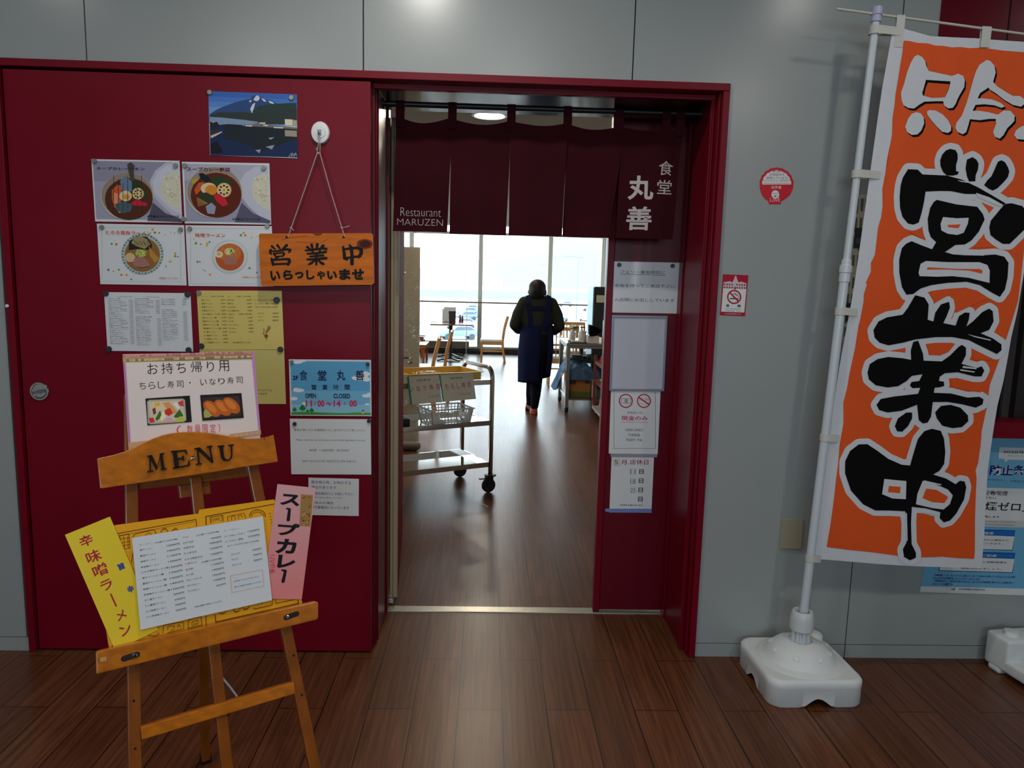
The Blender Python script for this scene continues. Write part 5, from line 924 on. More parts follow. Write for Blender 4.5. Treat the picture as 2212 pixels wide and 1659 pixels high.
# loops: top loops over the rod, side loops round the pole
LP = M('white webbing', (206, 206, 198), .7)
def loop_top(x0, x1):
    a = W(x0, 82, BY); b_ = W(x1, 82, BY); b = B(); prof = []
    zt = ra.z + (rb.z - ra.z) * ((a.x - ra.x) / (rb.x - ra.x))
    for y, z in ((-.004, a.z - .03), (-.006, zt), (-.003, zt + .006), (.003, zt + .006), (.006, zt), (.004, a.z - .03)): prof.append([Vector((a.x, BY + y, z)), Vector((b_.x, BY + y, z)), Vector((b_.x, BY + y * .8, z)), Vector((a.x, BY + y * .8, z))])
    return b.rings(prof).build('hanging_loop', LP, bn)
loop_top(1932, 1950); loop_top(2118, 2138)
def loop_side(y, x1, h=.026):
    t = (y - 20) / (1388 - 20); x0 = 1895 + (1728 - 1895) * t; a = W(x0, y, BY); e = W(x1, y + 3, BY); r0 = .018
    pts = [Vector((e.x, BY - .005, e.z))] + [Vector((a.x + r0 * cos(q), BY - r0 * sin(q), a.z)) for q in (pi / 2 + pi * i / 10 for i in range(11))] + [Vector((e.x, BY + .004, e.z))]
    pts[1:1] = [Vector((a.x + .012, BY - .0165, a.z))]; pts[-1:-1] = [Vector((a.x + .012, BY + .0165, a.z))]
    b = B(); n = len(pts)
    b.add([p + Vector((0, 0, s_)) for s_ in (-h / 2, h / 2) for p in pts], [(i, i + 1, n + i + 1, n + i) for i in range(n - 1)])
    return b.build('side_loop', LP, bn, smooth=50, recalc=False)
for y, x1 in ((66, 1944), (376, 1900), (672, 1852), (944, 1812), (1204, 1772)): loop_side(y, x1)
# water filled base --------------------------------------------------
def make_base(name, label, loc, rz, group):
    t = thing(name, label, 'banner base', loc, rz, group) if name != 'part' else None
    def pt_out(sx, sy, r):                        # rounded square outline
        pts = []
        for cx_, cy_, a0 in ((sx - r, sy - r, 0), (-sx + r, sy - r, pi / 2), (-sx + r, -sy + r, pi), (sx - r, -sy + r, 1.5 * pi)):
            pts += [(cx_ + r * cos(a0 + pi / 2 * i / 6), cy_ + r * sin(a0 + pi / 2 * i / 6)) for i in range(7)]
        return pts
    return t, pt_out
def base_shell(pt_out, X):
    b = B(); S_ = .172
    rs = []
    N_ = 56
    def ring(s_, z, arch=False):
        o = pt_out(s_, s_ * .98, .05 * s_ / S_); out = []
        dense = []
        for i, p in enumerate(o):
            q = o[(i + 1) % len(o)]; L = math.hypot(q[0] - p[0], q[1] - p[1]); k = 36 if L > .1 else 1
            for j in range(k): dense.append((p[0] + (q[0] - p[0]) * j / k, p[1] + (q[1] - p[1]) * j / k))
        for x, y in dense:
            zz = z
            if arch:
                for c_ in (x, y):
                    oth = y if c_ is x else x
                    if abs(oth) > s_ * .9 and abs(c_) < .068: zz = max(zz, .034 * (cos(c_ / .068 * pi) + 1) / 2)
            out.append(X(Vector((x, y, zz))))
        return out
    rs = [ring(S_ - .004, 0, True), ring(S_, .006, True), ring(S_, .066), ring(S_ + .001, .070), ring(S_ + .001, .088), ring(S_ - .004, .096), ring(S_ - .012, .099)]
    b.rings(rs, cap=False)
    n = len(rs[0]); b.add(rs[-1], [tuple(range(n))]); b.add(rs[0], [tuple(reversed(range(n)))])
    b.lathe([(.155, .0985), (.146, .104), (.134, .106), (.128, .110), (.118, .128), (.100, .146), (.078, .160), (.060, .168), (.044, .171), (.040, .166), (.024, .164)], (0, 0, 0), 44, 0) if False else None
    prof = [(.158, .0985), (.150, .104), (.134, .107), (.126, .112), (.116, .130), (.098, .147), (.076, .161), (.056, .168), (.042, .170), (.039, .164), (.004, .162)]
    b.rings([[X(Vector((r * cos(t_), r * sin(t_), z))) for t_ in (2 * pi * i / 44 for i in range(44))] for r, z in prof], cap=True)
    b.rings([[X(Vector((.112 + r * cos(t_), .118 + r * sin(t_), z))) for t_ in (2 * pi * i / 20 for i in range(20))] for r, z in ((.034, .098), (.031, .132), (.026, .137), (.017, .137), (.016, .141), (.003, .141))], cap=True)
    for a in range(8):
        ca, sa = cos(a * pi / 4 + .25), sin(a * pi / 4 + .25); c_ = Vector((.103 * ca, .103 * sa, .1415)); nx = Vector((.62 * ca, .62 * sa, .78)).normalized(); u = nx.orthogonal().normalized(); v = nx.cross(u)
        b.rings([[X(c_ + nx * h_ + (u * cos(t_) + v * sin(t_)) * r) for t_ in (2 * pi * i / 14 for i in range(14))] for r, h_ in ((.0135, -.002), (.0125, .0022), (.009, .0022), (.006, -.0005), (.001, -.001))], cap=True)
    return b
_, pto = make_base('part', '', None, 0, None)
bq = F(1728, 1447); bloc = Vector((pb.x - .004, -.190, 0))
rz = radians(1.5)
Xf = Matrix.Translation(bloc) @ Matrix.Rotation(rz, 4, 'Z')
PB = M('white blow moulded plastic', (222, 226, 226), .45, bump=.12, bscale=220, noise=.015)
base_shell(pto, lambda v: Xf @ v).build('base', PB, bn, smooth=42)
cb = B(); q0 = bloc + Vector((0, 0, .165))
for i in range(8): cb.tube([q0 + Vector((.027 * cos(i * pi / 4), .027 * sin(i * pi / 4), -.004)), q0 + Vector((.027 * cos(i * pi / 4), .027 * sin(i * pi / 4), .06))], .0075, 8)
cb.lathe([(.026, -.004), (.026, .06)], q0, 20); cb.build('collet', M('white ribbed plastic', (206, 214, 220), .35), bn, smooth=40)
B().lathe([(.036, .045), (.042, .049), (.042, .088), (.038, .112), (.034, .118), (.028, .118), (.026, .110), (.0265, .06)], q0, 28, cap=False).build('clamp_collar', M('grey white plastic', (206, 212, 214), .32), bn, smooth=40)
# second, partly visible base by the counter
b2 = thing('water_weight', 'second white plastic water weight at the right edge by the wall', 'weight', (2.19, -.19, 0), 0)
X2 = Matrix.Translation((2.19, -.19, 0)) @ Matrix.Rotation(radians(8), 4, 'Z')
b = B(); z_ = lambda x, y, z: X2 @ Vector((x, y, z))
for x0, x1, y0, y1, h0, h1 in ((-.18, .18, .06, .17, .02, .15), (-.18, .18, -.17, -.06, .02, .11), (-.06, .06, -.07, .07, .02, .15), (-.18, -.1, -.08, .08, .02, .07), (.1, .18, -.08, .08, .02, .07)): b.box(x0, x1, y0, y1, h0, h1, 0, X2)
for x in (-.15, .15):
    for y in (-.13, .12): b.box(x - .03, x + .03, y - .03, y + .03, 0, .03, 0, X2)
b.build('tank', PB, b2, bevel=.018, seg=4, smooth=50)
B().rings([[X2 @ Vector((-.12 + .026 * cos(t), .115 + .026 * sin(t), z)) for t in (2 * pi * i / 20 for i in range(20))] for z in (.148, .165)]).build('filler_cap', PLW, b2, smooth=40)
# ================================================================== STICKERS AND POSTERS ON THE WHITE WALL
c8 = K(1520, 330, 4.254); SYW = -.0006
top = [(672 + 148 * cos(t), 288 + 146 * sin(t)) for t in (pi + pi * i / 40 for i in range(41))]
sc = []
for i in range(41):
    a = pi + pi * i / 40; k_ = 1 + .045 * abs(sin(a * 9)); sc.append((670 + 152 * k_ * cos(a), 290 + 150 * k_ * sin(a)))
bowlp = sc + [(826, 296), (818, 340), (795, 385), (760, 420), (712, 448), (708, 474), (598, 474), (596, 448), (560, 422), (535, 390), (518, 340), (514, 296)]
s = Sheet('sticker', 'round red rice bowl sticker on the white wall beside the doorway', 'sticker', c8((514, 135), (828, 135), (828, 476), (514, 476)), Y=SYW, mat=M('red vinyl sticker', (206, 26, 44), .3), thick=.0004, shape=c8(*bowlp)); s.z = .0006
s.part('white_field')
sc2 = []
for i in range(41):
    a = pi + pi * i / 40; k_ = 1 + .05 * abs(sin(a * 9)); sc2.append((670 + 130 * k_ * cos(a), 292 + 126 * k_ * sin(a)))
WT = (224, 226, 226); s.poly(c8(*sc2), WT); s.poly(c8(*[(658 + 36 * cos(t), 384 + 40 * sin(t)) for t in (2 * pi * i / 24 for i in range(24))]), WT)
s.part('lettering'); TR = (150, 40, 60)
s.text('国産米使用店', *c8(630, 166), *c8(726, 180), (90, 40, 50)); s.text('北海道米を', *c8(604, 188), *c8(744, 212), TR); s.text('使用しています。', *c8(576, 220), *c8(780, 244), TR); s.text('We serve local rice', *c8(546, 252), *c8(680, 261), TR); s.text('使用北海道大米', *c8(700, 250), *c8(794, 261), TR); s.text('Hokkaido rice in use at this restaurant', *c8(546, 277), *c8(790, 286), TR)
s.text('北海道', *c8(620, 304), *c8(712, 332), WT, .004); s.stroke(c8((628, 376), (690, 372)), .6, (120, 30, 40)); s.text('米', *c8(642, 386), *c8(672, 412), (196, 60, 70), .01); s.text('LovE', *c8(610, 414), *c8(700, 450), WT, -.012); s.done()
s = Sheet('no_smoking_sign', 'small red and white no smoking sign at eye level beside the casing', 'sign', c8((178, 1116), (412, 1126), (378, 1500), (146, 1492)), Y=SYW, mat=M('crimson sign plate', (176, 26, 52), .25), thick=.001)
s.part('white_field'); s.poly(c8((178, 1244), (392, 1252), (372, 1468), (160, 1460)), WT)
s.poly(c8((182, 1190), (240, 1180), (262, 1190), (276, 1165), (290, 1130), (298, 1130), (308, 1166), (322, 1192), (345, 1184), (392, 1200), (388, 1252), (178, 1246)), (216, 190, 196))
for r_ in range(2):
    for i in range(9):
        if i in (4,): continue
        s.poly(c8((186 + i * 23, 1202 + r_ * 28 + i * .8), (198 + i * 23, 1202 + r_ * 28 + i * .8), (197 + i * 23, 1216 + r_ * 28 + i * .8), (185 + i * 23, 1216 + r_ * 28 + i * .8)), (120, 30, 50))
s.poly(c8((280, 1234), (294, 1234), (292, 1256), (280, 1255)), (70, 30, 40))
s.part('symbol'); s.ell(*c8(279, 1325), 15.4, 15.4, (176, 26, 52)); s.ell(*c8(279, 1325), 12.2, 12.2, WT); s.poly(c8((240, 1336), (318, 1336), (318, 1346), (240, 1345)), (24, 24, 26)); s.stroke(c8((268, 1292), (276, 1302), (290, 1300), (300, 1312), (314, 1312), (318, 1326)), 1.1, (24, 24, 26)); s.stroke(c8((280, 1285), (290, 1296), (304, 1298), (312, 1306)), .9, (24, 24, 26)); s.stroke(c8((238, 1284), (318, 1366)), 3.2, (176, 26, 52))
s.part('lettering'); s.text('禁', *c8(206, 1392), *c8(234, 1418), (40, 44, 50), .02); s.text('煙', *c8(308, 1395), *c8(338, 1420), (40, 44, 50), .02); s.text('NO SMOKING', *c8(202, 1428), *c8(336, 1440), (70, 76, 84)); s.text('禁止吸烟　금연', *c8(202, 1446), *c8(336, 1459), (70, 76, 84)); s.text('北海道受動喫煙防止条例', *c8(190, 1474), *c8(340, 1488), WT); s.done()
# newspaper cuttings behind the banner
NW = M('newsprint', (196, 190, 176), .6)
for k, (quad, lab) in enumerate(((((1846, 420), (1960, 422), (1945, 590), (1832, 590)), 'upper newspaper cutting half hidden behind the banner pole'), (((1830, 592), (1942, 592), (1922, 742), (1812, 740)), 'lower newspaper cutting half hidden behind the banner pole'))):
    s = Sheet('newspaper_cutting', lab, 'newspaper cutting', quad, Y=SYW, mat=NW, thick=.0004, group='newspaper cuttings on the wall')
    rnd = random.Random(k); s.z = .0006
    for c_ in range(10):
        for r_ in range(4): s.urect(.05 + c_ * .09, .05 + r_ * .24, .05 + c_ * .09 + .045, .05 + r_ * .24 + rnd.uniform(.12, .2), (110, 104, 98))
    s.part('photo'); s.urect(.06, .42, .5, .68, (60, 62, 60)); s.urect(.1, .55, .4, .62, (70, 96, 110)); s.urect(.55, .06, .9, .2, (120, 116, 110)); s.done()
# blue smoke prevention poster
c9 = K(1960, 900, 4.147); cx9 = K(2100, 620, 4.148)
e0, e1 = W(2160, 947), W(1990, 1279)
tl = W(2028, 948); 
s = Sheet('poster', 'light blue smoke prevention poster on the white wall behind the banner foot', 'poster', [(2028, 944), (2440, 956), (2400, 1290), (1989, 1278)], Y=SYW, mat=M('light blue poster', (112, 180, 214), .3))
s.part('white_field'); s.poly(c9((120, 1518), (1045, 1540), (1800, 1560), (1800, 1640), (1045, 1600), (110, 1570)), WT)
s.poly(c9((825, 274), (1500, 290), (1500, 400), (900, 385), (880, 410), (868, 380), (815, 372)), WT)
s.poly(c9((450, 630), (1700, 660), (1680, 1010), (420, 975)), WT); s.part('tint').poly(c9((440, 915), (1690, 950), (1680, 1010), (420, 975)), (206, 206, 200))
for y0, y1 in ((1010, 1195), (1212, 1395)):
    s.part('box'); s.poly(c9((300, y0 - 12), (965, y0 + 8), (942, y1 + 4), (278, y1 - 14)), (24, 60, 130)); s.poly(c9((305, y0 + 38), (958, y0 + 62), (937, y1 - 2), (286, y1 - 20)), WT); s.poly(c9((304, y0 - 4), (960, y0 + 14), (956, y0 + 58), (300, y0 + 36)), (30, 110, 190))
s.part('lettering'); NB = (24, 32, 120); s.text('2020年４月', *c9(858, 300), *c9(1180, 338), (24, 24, 40), .01); s.text('Effective April, 2020', *c9(900, 345), *c9(1160, 362), (60, 60, 66))
for q in (('防', 744), ('止', 846), ('条', 952), ('例', 1056)): s.text(q[0], *c9(q[1], 432), *c9(q[1] + 92, 526), WT, .07)
for q in (('防', 744), ('止', 846), ('条', 952), ('例', 1056)): s.text(q[0], *c9(q[1], 432), *c9(q[1] + 92, 526), NB, .03)
s.text('Smoke Prevention', *c9(560, 550), *c9(850, 572), (40, 60, 120)); s.text('が制定されました', *c9(918, 566), *c9(1180, 594), (60, 90, 120))
s.text('受動喫煙', *c9(690, 660), *c9(894, 708), (24, 24, 30), .006); s.text('させない', *c9(650, 712), *c9(792, 738), (40, 40, 46), .006); s.text('煙ゼロ」', *c9(700, 760), *c9(1060, 850), (20, 20, 24), .014); s.text('目指します', *c9(660, 882), *c9(822, 908), (40, 40, 46), .006); s.text('second-hand smoke inhalation,', *c9(520, 928), *c9(975, 950), (70, 70, 76)); s.text('"Zero Second-Hand Smoke"', *c9(560, 954), *c9(966, 976), (70, 70, 76))
s.text('対策を推進', *c9(560, 1026), *c9(768, 1056), WT, .008); s.text('道民がそれぞれの責務の下、', *c9(520, 1090), *c9(914, 1116), (50, 50, 56), .004); s.text('推進していきます。', *c9(560, 1122), *c9(850, 1146), (50, 50, 56), .004)
s.text('妊婦の方に配慮', *c9(480, 1226), *c9(796, 1256), WT, .008); s.text('妊婦の方に受動喫煙を', *c9(520, 1288), *c9(888, 1314), (50, 50, 56), .004); s.text('喫煙は控えましょう。', *c9(480, 1348), *c9(838, 1372), (50, 50, 56), .004)
for i, (t, x0, x1) in enumerate((('「受動喫煙」とは、本人がたばこを吸っていなくても他の人が吸っているたばこから出る煙や、', 240, 975), ('その人が吐き出す煙を吸い込んでしまうことをいいます。', 226, 650), ('「受動喫煙ゼロ」の実現を目指すためには、全ての方に受動喫煙に関する正しい知識を持って', 240, 960), ('いただくことが重要です。', 218, 406))): s.text(t, *c9(x0, 1408 + i * 26), *c9(x1, 1430 + i * 26 + (x1 - x0) * .022), (24, 50, 130), .006)
s.text('北海道保健福祉部健康安全局', *c9(458, 1536), *c9(690, 1556), (60, 60, 70), .004); s.stroke(c9((394, 1532), (396, 1556)), .8, (50, 50, 60)); s.stroke(c9((404, 1536), (412, 1536), (412, 1552), (404, 1552)), .8, (50, 50, 60), closed=True); s.stroke(c9((420, 1530), (420, 1556)), 1, (50, 50, 60))
s.done()
# ================================================================== SERVING TROLLEY
TO = Vector((0.038, 2.282, 0)); te = Vector((-.47, .883, 0)).normalized(); tl_ = Vector((-te.y, te.x, 0))     # te: across, tl_: along to the left
TM = Matrix(((tl_.x, te.x, 0, TO.x), (tl_.y, te.y, 0, TO.y), (0, 0, 1, 0), (0, 0, 0, 1)))
TX = lambda x, y, z: TM @ Vector((x, y, z))
TL, TW_ = .80, .455
tr = thing('serving_trolley', 'stainless steel three shelf trolley just inside the doorway', 'trolley', TO)
SQ = M('satin stainless tube', (176, 168, 158), .22, 1.0)
for x, nm in ((0, 'frame_end'), (TL, 'frame_end')):
    pts = [(0, .12), (0, .80)] + [(.075 - .075 * cos(t), .80 + .075 * sin(t)) for t in (pi / 2 * i / 8 for i in range(1, 9))] + [(TW_ - .075 + .075 * sin(t), .80 + .075 * cos(t)) for t in (pi / 2 * i / 8 for i in range(0, 9))] + [(TW_, .12)]
    h_ = .0125; rs = []
    for i, (y, z) in enumerate(pts):
        a = pts[min(i + 1, len(pts) - 1)]; c = pts[max(i - 1, 0)]; d = Vector((a[0] - c[0], a[1] - c[1])).normalized(); n = Vector((-d.y, d.x)) * h_
        rs.append([TX(x - h_, y + n.x, z + n.y), TX(x + h_, y + n.x, z + n.y), TX(x + h_, y - n.x, z - n.y), TX(x - h_, y - n.x, z - n.y)])
    B().rings(rs).build(nm, SQ, tr, bevel=.002, seg=1, smooth=45)
for z in (.18, .475, .76):
    b = B(); b.box(.0, TL, .012, TW_ - .012, z + .006, z + .009, 0, TM)
    for y0, y1 in ((.0, .014), (TW_ - .014, TW_)): b.box(.0, TL, y0, y1, z, z + .034, 0, TM)
    for x0, x1 in ((.0, .014), (TL - .014, TL)): b.box(x0, x1, .012, TW_ - .012, z, z + .034, 0, TM)
    b.build('shelf', STEEL, tr, bevel=.002, seg=1)
for x in (.0, TL):
    for y in (.0, TW_):
        cs_ = B().lathe([(.016, .115), (.042, .118), (.042, .126), (.016, .13)], TX(x, y, 0), 20).box(x - .012, x + .03, y - .026, y - .019, .045, .115, 0, TM).box(x - .012, x + .03, y + .019, y + .026, .045, .115, 0, TM).box(x - .012, x + .03, y - .026, y + .026, .100, .115, 0, TM).build('caster', BLACK, tr, smooth=40)
        B().lathe([(.012, -.016), (.046, -.015), (.050, -.010), (.050, .010), (.046, .015), (.012, .016)], TX(x + .012, y, .0502), 24, 0, te).build('wheel', M('black rubber', (20, 19, 19), .55), cs_, smooth=40)
        B().box(x + .02, x + .085, y - .012, y + .012, .098, .106, 0, TM).build('brake_lever', BLACK, cs_, bevel=.002)
# tray with packs and two cards, basket ------------------------------
tz = .798
ty = thing('plastic_tray', 'yellow plastic tray on top of the steel trolley', 'tray', TX(.36, .2, tz))
b = B(); x0, x1, y0, y1 = .09, .62, -.005, .34
for a in ((x0, x1, y0, y1, tz, tz + .003), (x0, x1, y0, y0 + .004, tz, tz + .055), (x0, x1, y1 - .004, y1, tz, tz + .055), (x0, x0 + .004, y0, y1, tz, tz + .055), (x1 - .004, x1, y0, y1, tz, tz + .055)): b.box(*a, 0, TM)
b.build('tray_body', M('yellow polypropylene', (232, 196, 96), .4), ty, bevel=.0012, seg=1); b = B()
for a in ((x0 - .014, x1 + .014, y0 - .014, y0 + .004, tz + .052, tz + .056), (x0 - .014, x1 + .014, y1 - .004, y1 + .014, tz + .052, tz + .056), (x0 - .014, x0 + .004, y0, y1, tz + .052, tz + .056), (x1 - .004, x1 + .014, y0, y1, tz + .052, tz + .056)): b.box(*a, 0, TM)
b.build('rim', M('yellow polypropylene', (232, 196, 96), .4), ty)
CLP = clear_mat('clear food pack', (.95, .95, .94, 1), .12)
for i, (x, y, col, lab) in enumerate(((.44, .12, (206, 110, 40), 'clear food pack of fried tofu sushi at the left of the yellow tray'), (.27, .13, (176, 120, 90), 'flat clear food pack of scattered sushi in the middle of the yellow tray'))):
    pk_ = thing('food_pack', lab, 'food pack', TX(x, y, tz + .003), 0, 'sushi packs in the tray'); h_ = .05 if i == 0 else .03
    b = B(); rnd = random.Random(i)
    for j in range(5 if i == 0 else 12): b.ball(TX(x + rnd.uniform(-.055, .055), y + rnd.uniform(-.04, .04), tz + .004 + (.022 if i == 0 else .011)), (.03, .024, .02) if i == 0 else (.016, .014, .008), 10)
    b.build('food', M('food %d' % i, col, .4, noise=.3, scale=60), pk_, smooth=60)
    B().box(x - .085, x + .085, y - .06, y + .06, tz + .004, tz + .004 + h_, 0, TM).build('clear_lid', CLP, pk_, bevel=.012, seg=3, smooth=60)
# price cards, leaning outward at the foot
def card(name, label, quad, yoff, words, edge):
    P0 = TX(.3, yoff, tz + .05); N0 = (-te * .96 + Vector((0, 0, .28))).normalized()
    s = Sheet(name, label, 'price card', quad, P=P0, N=N0, mat=M('cream card', (226, 218, 196), .45), thick=.002, group='price cards on the trolley tray')
    s.z = .0024
    for t, x0, y0, x1, y1, col, bo in words: s.text(t, x0, y0, x1, y1, col, bo)
    if edge: s.part('green_tape'); s.urect(0, 0, edge, 1, (40, 150, 128))
    return s.done()
ca = K(860, 780, 7.541)
card('price_card', 'cream price card for fried tofu sushi, left of the two hung on the tray', [ca(130, 262), ca(645, 226), ca(735, 668), ca(205, 712)], -.022, [('お持ち帰り用', *ca(298, 300), *ca(520, 322), (60, 56, 50), .01)] + [(ch, *ca(x, y0), *ca(x + w_, y0 + 82), (206, 40, 70), .004) for ch, x, y0, w_ in (('い', 176, 418, 76), ('な', 288, 408, 76), ('り', 410, 398, 48), ('寿', 500, 386, 76), ('司', 612, 382, 66))] + [('５５０円', *ca(498, 560), *ca(670, 590), (90, 86, 80), 0.0)], .06)
card('price_card', 'cream price card for scattered sushi, right of the two hung on the tray', [ca(648, 226), ca(1196, 194), ca(1282, 612), ca(742, 664)], -.0215, [('お持ち帰り用', *ca(836, 268), *ca(1044, 286), (60, 56, 50), .01)] + [(ch, *ca(x, y0), *ca(x + w_, y0 + 84), (206, 40, 70), .004) for ch, x, y0, w_ in (('ち', 756, 374, 66), ('ら', 856, 370, 62), ('し', 948, 362, 56), ('寿', 1024, 352, 76), ('司', 1118, 346, 70))] + [('９５０円', *ca(1008, 526), *ca(1176, 548), (90, 86, 80), 0.0)], .035)
# white grid basket on the middle shelf
kz = .484
bk = thing('plastic_basket', 'white plastic grid basket on the middle shelf of the trolley', 'basket', TX(.29, .14, kz)); b = B()
bx0, bx1, by0, by1, bh = .13, .44, .03, .26, .115
b.box(bx0 + .02, bx1 - .02, by0 + .015, by1 - .015, kz, kz + .003, 0, TM)
def wall(A0, A1, C0, C1, n, rows):                 # bottom edge A0-A1, top edge C0-C1
    for r in range(rows + 1):
        t = r / rows; a = A0.lerp(C0, t); c = A1.lerp(C1, t); wd_ = .010 if r in (0, rows) else .0045
        b.bar(TM @ a, TM @ c, .003, wd_)
    for i in range(n + 1):
        t = i / n; a = A0.lerp(A1, t); c = C0.lerp(C1, t); b.bar(TM @ a, TM @ c, .012 if i in (0, n) else .0045, .003, te)
V = Vector; q = [V((bx0 + .02, by0 + .015, kz)), V((bx1 - .02, by0 + .015, kz)), V((bx1 - .02, by1 - .015, kz)), V((bx0 + .02, by1 - .015, kz))]; Q = [V((bx0, by0, kz + bh)), V((bx1, by0, kz + bh)), V((bx1, by1, kz + bh)), V((bx0, by1, kz + bh))]
for i in range(4): wall(q[i], q[(i + 1) % 4], Q[i], Q[(i + 1) % 4], 12 if i % 2 == 0 else 8, 5)
for i in (0,):                                     # plain corners of the front wall
    f0, f1, g0, g1_ = q[0], q[1], Q[0], Q[1]; o = V((0, -.0008, 0))
    lerp2 = lambda u, v: TM @ (f0.lerp(f1, u).lerp(g0.lerp(g1_, u), v) + o)
    for poly in ([(0, 0), (.30, 0), (.14, .45), (.10, 1), (0, 1)], [(1, 0), (.52, 0), (.74, .38), (.9, .7), (.9, 1), (1, 1)]): b.add([lerp2(u, v) for u, v in poly], [tuple(range(len(poly)))])
for a in ((bx0 - .012, bx1 + .012, by0 - .012, by0 + .002), (bx0 - .012, bx1 + .012, by1 - .002, by1 + .012), (bx0 - .012, bx0 + .002, by0, by1), (bx1 - .002, bx1 + .012, by0, by1)): b.box(*a, kz + bh - .004, kz + bh + .002, 0, TM)
b.build('basket_body', M('white polyethylene', (236, 232, 222), .45), bk)
nb = B().box(.56, .76, .1, .3, kz, kz + .06, 0, TM).build('container', M('black container', (20, 20, 22), .4), bevel=.008, smooth=40); tag(nb, 'black plastic container on the middle trolley shelf by the door edge', 'container')
# ================================================================== VINYL SCREEN
vs_ = thing('partition_screen', 'beige standing screen wrapped in clear vinyl behind the trolley', 'screen', (-.75, 3.6, 0))
b = B(); b.box(-.96, -.585, 3.60, 3.62, .06, 1.735); b.build('panel', M('beige screen cloth', (228, 218, 198), .6, noise=.06, scale=4), vs_, bevel=.002)
b = B(); n1, n2 = 14, 60; rnd = random.Random(8)
vv = [Vector((-.965 + (.382 + .004 * sin(j * .5)) * i / n1, 3.585 + .006 * sin(i * 1.3 + j * .45) + .004 * sin(j * 1.1 - i * .8), .05 + 1.69 * j / n2)) for j in range(n2 + 1) for i in range(n1 + 1)]
b.add(vv, [(j * (n1 + 1) + i, j * (n1 + 1) + i + 1, (j + 1) * (n1 + 1) + i + 1, (j + 1) * (n1 + 1) + i) for j in range(n2) for i in range(n1)])
b.build('vinyl_cover', clear_mat('crinkled clear vinyl', (.9, .89, .85, 1), .09), vs_, smooth=180, recalc=False)
B().tube([(-1.0, 3.52, .042), (-.60, 3.52, .042)], .042, 18).ball((-.60, 3.52, .042), .042, 14).build('weighted_foot', M('grey foot', (120, 112, 104), .5), vs_, smooth=60)
# ================================================================== CHAIRS AND TABLES
def make_chair(label):
    t = thing('dining_chair', label, 'chair', (0, 0, 0), 0, 'wooden chairs in the restaurant')
    for sx in (-1, 1):
        B().rings([[Vector((sx * .19 + a * .018, y + c_ * .018, z)) for a, c_ in ((-1, -1), (1, -1), (1, 1), (-1, 1))] for y, z in ((-.20, 0), (-.195, .38))]).build('front_leg', BEECH, t, bevel=.003, seg=1)
        B().rings([[Vector((sx * .19 + a * .015, y + c_ * .02, z)) for a, c_ in ((-1, -1), (1, -1), (1, 1), (-1, 1))] for y, z in ((.235, 0), (.195, .25), (.19, .42), (.215, .62), (.275, .86))]).build('back_post', BEECH, t, bevel=.003, seg=1, smooth=30)
        b = B(); b.box(sx * .19 - .01, sx * .19 + .01, -.19, .2, .20, .225); b.build('stretcher', BEECH, t)
    b = B(); b.box(-.19, .19, -.21, -.185, .33, .385).box(-.19, .19, .18, .2, .33, .385).box(-.2, -.18, -.2, .2, .33, .385).box(.18, .2, -.2, .2, .33, .385).box(-.18, .18, .185, .2, .245, .265); b.build('seat_frame', BEECH, t, bevel=.002, seg=1)
    B().box(-.205, .205, -.225, .185, .386, .43).build('seat', CUSH, t, bevel=.016, seg=3, smooth=60)
    B().bar((-.19, .268, .835), (.19, .268, .835), .022, .05).build('top_rail', BEECH, t, bevel=.004)
    B().bar((-.19, .212, .60), (.19, .212, .60), .018, .03).build('lower_rail', BEECH, t, bevel=.003)
    for i in range(7):
        x = -.15 + i * .05; B().bar((x, .213, .605), (x, .265, .825), .012, .014, (1, 0, 0)).build('slat', BEECH, t)
        B().bar((x, .192, .43), (x, .212, .595), .012, .014, (1, 0, 0)).build('slat', BEECH, t)
    return t
ch0 = make_chair('pale wooden chair standing alone before the window, seen from its side')
def put(o, x, y, rz, label=None):
    o.matrix_basis = Matrix.Translation((x, y, 0)) @ Matrix.Rotation(rz, 4, 'Z')
    if label: o['label'] = label
    return o
put(ch0, .09, 10.93, -pi / 2)
for x, y, rz, lb in ((-.79, 5.2, -pi / 2 + .06, 'nearer wooden chair by the clear vinyl screen, leaning back seen edge on'), (-.71, 6.3, -pi / 2 + .04, 'further wooden chair by the clear vinyl screen, half behind its neighbour'), (1.09, 7.95, pi - .05, 'wooden chair right of the walking person, its slatted back to the viewer'), (1.40, 8.93, .1, 'wooden chair facing the viewer beyond the steel table'), (2.13, 8.4, -pi / 2, 'wooden chair at the far right table, mostly behind the black cabinet')): put(dup(ch0), x, y, rz, lb)
def make_table(label):
    t = thing('pedestal_table', label, 'table', (0, 0, 0), 0, 'pedestal tables in the restaurant')
    B().box(-.375, .375, -.3, .3, .668, .692).build('tabletop', M('brown table laminate', (128, 84, 62), .25), t, bevel=.003, seg=1)
    B().lathe([(.036, .06), (.032, .12), (.032, .62), (.05, .668)], (0, 0, 0), 20).build('column', BLACK, t, smooth=40)
    b = B(); 
    for a in range(4): d = Vector((cos(a * pi / 2 + .6), sin(a * pi / 2 + .6), 0)); b.bar(d * .02 + Vector((0, 0, .055)), d * .29 + Vector((0, 0, .018)), .04, .03)
    b.build('foot', BLACK, t, bevel=.004); return t
tb0 = make_table('pedestal table left of the lone chair, a dark menu box on it'); put(tb0, -.69, 10.98, .06)
put(dup(tb0), -.72, 11.72, 0, 'second pedestal table behind it by the window, with menu sheets and bottles'); put(dup(tb0), 1.42, 8.35, .05, 'pedestal table among the wooden chairs on the right')
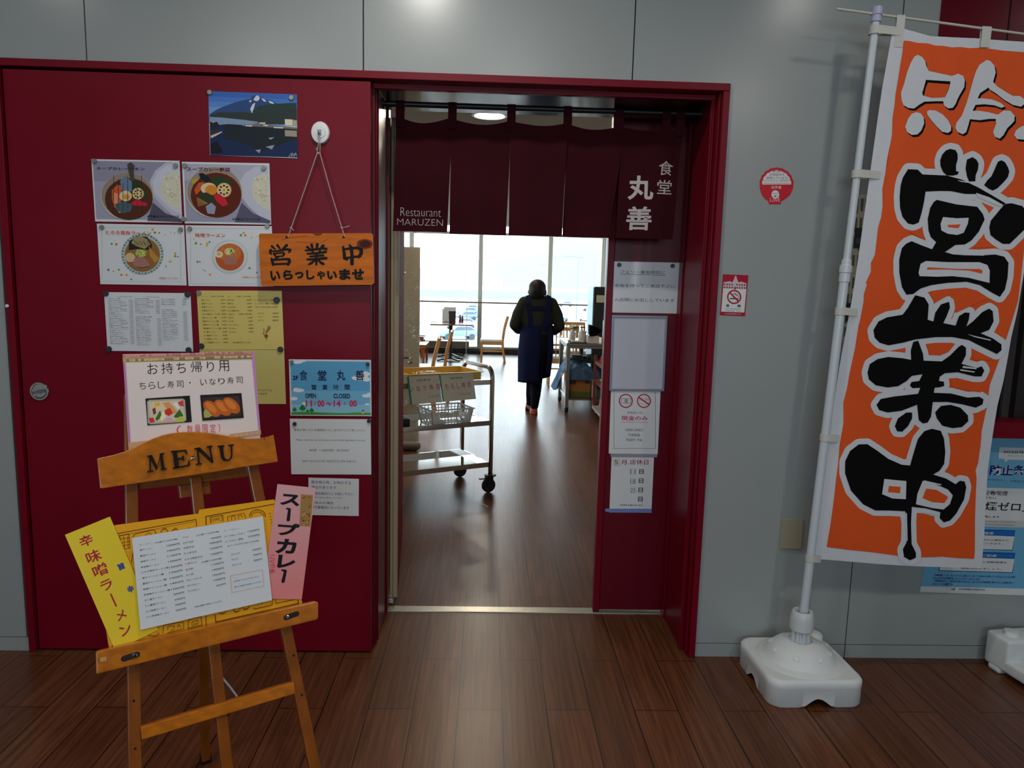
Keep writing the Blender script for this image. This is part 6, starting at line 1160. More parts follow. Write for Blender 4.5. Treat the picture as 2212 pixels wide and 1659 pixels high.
mb_ = B().prism([(-.055, 0), (.055, 0), (.066, .235), (-.066, .235)], -.04, .04, lambda p, t: Vector((-.66 + p[0], 10.9 + t, .693 + p[1]))).build('menu_holder', M('dark brown leatherette', (46, 34, 36), .5), bevel=.003); tag(mb_, 'dark brown menu holder on the left pedestal table', 'menu holder')
cm = B(); cm.box(-.86, -.63, 11.70, 11.71, .694, .97).box(-.9, -.78, 11.8, 11.81, .694, .93); cmo = cm.build('menu_stand', M('translucent menu sheets', (210, 206, 200), .4)); tag(cmo, 'pale menu sheets standing on the table by the window', 'menu stand')
for x, col, cap, lb, h_ in ((-.545, (120, 40, 30), (190, 30, 30), 'red capped sauce bottle on the window side table', .14), (-.50, (70, 50, 40), (60, 44, 36), 'brown spice jar beside the red capped bottle', .12)):
    bt_ = thing('bottle', lb, 'bottle', (x, 11.62, .693)); B().lathe([(.02, 0), (.022, .01), (.022, h_ * .6), (.012, h_ * .8)], (x, 11.62, .693), 14).build('bottle_body', M('bottle %d' % col[0], col, .3), bt_, smooth=40); B().lathe([(.014, h_ * .8), (.014, h_), (0, h_)], (x, 11.62, .693), 12).build('cap', M('cap %d' % cap[0], cap, .4), bt_, smooth=40)
# low tables, clear stands and kettle on the left
for x0, y0, sx, sy, z, lb in ((-1.75, 10.3, .66, .75, .34, 'low wooden table at floor level beside the vinyl screen'), (-1.95, 11.45, .72, .6, .40, 'low wooden table by the window behind the other low table')):
    lt_ = thing('low_table', lb, 'table', (x0 + sx / 2, y0 + sy / 2, 0), 0, 'low tables'); B().box(x0, x0 + sx, y0, y0 + sy, z - .07, z).build('tabletop', M('orange brown wood', (150, 84, 48), .22), lt_, bevel=.003)
    for a in (.04, sx - .04):
        for c in (.04, sy - .04): B().box(x0 + a - .02, x0 + a + .02, y0 + c - .02, y0 + c + .02, 0, z - .07).build('leg', M('orange brown wood', (150, 84, 48), .22), lt_)
ACR = clear_mat('clear acrylic', (.82, .92, .92, 1), .2)
for x, y, z, hgt, lb in ((-1.30, 10.45, .341, .40, 'clear acrylic divider on the low table beside the vinyl screen'), (-1.30, 11.7, .401, .30, 'clear acrylic divider on the low table by the window')):
    ac = thing('table_divider', lb, 'divider', (x, y, z), 0, 'clear table dividers'); B().box(x - .02, x - .012, y - .2, y + .2, z + .008, z + hgt).box(x + .03, x + .036, y - .2, y + .2, z + .008, z + hgt * .95).build('clear_panel', ACR, ac); B().box(x - .06, x + .08, y - .05, y + .05, z, z + .01).build('base', BLACK, ac, bevel=.002)
kt = thing('kettle', 'dark kettle standing on the low table by the window', 'kettle', (-1.50, 11.65, .401)); B().lathe([(.06, 0), (.08, .03), (.085, .1), (.07, .2), (.05, .25), (.0, .27)], (-1.50, 11.65, .401), 22).build('kettle_body', M('dark brown metal', (46, 34, 32), .35, .4), kt, smooth=50)
B().tube([(-1.43, 11.65, .46), (-1.36, 11.65, .50), (-1.38, 11.65, .60), (-1.44, 11.65, .62)], .008, 8).build('handle', BLACK, kt, smooth=50)
ht = thing('panel_heater', 'long low beige heater under the window beside the handrail post', 'heater', (-.9, 12.3, 0)); B().box(-1.45, -.38, 12.26, 12.40, .13, .26).build('casing', M('beige enamel', (176, 170, 154), .5), ht, bevel=.006)
for x in (-1.35, -.48): B().box(x - .02, x + .02, 12.28, 12.38, 0, .13).build('foot', BLACK, ht)
# ================================================================== RIGHT SIDE: STEEL TABLE AND CART
tx0, tx1, ty0, ty1 = .895, 1.78, 5.56, 6.42
wt = thing('work_table', 'stainless steel work table right of the walking person', 'table', (1.3, 6.0, 0))
DST = M('dull stainless steel', (150, 146, 140), .28, 1.0)
B().box(tx0, tx1, ty0, ty1, .77, .80).box(tx0 + .01, tx1 - .01, ty0 + .01, ty0 + .02, .74, .77).box(tx0 + .01, tx0 + .02, ty0 + .01, ty1 - .01, .74, .77).build('tabletop', DST, wt, bevel=.003, seg=1)
B().box(tx0 + .02, tx1 - .02, ty0 + .02, ty1 - .02, .145, .165).build('lower_shelf', DST, wt, bevel=.002, seg=1)
for x in (tx0 + .025, tx1 - .025):
    for y in (ty0 + .025, ty1 - .025):
        lg = B().box(x - .02, x + .02, y - .02, y + .02, .06, .77).build('leg', DST, wt, bevel=.003); B().lathe([(.01, .0), (.022, .012), (.024, .045), (.02, .062)], (x, y, 0), 14).build('adjuster_foot', BLACK, lg, smooth=40)
gl_ = M('white glazed bottle', (206, 204, 196), .3)
for x, y, lb in ((.98, 5.78, 'left white bottle with greenery on the steel table'), (1.085, 5.75, 'white pump bottle right of the greenery bottle')):
    t = thing('bottle', lb, 'bottle', (x, y, .8), 0, 'white bottles on the steel table'); B().lathe([(.034, 0), (.037, .01), (.037, .10), (.02, .128), (.017, .14)], (x, y, .8), 20).build('bottle_body', gl_, t, smooth=45)
    if x < 1.0:
        b = B(); rnd = random.Random(2)
        for i in range(16): b.ball((x + .012 + rnd.uniform(-.035, .045), y + rnd.uniform(-.03, .03), .958 + rnd.uniform(-.015, .035)), (.018, .016, .012), 8)
        b.build('flowers', M('pale green flowers', (190, 190, 150), .7, noise=.2, scale=30), t, smooth=60); b = B()
        for i in range(6): p = Vector((x - .03 + i * .012, y - .03, .945)); b.add([p, p + Vector((.03, -.01, .03)), p + Vector((.05, 0, .035)), p + Vector((.03, .012, .02))], [(0, 1, 2, 3)])
        b.build('leaves', M('green leaf', (70, 130, 60), .5), t)
    else: B().lathe([(.008, .14), (.008, .165), (.02, .167), (.02, .18), (0, .181)], (x, y, .8), 12).box(x, x + .04, y - .005, y + .005, .967, .977).build('pump', BLACK, t, smooth=40)
pl_ = thing('serving_plate', 'cream folded cloth on a dark tray at the steel table front', 'tray', (1.03, 5.66, .8)); B().box(.93, 1.13, 5.58, 5.72, .80, .806).build('tray_body', BLACK, pl_, bevel=.002); B().box(.95, 1.10, 5.60, 5.70, .806, .825).box(.92, .99, 5.66, 5.74, .806, .826).build('folded_cloth', M('cream folded cloth', (206, 200, 178), .8), pl_, bevel=.006, seg=3, smooth=60)
wbx = thing('napkin_box', 'white box holding black folders on the steel table', 'box', (1.2, 5.66, .8)); B().box(1.135, 1.265, 5.58, 5.72, .80, .885).build('box_body', M('white card box', (206, 204, 200), .5), wbx, bevel=.003)
b = B()
for i in range(6): a = -.05 + i * .17; p = Vector((1.16 + i * .012, 5.60 + i * .015, .886)); d = Vector((sin(a), 0, cos(a))); b.bar(p, p + d * (.125 - i * .006), .11, .024, (1, 0, -.2))
fo = b.build('black_folders', M('black folder cover', (9, 10, 13), .8, spec=.1), wbx)
B().bar((1.148, 5.6, .887), (1.165, 5.6, 1.0), .10, .008, (1, 0, 0)).build('clear_sleeve', M('pale teal sleeve', (150, 190, 194), .3), wbx)
hs = thing('sanitizer_bottle', 'clear pump bottle behind the white box on the steel table', 'bottle', (1.135, 5.80, .8)); B().lathe([(.022, 0), (.022, .07), (.01, .085)], (1.135, 5.80, .8), 16).build('bottle_body', M('clear grey bottle', (160, 176, 186), .15), hs, smooth=45); B().lathe([(.006, .085), (.006, .11), (.016, .112), (.016, .122), (0, .123)], (1.135, 5.80, .8), 12).build('pump', BLACK, hs, smooth=40)
wd_ = thing('dispenser', 'white plastic dispenser at the right of the steel table', 'dispenser', (1.42, 5.75, .8)); B().box(1.335, 1.50, 5.66, 5.82, .86, 1.06).build('dispenser_body', PLW, wd_, bevel=.015, seg=3, smooth=50); B().box(1.30, 1.52, 5.62, 5.84, .80, .86).build('wooden_tray', BEECH, wd_, bevel=.004); B().box(1.355, 1.37, 5.657, 5.662, .92, 1.03).build('slot', BLACK, wd_)
cb_ = thing('cardboard_box', 'cardboard box with a green band on the lower shelf of the steel table', 'box', (1.07, 5.8, .166)); B().box(.945, 1.20, 5.66, 5.95, .166, .375).build('carton', M('brown cardboard', (160, 108, 56), .75, noise=.05, scale=12), cb_, bevel=.002)
B().box(.948, 1.197, 5.6585, 5.661, .172, .236).build('green_band', M('green print', (84, 104, 40), .7), cb_); [B().box(q0, q1, 5.6585, 5.661, q2, q3).build('printed_patch', M('brown print', (72, 52, 36), .7), cb_) for q0, q1, q2, q3 in ((.952, 1.03, .318, .368), (1.135, 1.19, .33, .362))]
wb_ = B().box(1.215, 1.27, 5.68, 5.95, .166, .36).build('carton', M('white carton', (206, 202, 188), .6), bevel=.002); tag(wb_, 'narrow white carton right of the cardboard box under the steel table', 'box')
# crumpled blue blanket over the box
b = B(); nu, nv = 34, 26; rnd = random.Random(6); vv = []
for j in range(nv + 1):
    for i in range(nu + 1):
        u, v = i / nu, j / nv; x = .80 + .50 * u; y = 5.62 + .46 * v
        top = .40 + .20 * (sin(pi * min(1, (u + .12)) * .95)) ** .7 * (.6 + .4 * sin(pi * v))
        fall = max(0, (.24 - u) / .24); z = top * (1 - fall ** 1.4) + .25 * fall ** 1.4
        wr = .014 * sin(u * 17 + v * 9) + .012 * sin(u * 31 - v * 22) + .008 * sin(v * 40 + u * 12)
        vv.append(Vector((x - .035 * fall * sin(v * 11), y + .012 * sin(u * 23) * (1 - v), z + wr)))
b.add(vv, [(j * (nu + 1) + i, j * (nu + 1) + i + 1, (j + 1) * (nu + 1) + i + 1, (j + 1) * (nu + 1) + i) for j in range(nv) for i in range(nu)])
b.add([Vector((v.x, 5.62 + .004, .378)) for v in vv[9:nu + 1]] + [v.copy() for v in vv[9:nu + 1]], [(i, i + 1, nu - 8 + i + 1, nu - 8 + i) for i in range(nu - 9)])
bl = b.build('blanket', M('blue patterned fabric', (72, 104, 140), .8, noise=.25, scale=14), smooth=70, recalc=False); tag(bl, 'crumpled blue blanket with small yellow stars under the steel table', 'blanket')
sb_ = B()
for i, j in ((3, 5), (5, 2), (7, 8), (2, 12), (9, 4), (14, 3), (20, 2)):
    p = vv[j * (nu + 1) + i]; nx = (vv[j * (nu + 1) + i + 1] - p).cross(vv[(j + 1) * (nu + 1) + i] - p).normalized(); nx = nx if nx.z > 0 or nx.x < 0 else -nx; u_ = nx.orthogonal().normalized(); w_ = nx.cross(u_)
    sb_.add([p + nx * .004 + (u_ * cos(a) + w_ * sin(a)) * (.020 if k % 2 == 0 else .010) for k, a in enumerate(pi * q_ / 5 for q_ in range(10))], [tuple(range(10))])
sb_.build('stars', M('yellow star print', (222, 170, 70), .8), bl, recalc=False)
for q0, q1, q2, q3, lb in ((1.025, 5.74, .078, .055, 'larger round black pouch on the blue blanket'), (1.165, 5.73, .06, .045, 'smaller round black pouch beside the larger one on the blanket')):
    o = B().lathe([(.02, 0), (q2 * .94, .008), (q2, q3 * .55), (q2 * .86, q3 * .9), (0, q3)], (q0, q1, .605), 24).build('pouch', BLACK, smooth=50); tag(o, lb, 'pouch', 'black pouches on the blanket')
ol = B().ball((1.22, 5.85, .60), (.14, .07, .055), 16).build('bundle', M('olive grey cloth', (84, 92, 80), .85), smooth=60); tag(ol, 'olive cloth bundle lying on the blanket under the steel table', 'bundle')
# red brown wooden cart
RW = M('red brown wood', (126, 58, 42), .4, noise=.12, scale=6)
ct = thing('wooden_cart', 'red brown wooden cart with three shelves at the doorway edge', 'cart', (1.4, 5.1, 0)); kx0, kx1, ky0, ky1 = 1.205, 1.56, 4.62, 5.50
for x in (kx0 + .015, kx1 - .015):
    for y in (ky0 + .015, ky1 - .015): B().box(x - .015, x + .015, y - .015, y + .015, .09, .68).build('post', RW, ct, bevel=.003)
for z in (.585, .375): B().box(kx0, kx1, ky0, ky1, z, z + .035).build('shelf', RW, ct, bevel=.003)
B().box(kx0 - .005, kx1, ky0, ky1, .075, .105).build('bottom_shelf', M('pale shelf board', (186, 178, 172), .5), ct, bevel=.003)
for x in (kx0 + .04, kx1 - .04):
    for y in (ky0 + .04, ky1 - .04): B().lathe([(.008, -.012), (.028, -.011), (.032, 0), (.028, .011), (.008, .012)], (x, y, .034), 18, 0, (1, 0, 0)).box(x - .014, x + .014, y - .014, y + .014, .045, .075).build('caster', BLACK, ct, smooth=40)
pb_ = thing('magazine_stack', 'red and white packets on the top shelf of the wooden cart', 'packets', (1.36, 5.2, .62)); B().tube([(1.25, 5.25, .62), (1.255, 5.25, .68), (1.30, 5.24, .725), (1.37, 5.23, .74), (1.44, 5.24, .72), (1.47, 5.25, .62)], .014, 10).build('red_handle', M('red plastic', (196, 36, 34), .4), pb_, smooth=60); B().box(1.27, 1.45, 5.12, 5.32, .621, .645).box(1.28, 1.43, 5.14, 5.3, .645, .67).build('packet', M('white packet', (206, 200, 196), .5), pb_, bevel=.003)
yp = B().box(1.25, 1.42, 5.12, 5.32, .411, .43).box(1.27, 1.40, 5.14, 5.30, .43, .455).build('cloth_stack', M('yellow cloth', (214, 196, 110), .8), bevel=.006, seg=3, smooth=60); tag(yp, 'folded yellow cloths on the middle shelf of the wooden cart', 'cloths')
pkb = B().ball((1.37, 5.22, .19), (.13, .16, .085), 18).ball((1.30, 5.12, .17), (.08, .09, .065), 14).build('cloth_bag', M('pink cloth', (214, 134, 142), .8, noise=.06, scale=8), smooth=60); tag(pkb, 'pink cloth bag on the bottom shelf of the wooden cart', 'bag')
# black cabinet with a paper note
bc = thing('cabinet', 'tall black cabinet with a cream note behind the steel table', 'cabinet', (1.8, 7.25, 0)); B().box(1.39, 2.05, 6.98, 7.5, 0, 1.44).build('cabinet_body', M('black cabinet', (20, 22, 26), .4), bc, bevel=.006); B().box(1.375, 1.388, 6.99, 7.49, 0.02, 1.43).build('side_edge', M('pale blue glass edge', (150, 190, 205), .3), bc, bevel=.002)
B().box(1.42, 1.62, 6.972, 6.9795, 1.235, 1.33).build('paper_note', M('cream note', (206, 196, 168), .5), bc)
# ================================================================== PERSON
PX = lambda px, py, y=5.4: W(px, py, y)
def remesh(b, name, mt, parent, vox=.011, it=6):
    o = b.build('tmp', mt, None, smooth=60); m1 = o.modifiers.new('r', 'REMESH'); m1.mode = 'VOXEL'; m1.voxel_size = vox; m2 = o.modifiers.new('s', 'SMOOTH'); m2.iterations = it; m2.factor = .5
    me = bpy.data.meshes.new_from_object(o.evaluated_get(bpy.context.evaluated_depsgraph_get())); bpy.data.objects.remove(o)
    inv = wmat(parent).inverted(); me.transform(inv); me.polygons.foreach_set('use_smooth', [True] * len(me.polygons)); me.name = name
    o = bpy.data.objects.new(name, me); link(o); o.parent = parent; return o
pc_ = Vector((.53, 5.45, 0)); pe = thing('person', 'person in navy apron and dark shirt walking away inside the restaurant', 'person', pc_)
def P(dx, dy, z): return Vector((pc_.x + dx, pc_.y + dy, z))
def limb(b, pts, n=16): b.tube([p for p, r in pts], [r for p, r in pts], n); [b.ball(p, r, 12) for p, r in pts]
# one px at this depth is about 5.1 mm; offsets dx from the body axis at px 1155
SH = 1.285; hz0 = 1.345
sh_c = P(.02, 0, 0)
armL = [(P(-.135, .0, 1.25), .066), (P(-.2, -.01, 1.12), .064), (P(-.238, -.02, 1.0), .058)]
foreL = [(P(-.238, -.02, 1.0), .058), (P(-.19, .08, .94), .050), (P(-.12, .21, .93), .032)]
armR = [(P(.17, .0, 1.245), .066), (P(.234, -.01, 1.12), .064), (P(.268, -.02, .995), .058)]
foreR = [(P(.268, -.02, .995), .058), (P(.215, .08, .935), .050), (P(.14, .21, .93), .032)]
torso = [((P(.01, .0, .80)), .172, .125), (P(.012, .0, .90), .175, .13), (P(.013, 0, .98), .165, .122), (P(.015, .0, 1.06), .176, .124), (P(.018, 0, 1.15), .186, .120), (P(.02, .005, 1.22), .178, .106), (P(.02, .01, 1.275), .138, .088), (P(.02, .015, 1.305), .085, .068), (P(.02, .02, 1.33), .056, .056)]
legL = [(P(-.055, .0, .80), .098), (P(-.045, .01, .62), .084), (P(-.022, .03, .42), .062), (P(-.028, .06, .24), .057), (P(-.03, .13, .10), .043)]
legR = [(P(.065, .0, .80), .098), (P(.055, -.01, .62), .086), (P(.032, -.02, .42), .064), (P(.022, -.02, .24), .060), (P(.012, -.02, .09), .046)]
b = B(); b.loft([(c, rx * .93, ry * .93) for c, rx, ry in torso]); b.ball(P(.005, .03, 1.40), (.071, .088, .098), 20); b.loft([(P(.02, .018, 1.29), .05, .05), (P(.018, .025, 1.38), .046, .05)])
for q in (armL, foreL, armR, foreR): limb(b, [(p, r * .86) for p, r in q])
for q in (legL, legR): limb(b, [(p, r * .88) for p, r in q])
b.ball(P(.005, .118, 1.395), (.012, .018, .016), 8); b.ball(P(-.088, .035, 1.365), (.012, .018, .030), 8); b.ball(P(.086, .03, 1.40), (.010, .018, .027), 8)
for sx, q in ((-1, foreL), (1, foreR)):                          # hands held in front, fingers curled
    w0 = q[-1][0]; pm_ = w0 + Vector((-sx * .035, .045, .005)); b.tube([w0, pm_, pm_ + Vector((-sx * .025, .03, 0))], [.027, .032, .028], 12)
    for k in range(4): a = pm_ + Vector((-sx * .03, .03, .026 - k * .017)); L = (.032, .038, .035, .027)[k]; b.tube([a, a + Vector((-sx * L, .018, -.002)), a + Vector((-sx * L * 1.25, -.012, -.010))], [.0085, .008, .0072], 8)
    a = pm_ + Vector((0, .0, .03)); b.tube([a, a + Vector((-sx * .022, .012, .022)), a + Vector((-sx * .044, .026, .016))], [.010, .009, .008], 8)
for q, dx in ((legL, -.03), (legR, .01)): f0 = q[-1][0]; b.tube([f0, f0 + Vector((0, -.01, -.04)), f0 + Vector((0, .11, -.062))], [.036, .036, .026], 12)
remesh(b, 'body', M('skin', (196, 146, 120), .55), pe, .008, 4)
SHM = M('dark olive shirt', (42, 44, 39), .9, spec=.12, noise=.12, scale=9, bump=.25, bscale=40); NVM = M('navy apron cloth', (15, 23, 56), .85, spec=.12, noise=.1, scale=7, bump=.2, bscale=50); TRM = M('black navy trousers', (15, 18, 31), .85, spec=.12)
b = B(); b.loft(torso[1:-1] + [(P(.02, .022, 1.335), .062, .062)])
for q in (armL, foreL[:2] + [(P(-.15, .16, .925), .040)], armR, foreR[:2] + [(P(.17, .16, .925), .040)]): limb(b, q)
limb(b, [(P(-.07, .0, 1.262), .062), armL[0]]); limb(b, [(P(.11, .0, 1.26), .062), armR[0]])
remesh(b, 'shirt', SHM, pe, .011, 5)
b = B(); b.loft([(P(.01, 0, .60), .12, .10), (P(.01, 0, .70), .165, .128), (P(.01, -.005, .80), .18, .135), (P(.012, 0, .90), .178, .130), (P(.012, 0, .95), .168, .122)])
for q in (legL, legR): limb(b, q)
remesh(b, 'trousers', TRM, pe, .011, 5)
# apron: wrap skirt open at the back, waist band, shoulder straps with a cross strap
def skirt(ang0, ang1, hem0, hem1, n=22, zr=20):
    b = B(); rows = []
    for j in range(zr + 1):
        t = j / zr; row = []
        for i in range(n + 1):
            u = i / n; a = ang0 + (ang1 - ang0) * u; hem = hem0 + (hem1 - hem0) * u; z = 1.0 + (hem - 1.0) * t
            rx = .176 + .022 * math.sin(min(1, t * 1.6) * pi / 2) - .035 * max(0, t - .45); ry = .134 + .02 * math.sin(min(1, t * 1.6) * pi / 2) - .02 * max(0, t - .45)
            f_ = 1 + .018 * sin(a * 9 + t * 2) * t; cxx = .012 - .015 * t
            row.append(P(cxx + rx * f_ * sin(a), -ry * f_ * cos(a), z))
        rows.append(row)
    vs = [v for r in rows for v in r]; k = n + 1
    b.add(vs, [(j * k + i, j * k + i + 1, (j + 1) * k + i + 1, (j + 1) * k + i) for j in range(zr) for i in range(n)]); return b
sk = skirt(.22, -3.1, .37, .36); s2 = skirt(.70, 3.15, .47, .36); sk.add(s2.v, s2.f)
o = sk.build('apron_skirt', NVM, pe, smooth=80, recalc=False); md = o.modifiers.new('thickness', 'SOLIDIFY'); md.thickness = .004
b = B(); b.rings([[P(.013 + rx * sin(a), -ry * cos(a), z) for a in (2 * pi * i / 32 for i in range(32))] for z, rx, ry in ((.955, .178, .134), (.955, .183, .139), (1.005, .180, .136), (1.005, .174, .131))], cap=False, closed=True); b.build('apron_waistband', NVM, pe, smooth=50)
def strap(pts, w_, nm): 
    b = B(); rs = []
    for i, p in enumerate(pts):
        a = pts[min(i + 1, len(pts) - 1)]; c = pts[max(i - 1, 0)]; d = (Vector(a) - Vector(c)).normalized(); sd = d.cross(Vector((0, -1, .25)).normalized()).normalized() * w_ / 2; n_ = sd.cross(d).normalized() * .004
        rs.append([Vector(p) - sd - n_, Vector(p) + sd - n_, Vector(p) + sd + n_, Vector(p) - sd + n_])
    b.rings(rs).build(nm, NVM, pe, smooth=60)
for sx in (-1, 1): strap([P(.02 + sx * .108, .06, 1.29), P(.02 + sx * .112, .02, 1.318), P(.02 + sx * .114, -.03, 1.318), P(.02 + sx * .115, -.083, 1.282), P(.02 + sx * .111, -.110, 1.215), P(.018 + sx * .098, -.121, 1.14), P(.015 + sx * .085, -.124, 1.06), P(.013 + sx * .078, -.128, .99)], .054, 'apron_strap')
strap([P(.02 - .118, -.108, 1.198), P(.02 - .06, -.117, 1.190), P(.02 + .06, -.117, 1.190), P(.02 + .118, -.108, 1.198)], .042, 'apron_strap')
b = B(); b.ball(P(.006, -.004, 1.412), (.096, .108, .094), 24); b.ball(P(.004, -.03, 1.368), (.092, .078, .078), 20); b.ball(P(.004, -.035, 1.325), (.072, .058, .045), 18); b.ball(P(.004, -.082, 1.385), (.058, .034, .042), 16)
b.tube([P(.084, .0, 1.42), P(.098, .01, 1.37), P(.098, .015, 1.31)], [.016, .015, .008], 10); b.tube([P(-.07, .02, 1.42), P(-.080, .03, 1.36), P(-.078, .03, 1.335)], [.016, .011, .006], 8)
remesh(b, 'hair', M('black hair', (15, 13, 13), .62, spec=.3, noise=.4, scale=60, stretch=(1, 1, .2), bump=.5), pe, .008, 3)
b = B(); b.tube([P(-.080, .02, 1.40), P(-.084, .10, 1.40), P(-.066, .125, 1.40)], .0025, 6); b.tube([P(-.055 + .028 * cos(a), .128, 1.395 + .022 * sin(a)) for a in (2 * pi * i / 14 for i in range(14))], .002, 6, closed=True); b.tube([P(.092, .02, 1.40), P(.088, .125, 1.40)], .0025, 6); b.tube([P(.062 + .028 * cos(a), .128, 1.395 + .022 * sin(a)) for a in (2 * pi * i / 14 for i in range(14))], .002, 6, closed=True); b.tube([P(-.028, .128, 1.398), P(.036, .128, 1.398)], .002, 6); b.build('glasses', M('dark frame', (30, 26, 26), .4), pe, smooth=60)
RS = M('red brown shoe', (150, 62, 52), .6)
for nm, f0, zz, tilt in (('shoe', P(.010, -.02, 0), 0, 0), ('shoe', P(-.03, .15, 0), .05, .35)):
    Tm = Matrix.Translation(f0 + Vector((0, 0, zz))) @ Matrix.Rotation(-tilt, 4, 'X'); b = B()
    out = [(-.036, -.04), (-.044, 0), (-.046, .08), (-.044, .15), (-.024, .185), (.012, .188), (.038, .16), (.044, .09), (.040, 0), (.034, -.045), (0, -.058)]
    b.prism(out, 0, .028, lambda p, t: Tm @ Vector((p[0], p[1], t))); so2 = b.build(nm, RS, pe, bevel=.006, smooth=50)
    b = B(); b.rings([[Tm @ Vector((x * k_, y * k_ + .01, z)) for x, y in out] for k_, z in ((.96, .024), (.90, .05), (.75, .072), (.55, .080))]); b.build('upper', RS, so2, smooth=60)
    B().rings([[Tm @ Vector((x * k_ * 1.02, max(-.07, y * .35 * k_) - .002, z)) for x, y in out] for k_, z in ((.93, .045), (.90, .056))]).build('heel_band', M('cream band', (206, 190, 160), .6), so2)
# ================================================================== OUTSIDE
gd = B().box(-260, 260, 12.9, 700, -4.7, -4.6).build('pavement', M('pale concrete', (150, 152, 150), .9, noise=.06, scale=.05)); struct(gd, 'pale harbour pavement far below the windows')
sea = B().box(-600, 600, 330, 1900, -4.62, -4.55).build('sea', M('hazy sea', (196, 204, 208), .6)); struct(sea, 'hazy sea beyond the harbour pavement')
b = B(); n = 90; rid = []
for i in range(n + 1):
    x = -1400 + 2800 * i / n; h_ = 30 + 95 / (1 + math.exp(-(x - 60) / 90)) + 14 * sin(x * .011) + 7 * sin(x * .031 + 1) + 4 * sin(x * .07); rid.append((x, h_))
vs = []
for x, h_ in rid: vs += [Vector((x, 1350, -6)), Vector((x, 1500, h_ * .55)), Vector((x, 1640, h_)), Vector((x, 1900, -6))]
b.add(vs, [(i * 4 + k, (i + 1) * 4 + k, (i + 1) * 4 + k + 1, i * 4 + k + 1) for i in range(n) for k in range(3)])
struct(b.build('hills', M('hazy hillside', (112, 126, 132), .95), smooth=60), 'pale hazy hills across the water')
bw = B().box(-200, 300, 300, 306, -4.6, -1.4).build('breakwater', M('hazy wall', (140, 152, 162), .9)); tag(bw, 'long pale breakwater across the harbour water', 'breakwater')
def make_car(label, col):
    t = thing('car', label, 'car', (0, 0, 0), 0, 'cars parked outside')
    side = [(-2.1, .35), (-2.15, .75), (-1.6, .92), (-.9, .98), (-.35, 1.45), (1.1, 1.48), (1.85, 1.02), (2.1, .95), (2.12, .4)]
    b = B(); b.prism(side, -.82, .82, lambda p, t_: Vector((p[0], t_, p[1]))); b.build('car_body', M('hazed car paint %s' % col[0], col[1], .25, coat=.5), t, bevel=.08, seg=2, smooth=50)
    b = B(); b.prism([(-.72, 1.02), (-.30, 1.38), (1.05, 1.40), (1.6, 1.04)], -.835, .835, lambda p, t_: Vector((p[0], t_, p[1]))); b.build('windows', M('car window', (84, 100, 116), .2), t)
    for x in (-1.35, 1.3):
        for y in (-.74, .74): B().lathe([(.12, -.11), (.33, -.1), (.33, .1), (.12, .11)], (x, y, .33), 20, 0, (0, 1, 0)).build('wheel', M('hazed tyre', (70, 74, 80), .8), t, smooth=40)  # tyres lifted to grey, haze painted into their colour
    return t
CC = [('blue', (120, 146, 190)), ('white', (206, 208, 210)), ('silver', (170, 180, 190)), ('navy', (104, 124, 166)), ('red', (150, 40, 44))]  # body colours paled so that outdoor haze is painted in
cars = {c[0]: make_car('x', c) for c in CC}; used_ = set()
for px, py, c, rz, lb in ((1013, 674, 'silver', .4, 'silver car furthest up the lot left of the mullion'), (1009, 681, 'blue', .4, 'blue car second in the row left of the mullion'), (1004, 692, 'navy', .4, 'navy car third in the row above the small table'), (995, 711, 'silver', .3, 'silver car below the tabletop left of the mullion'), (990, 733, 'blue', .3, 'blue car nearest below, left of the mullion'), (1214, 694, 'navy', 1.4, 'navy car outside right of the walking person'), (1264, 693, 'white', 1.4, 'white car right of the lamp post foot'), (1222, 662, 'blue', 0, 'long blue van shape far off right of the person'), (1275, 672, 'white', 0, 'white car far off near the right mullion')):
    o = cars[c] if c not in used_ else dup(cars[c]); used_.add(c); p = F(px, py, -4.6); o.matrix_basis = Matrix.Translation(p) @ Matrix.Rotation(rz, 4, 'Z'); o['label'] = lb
for c in cars:
    if c not in used_:
        for ch in list(cars[c].children): bpy.data.objects.remove(ch)
        bpy.data.objects.remove(cars[c])
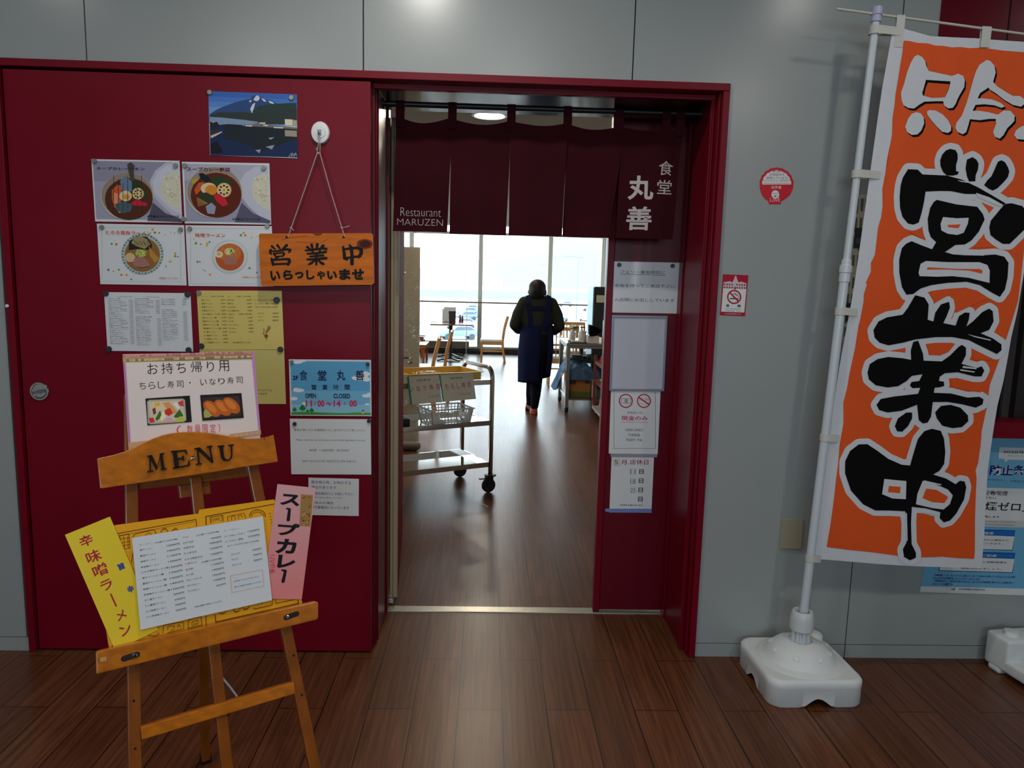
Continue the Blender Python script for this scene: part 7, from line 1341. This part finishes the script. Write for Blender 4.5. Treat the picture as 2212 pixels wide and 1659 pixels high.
def lamp_post(label, px, py, ptop, arm):
    p = F(px, py, -4.6); k = (p.y - CAM.y) / FPX; h_ = (py - ptop) * k; t = thing('lamp_post', label, 'lamp post', p, 0, 'lamp posts outside'); G = M('post paint', (120, 128, 150), .5)
    B().tube([p, p + Vector((0, 0, h_))], [.13, .08], 10).build('pole', G, t, smooth=40); q = p + Vector((0, 0, h_)); B().tube([q + Vector((-arm * k, 0, .1)), q + Vector((arm * k * .3, 0, -.05))], .09, 8).build('arm', G, t, smooth=40); B().box(q.x - arm * k, q.x - arm * k * .7, q.y - .25, q.y + .25, q.z + .0, q.z + .2).build('lamp_head', G, t)
lamp_post('tall lamp post outside the right hand window', 1245, 690, 557, 36); lamp_post('lamp post further off by the mullion', 1183, 655, 574, 22); lamp_post('most distant small lamp post', 1160, 640, 584, 14); lamp_post('slim lamp post near the right window edge', 1282, 660, 567, 3)

# what single parts look like where they differ from the rest of their thing
PL = {'menu_letters': 'raised black serif letters reading MENU', 'seat': 'white padded seat', 'ring_pull': 'round chrome ring pull', 'bolt': 'steel hexagon bolt', 'slot': 'dark rounded slot', 'ledge': 'tilted wooden ledge', 'head_board': 'arched wooden headboard', 'rubber_foot': 'black rubber foot', 'banner_cloth': 'white bordered orange banner cloth', 'orange_field': 'orange printed ground', 'clamp_collar': 'grey white clamp collar', 'collet': 'ribbed white collet', 'pole_cap': 'pale lilac pole cap', 'side_loop': 'white loop round the pole', 'hanging_loop': 'cloth hanging loop', 'hanging_cord': 'grey braided hanging cord', 'wood_knot': 'dark wood knot', 'vinyl_cover': 'crinkled clear vinyl cover', 'green_band': 'green printed band', 'paper_note': 'cream paper note', 'apron_skirt': 'navy apron skirt open at the back', 'apron_strap': 'navy apron strap', 'apron_waistband': 'navy apron waistband', 'shirt': 'dark olive long sleeved shirt', 'trousers': 'black trousers', 'hair': 'black hair tied back', 'shoe': 'red brown shoe', 'caster': 'black swivel caster', 'wheel': 'black rubber wheel', 'brake_lever': 'black brake lever', 'brown_tape': 'brown patterned tape', 'patterned_tape': 'flower patterned tape', 'green_tape': 'green tape edge', 'blue_edge': 'blue bottom edge', 'tabletop': None, 'frame_rim': 'silver grey frame rim', 'floor_hinge': 'metal floor hinge', 'coat_hook': 'small chrome hook', 'flowers': 'pale green flowers', 'black_folders': 'fan of black folders', 'clear_sleeve': 'pale teal clear sleeve', 'bottom_shelf': 'pale bottom shelf'}
for o in list(scene.objects):
    if o.parent and o.type == 'MESH':
        t_ = PL.get(o.name.split('.')[0])
        if t_ and 'label' not in o: o['label'] = t_
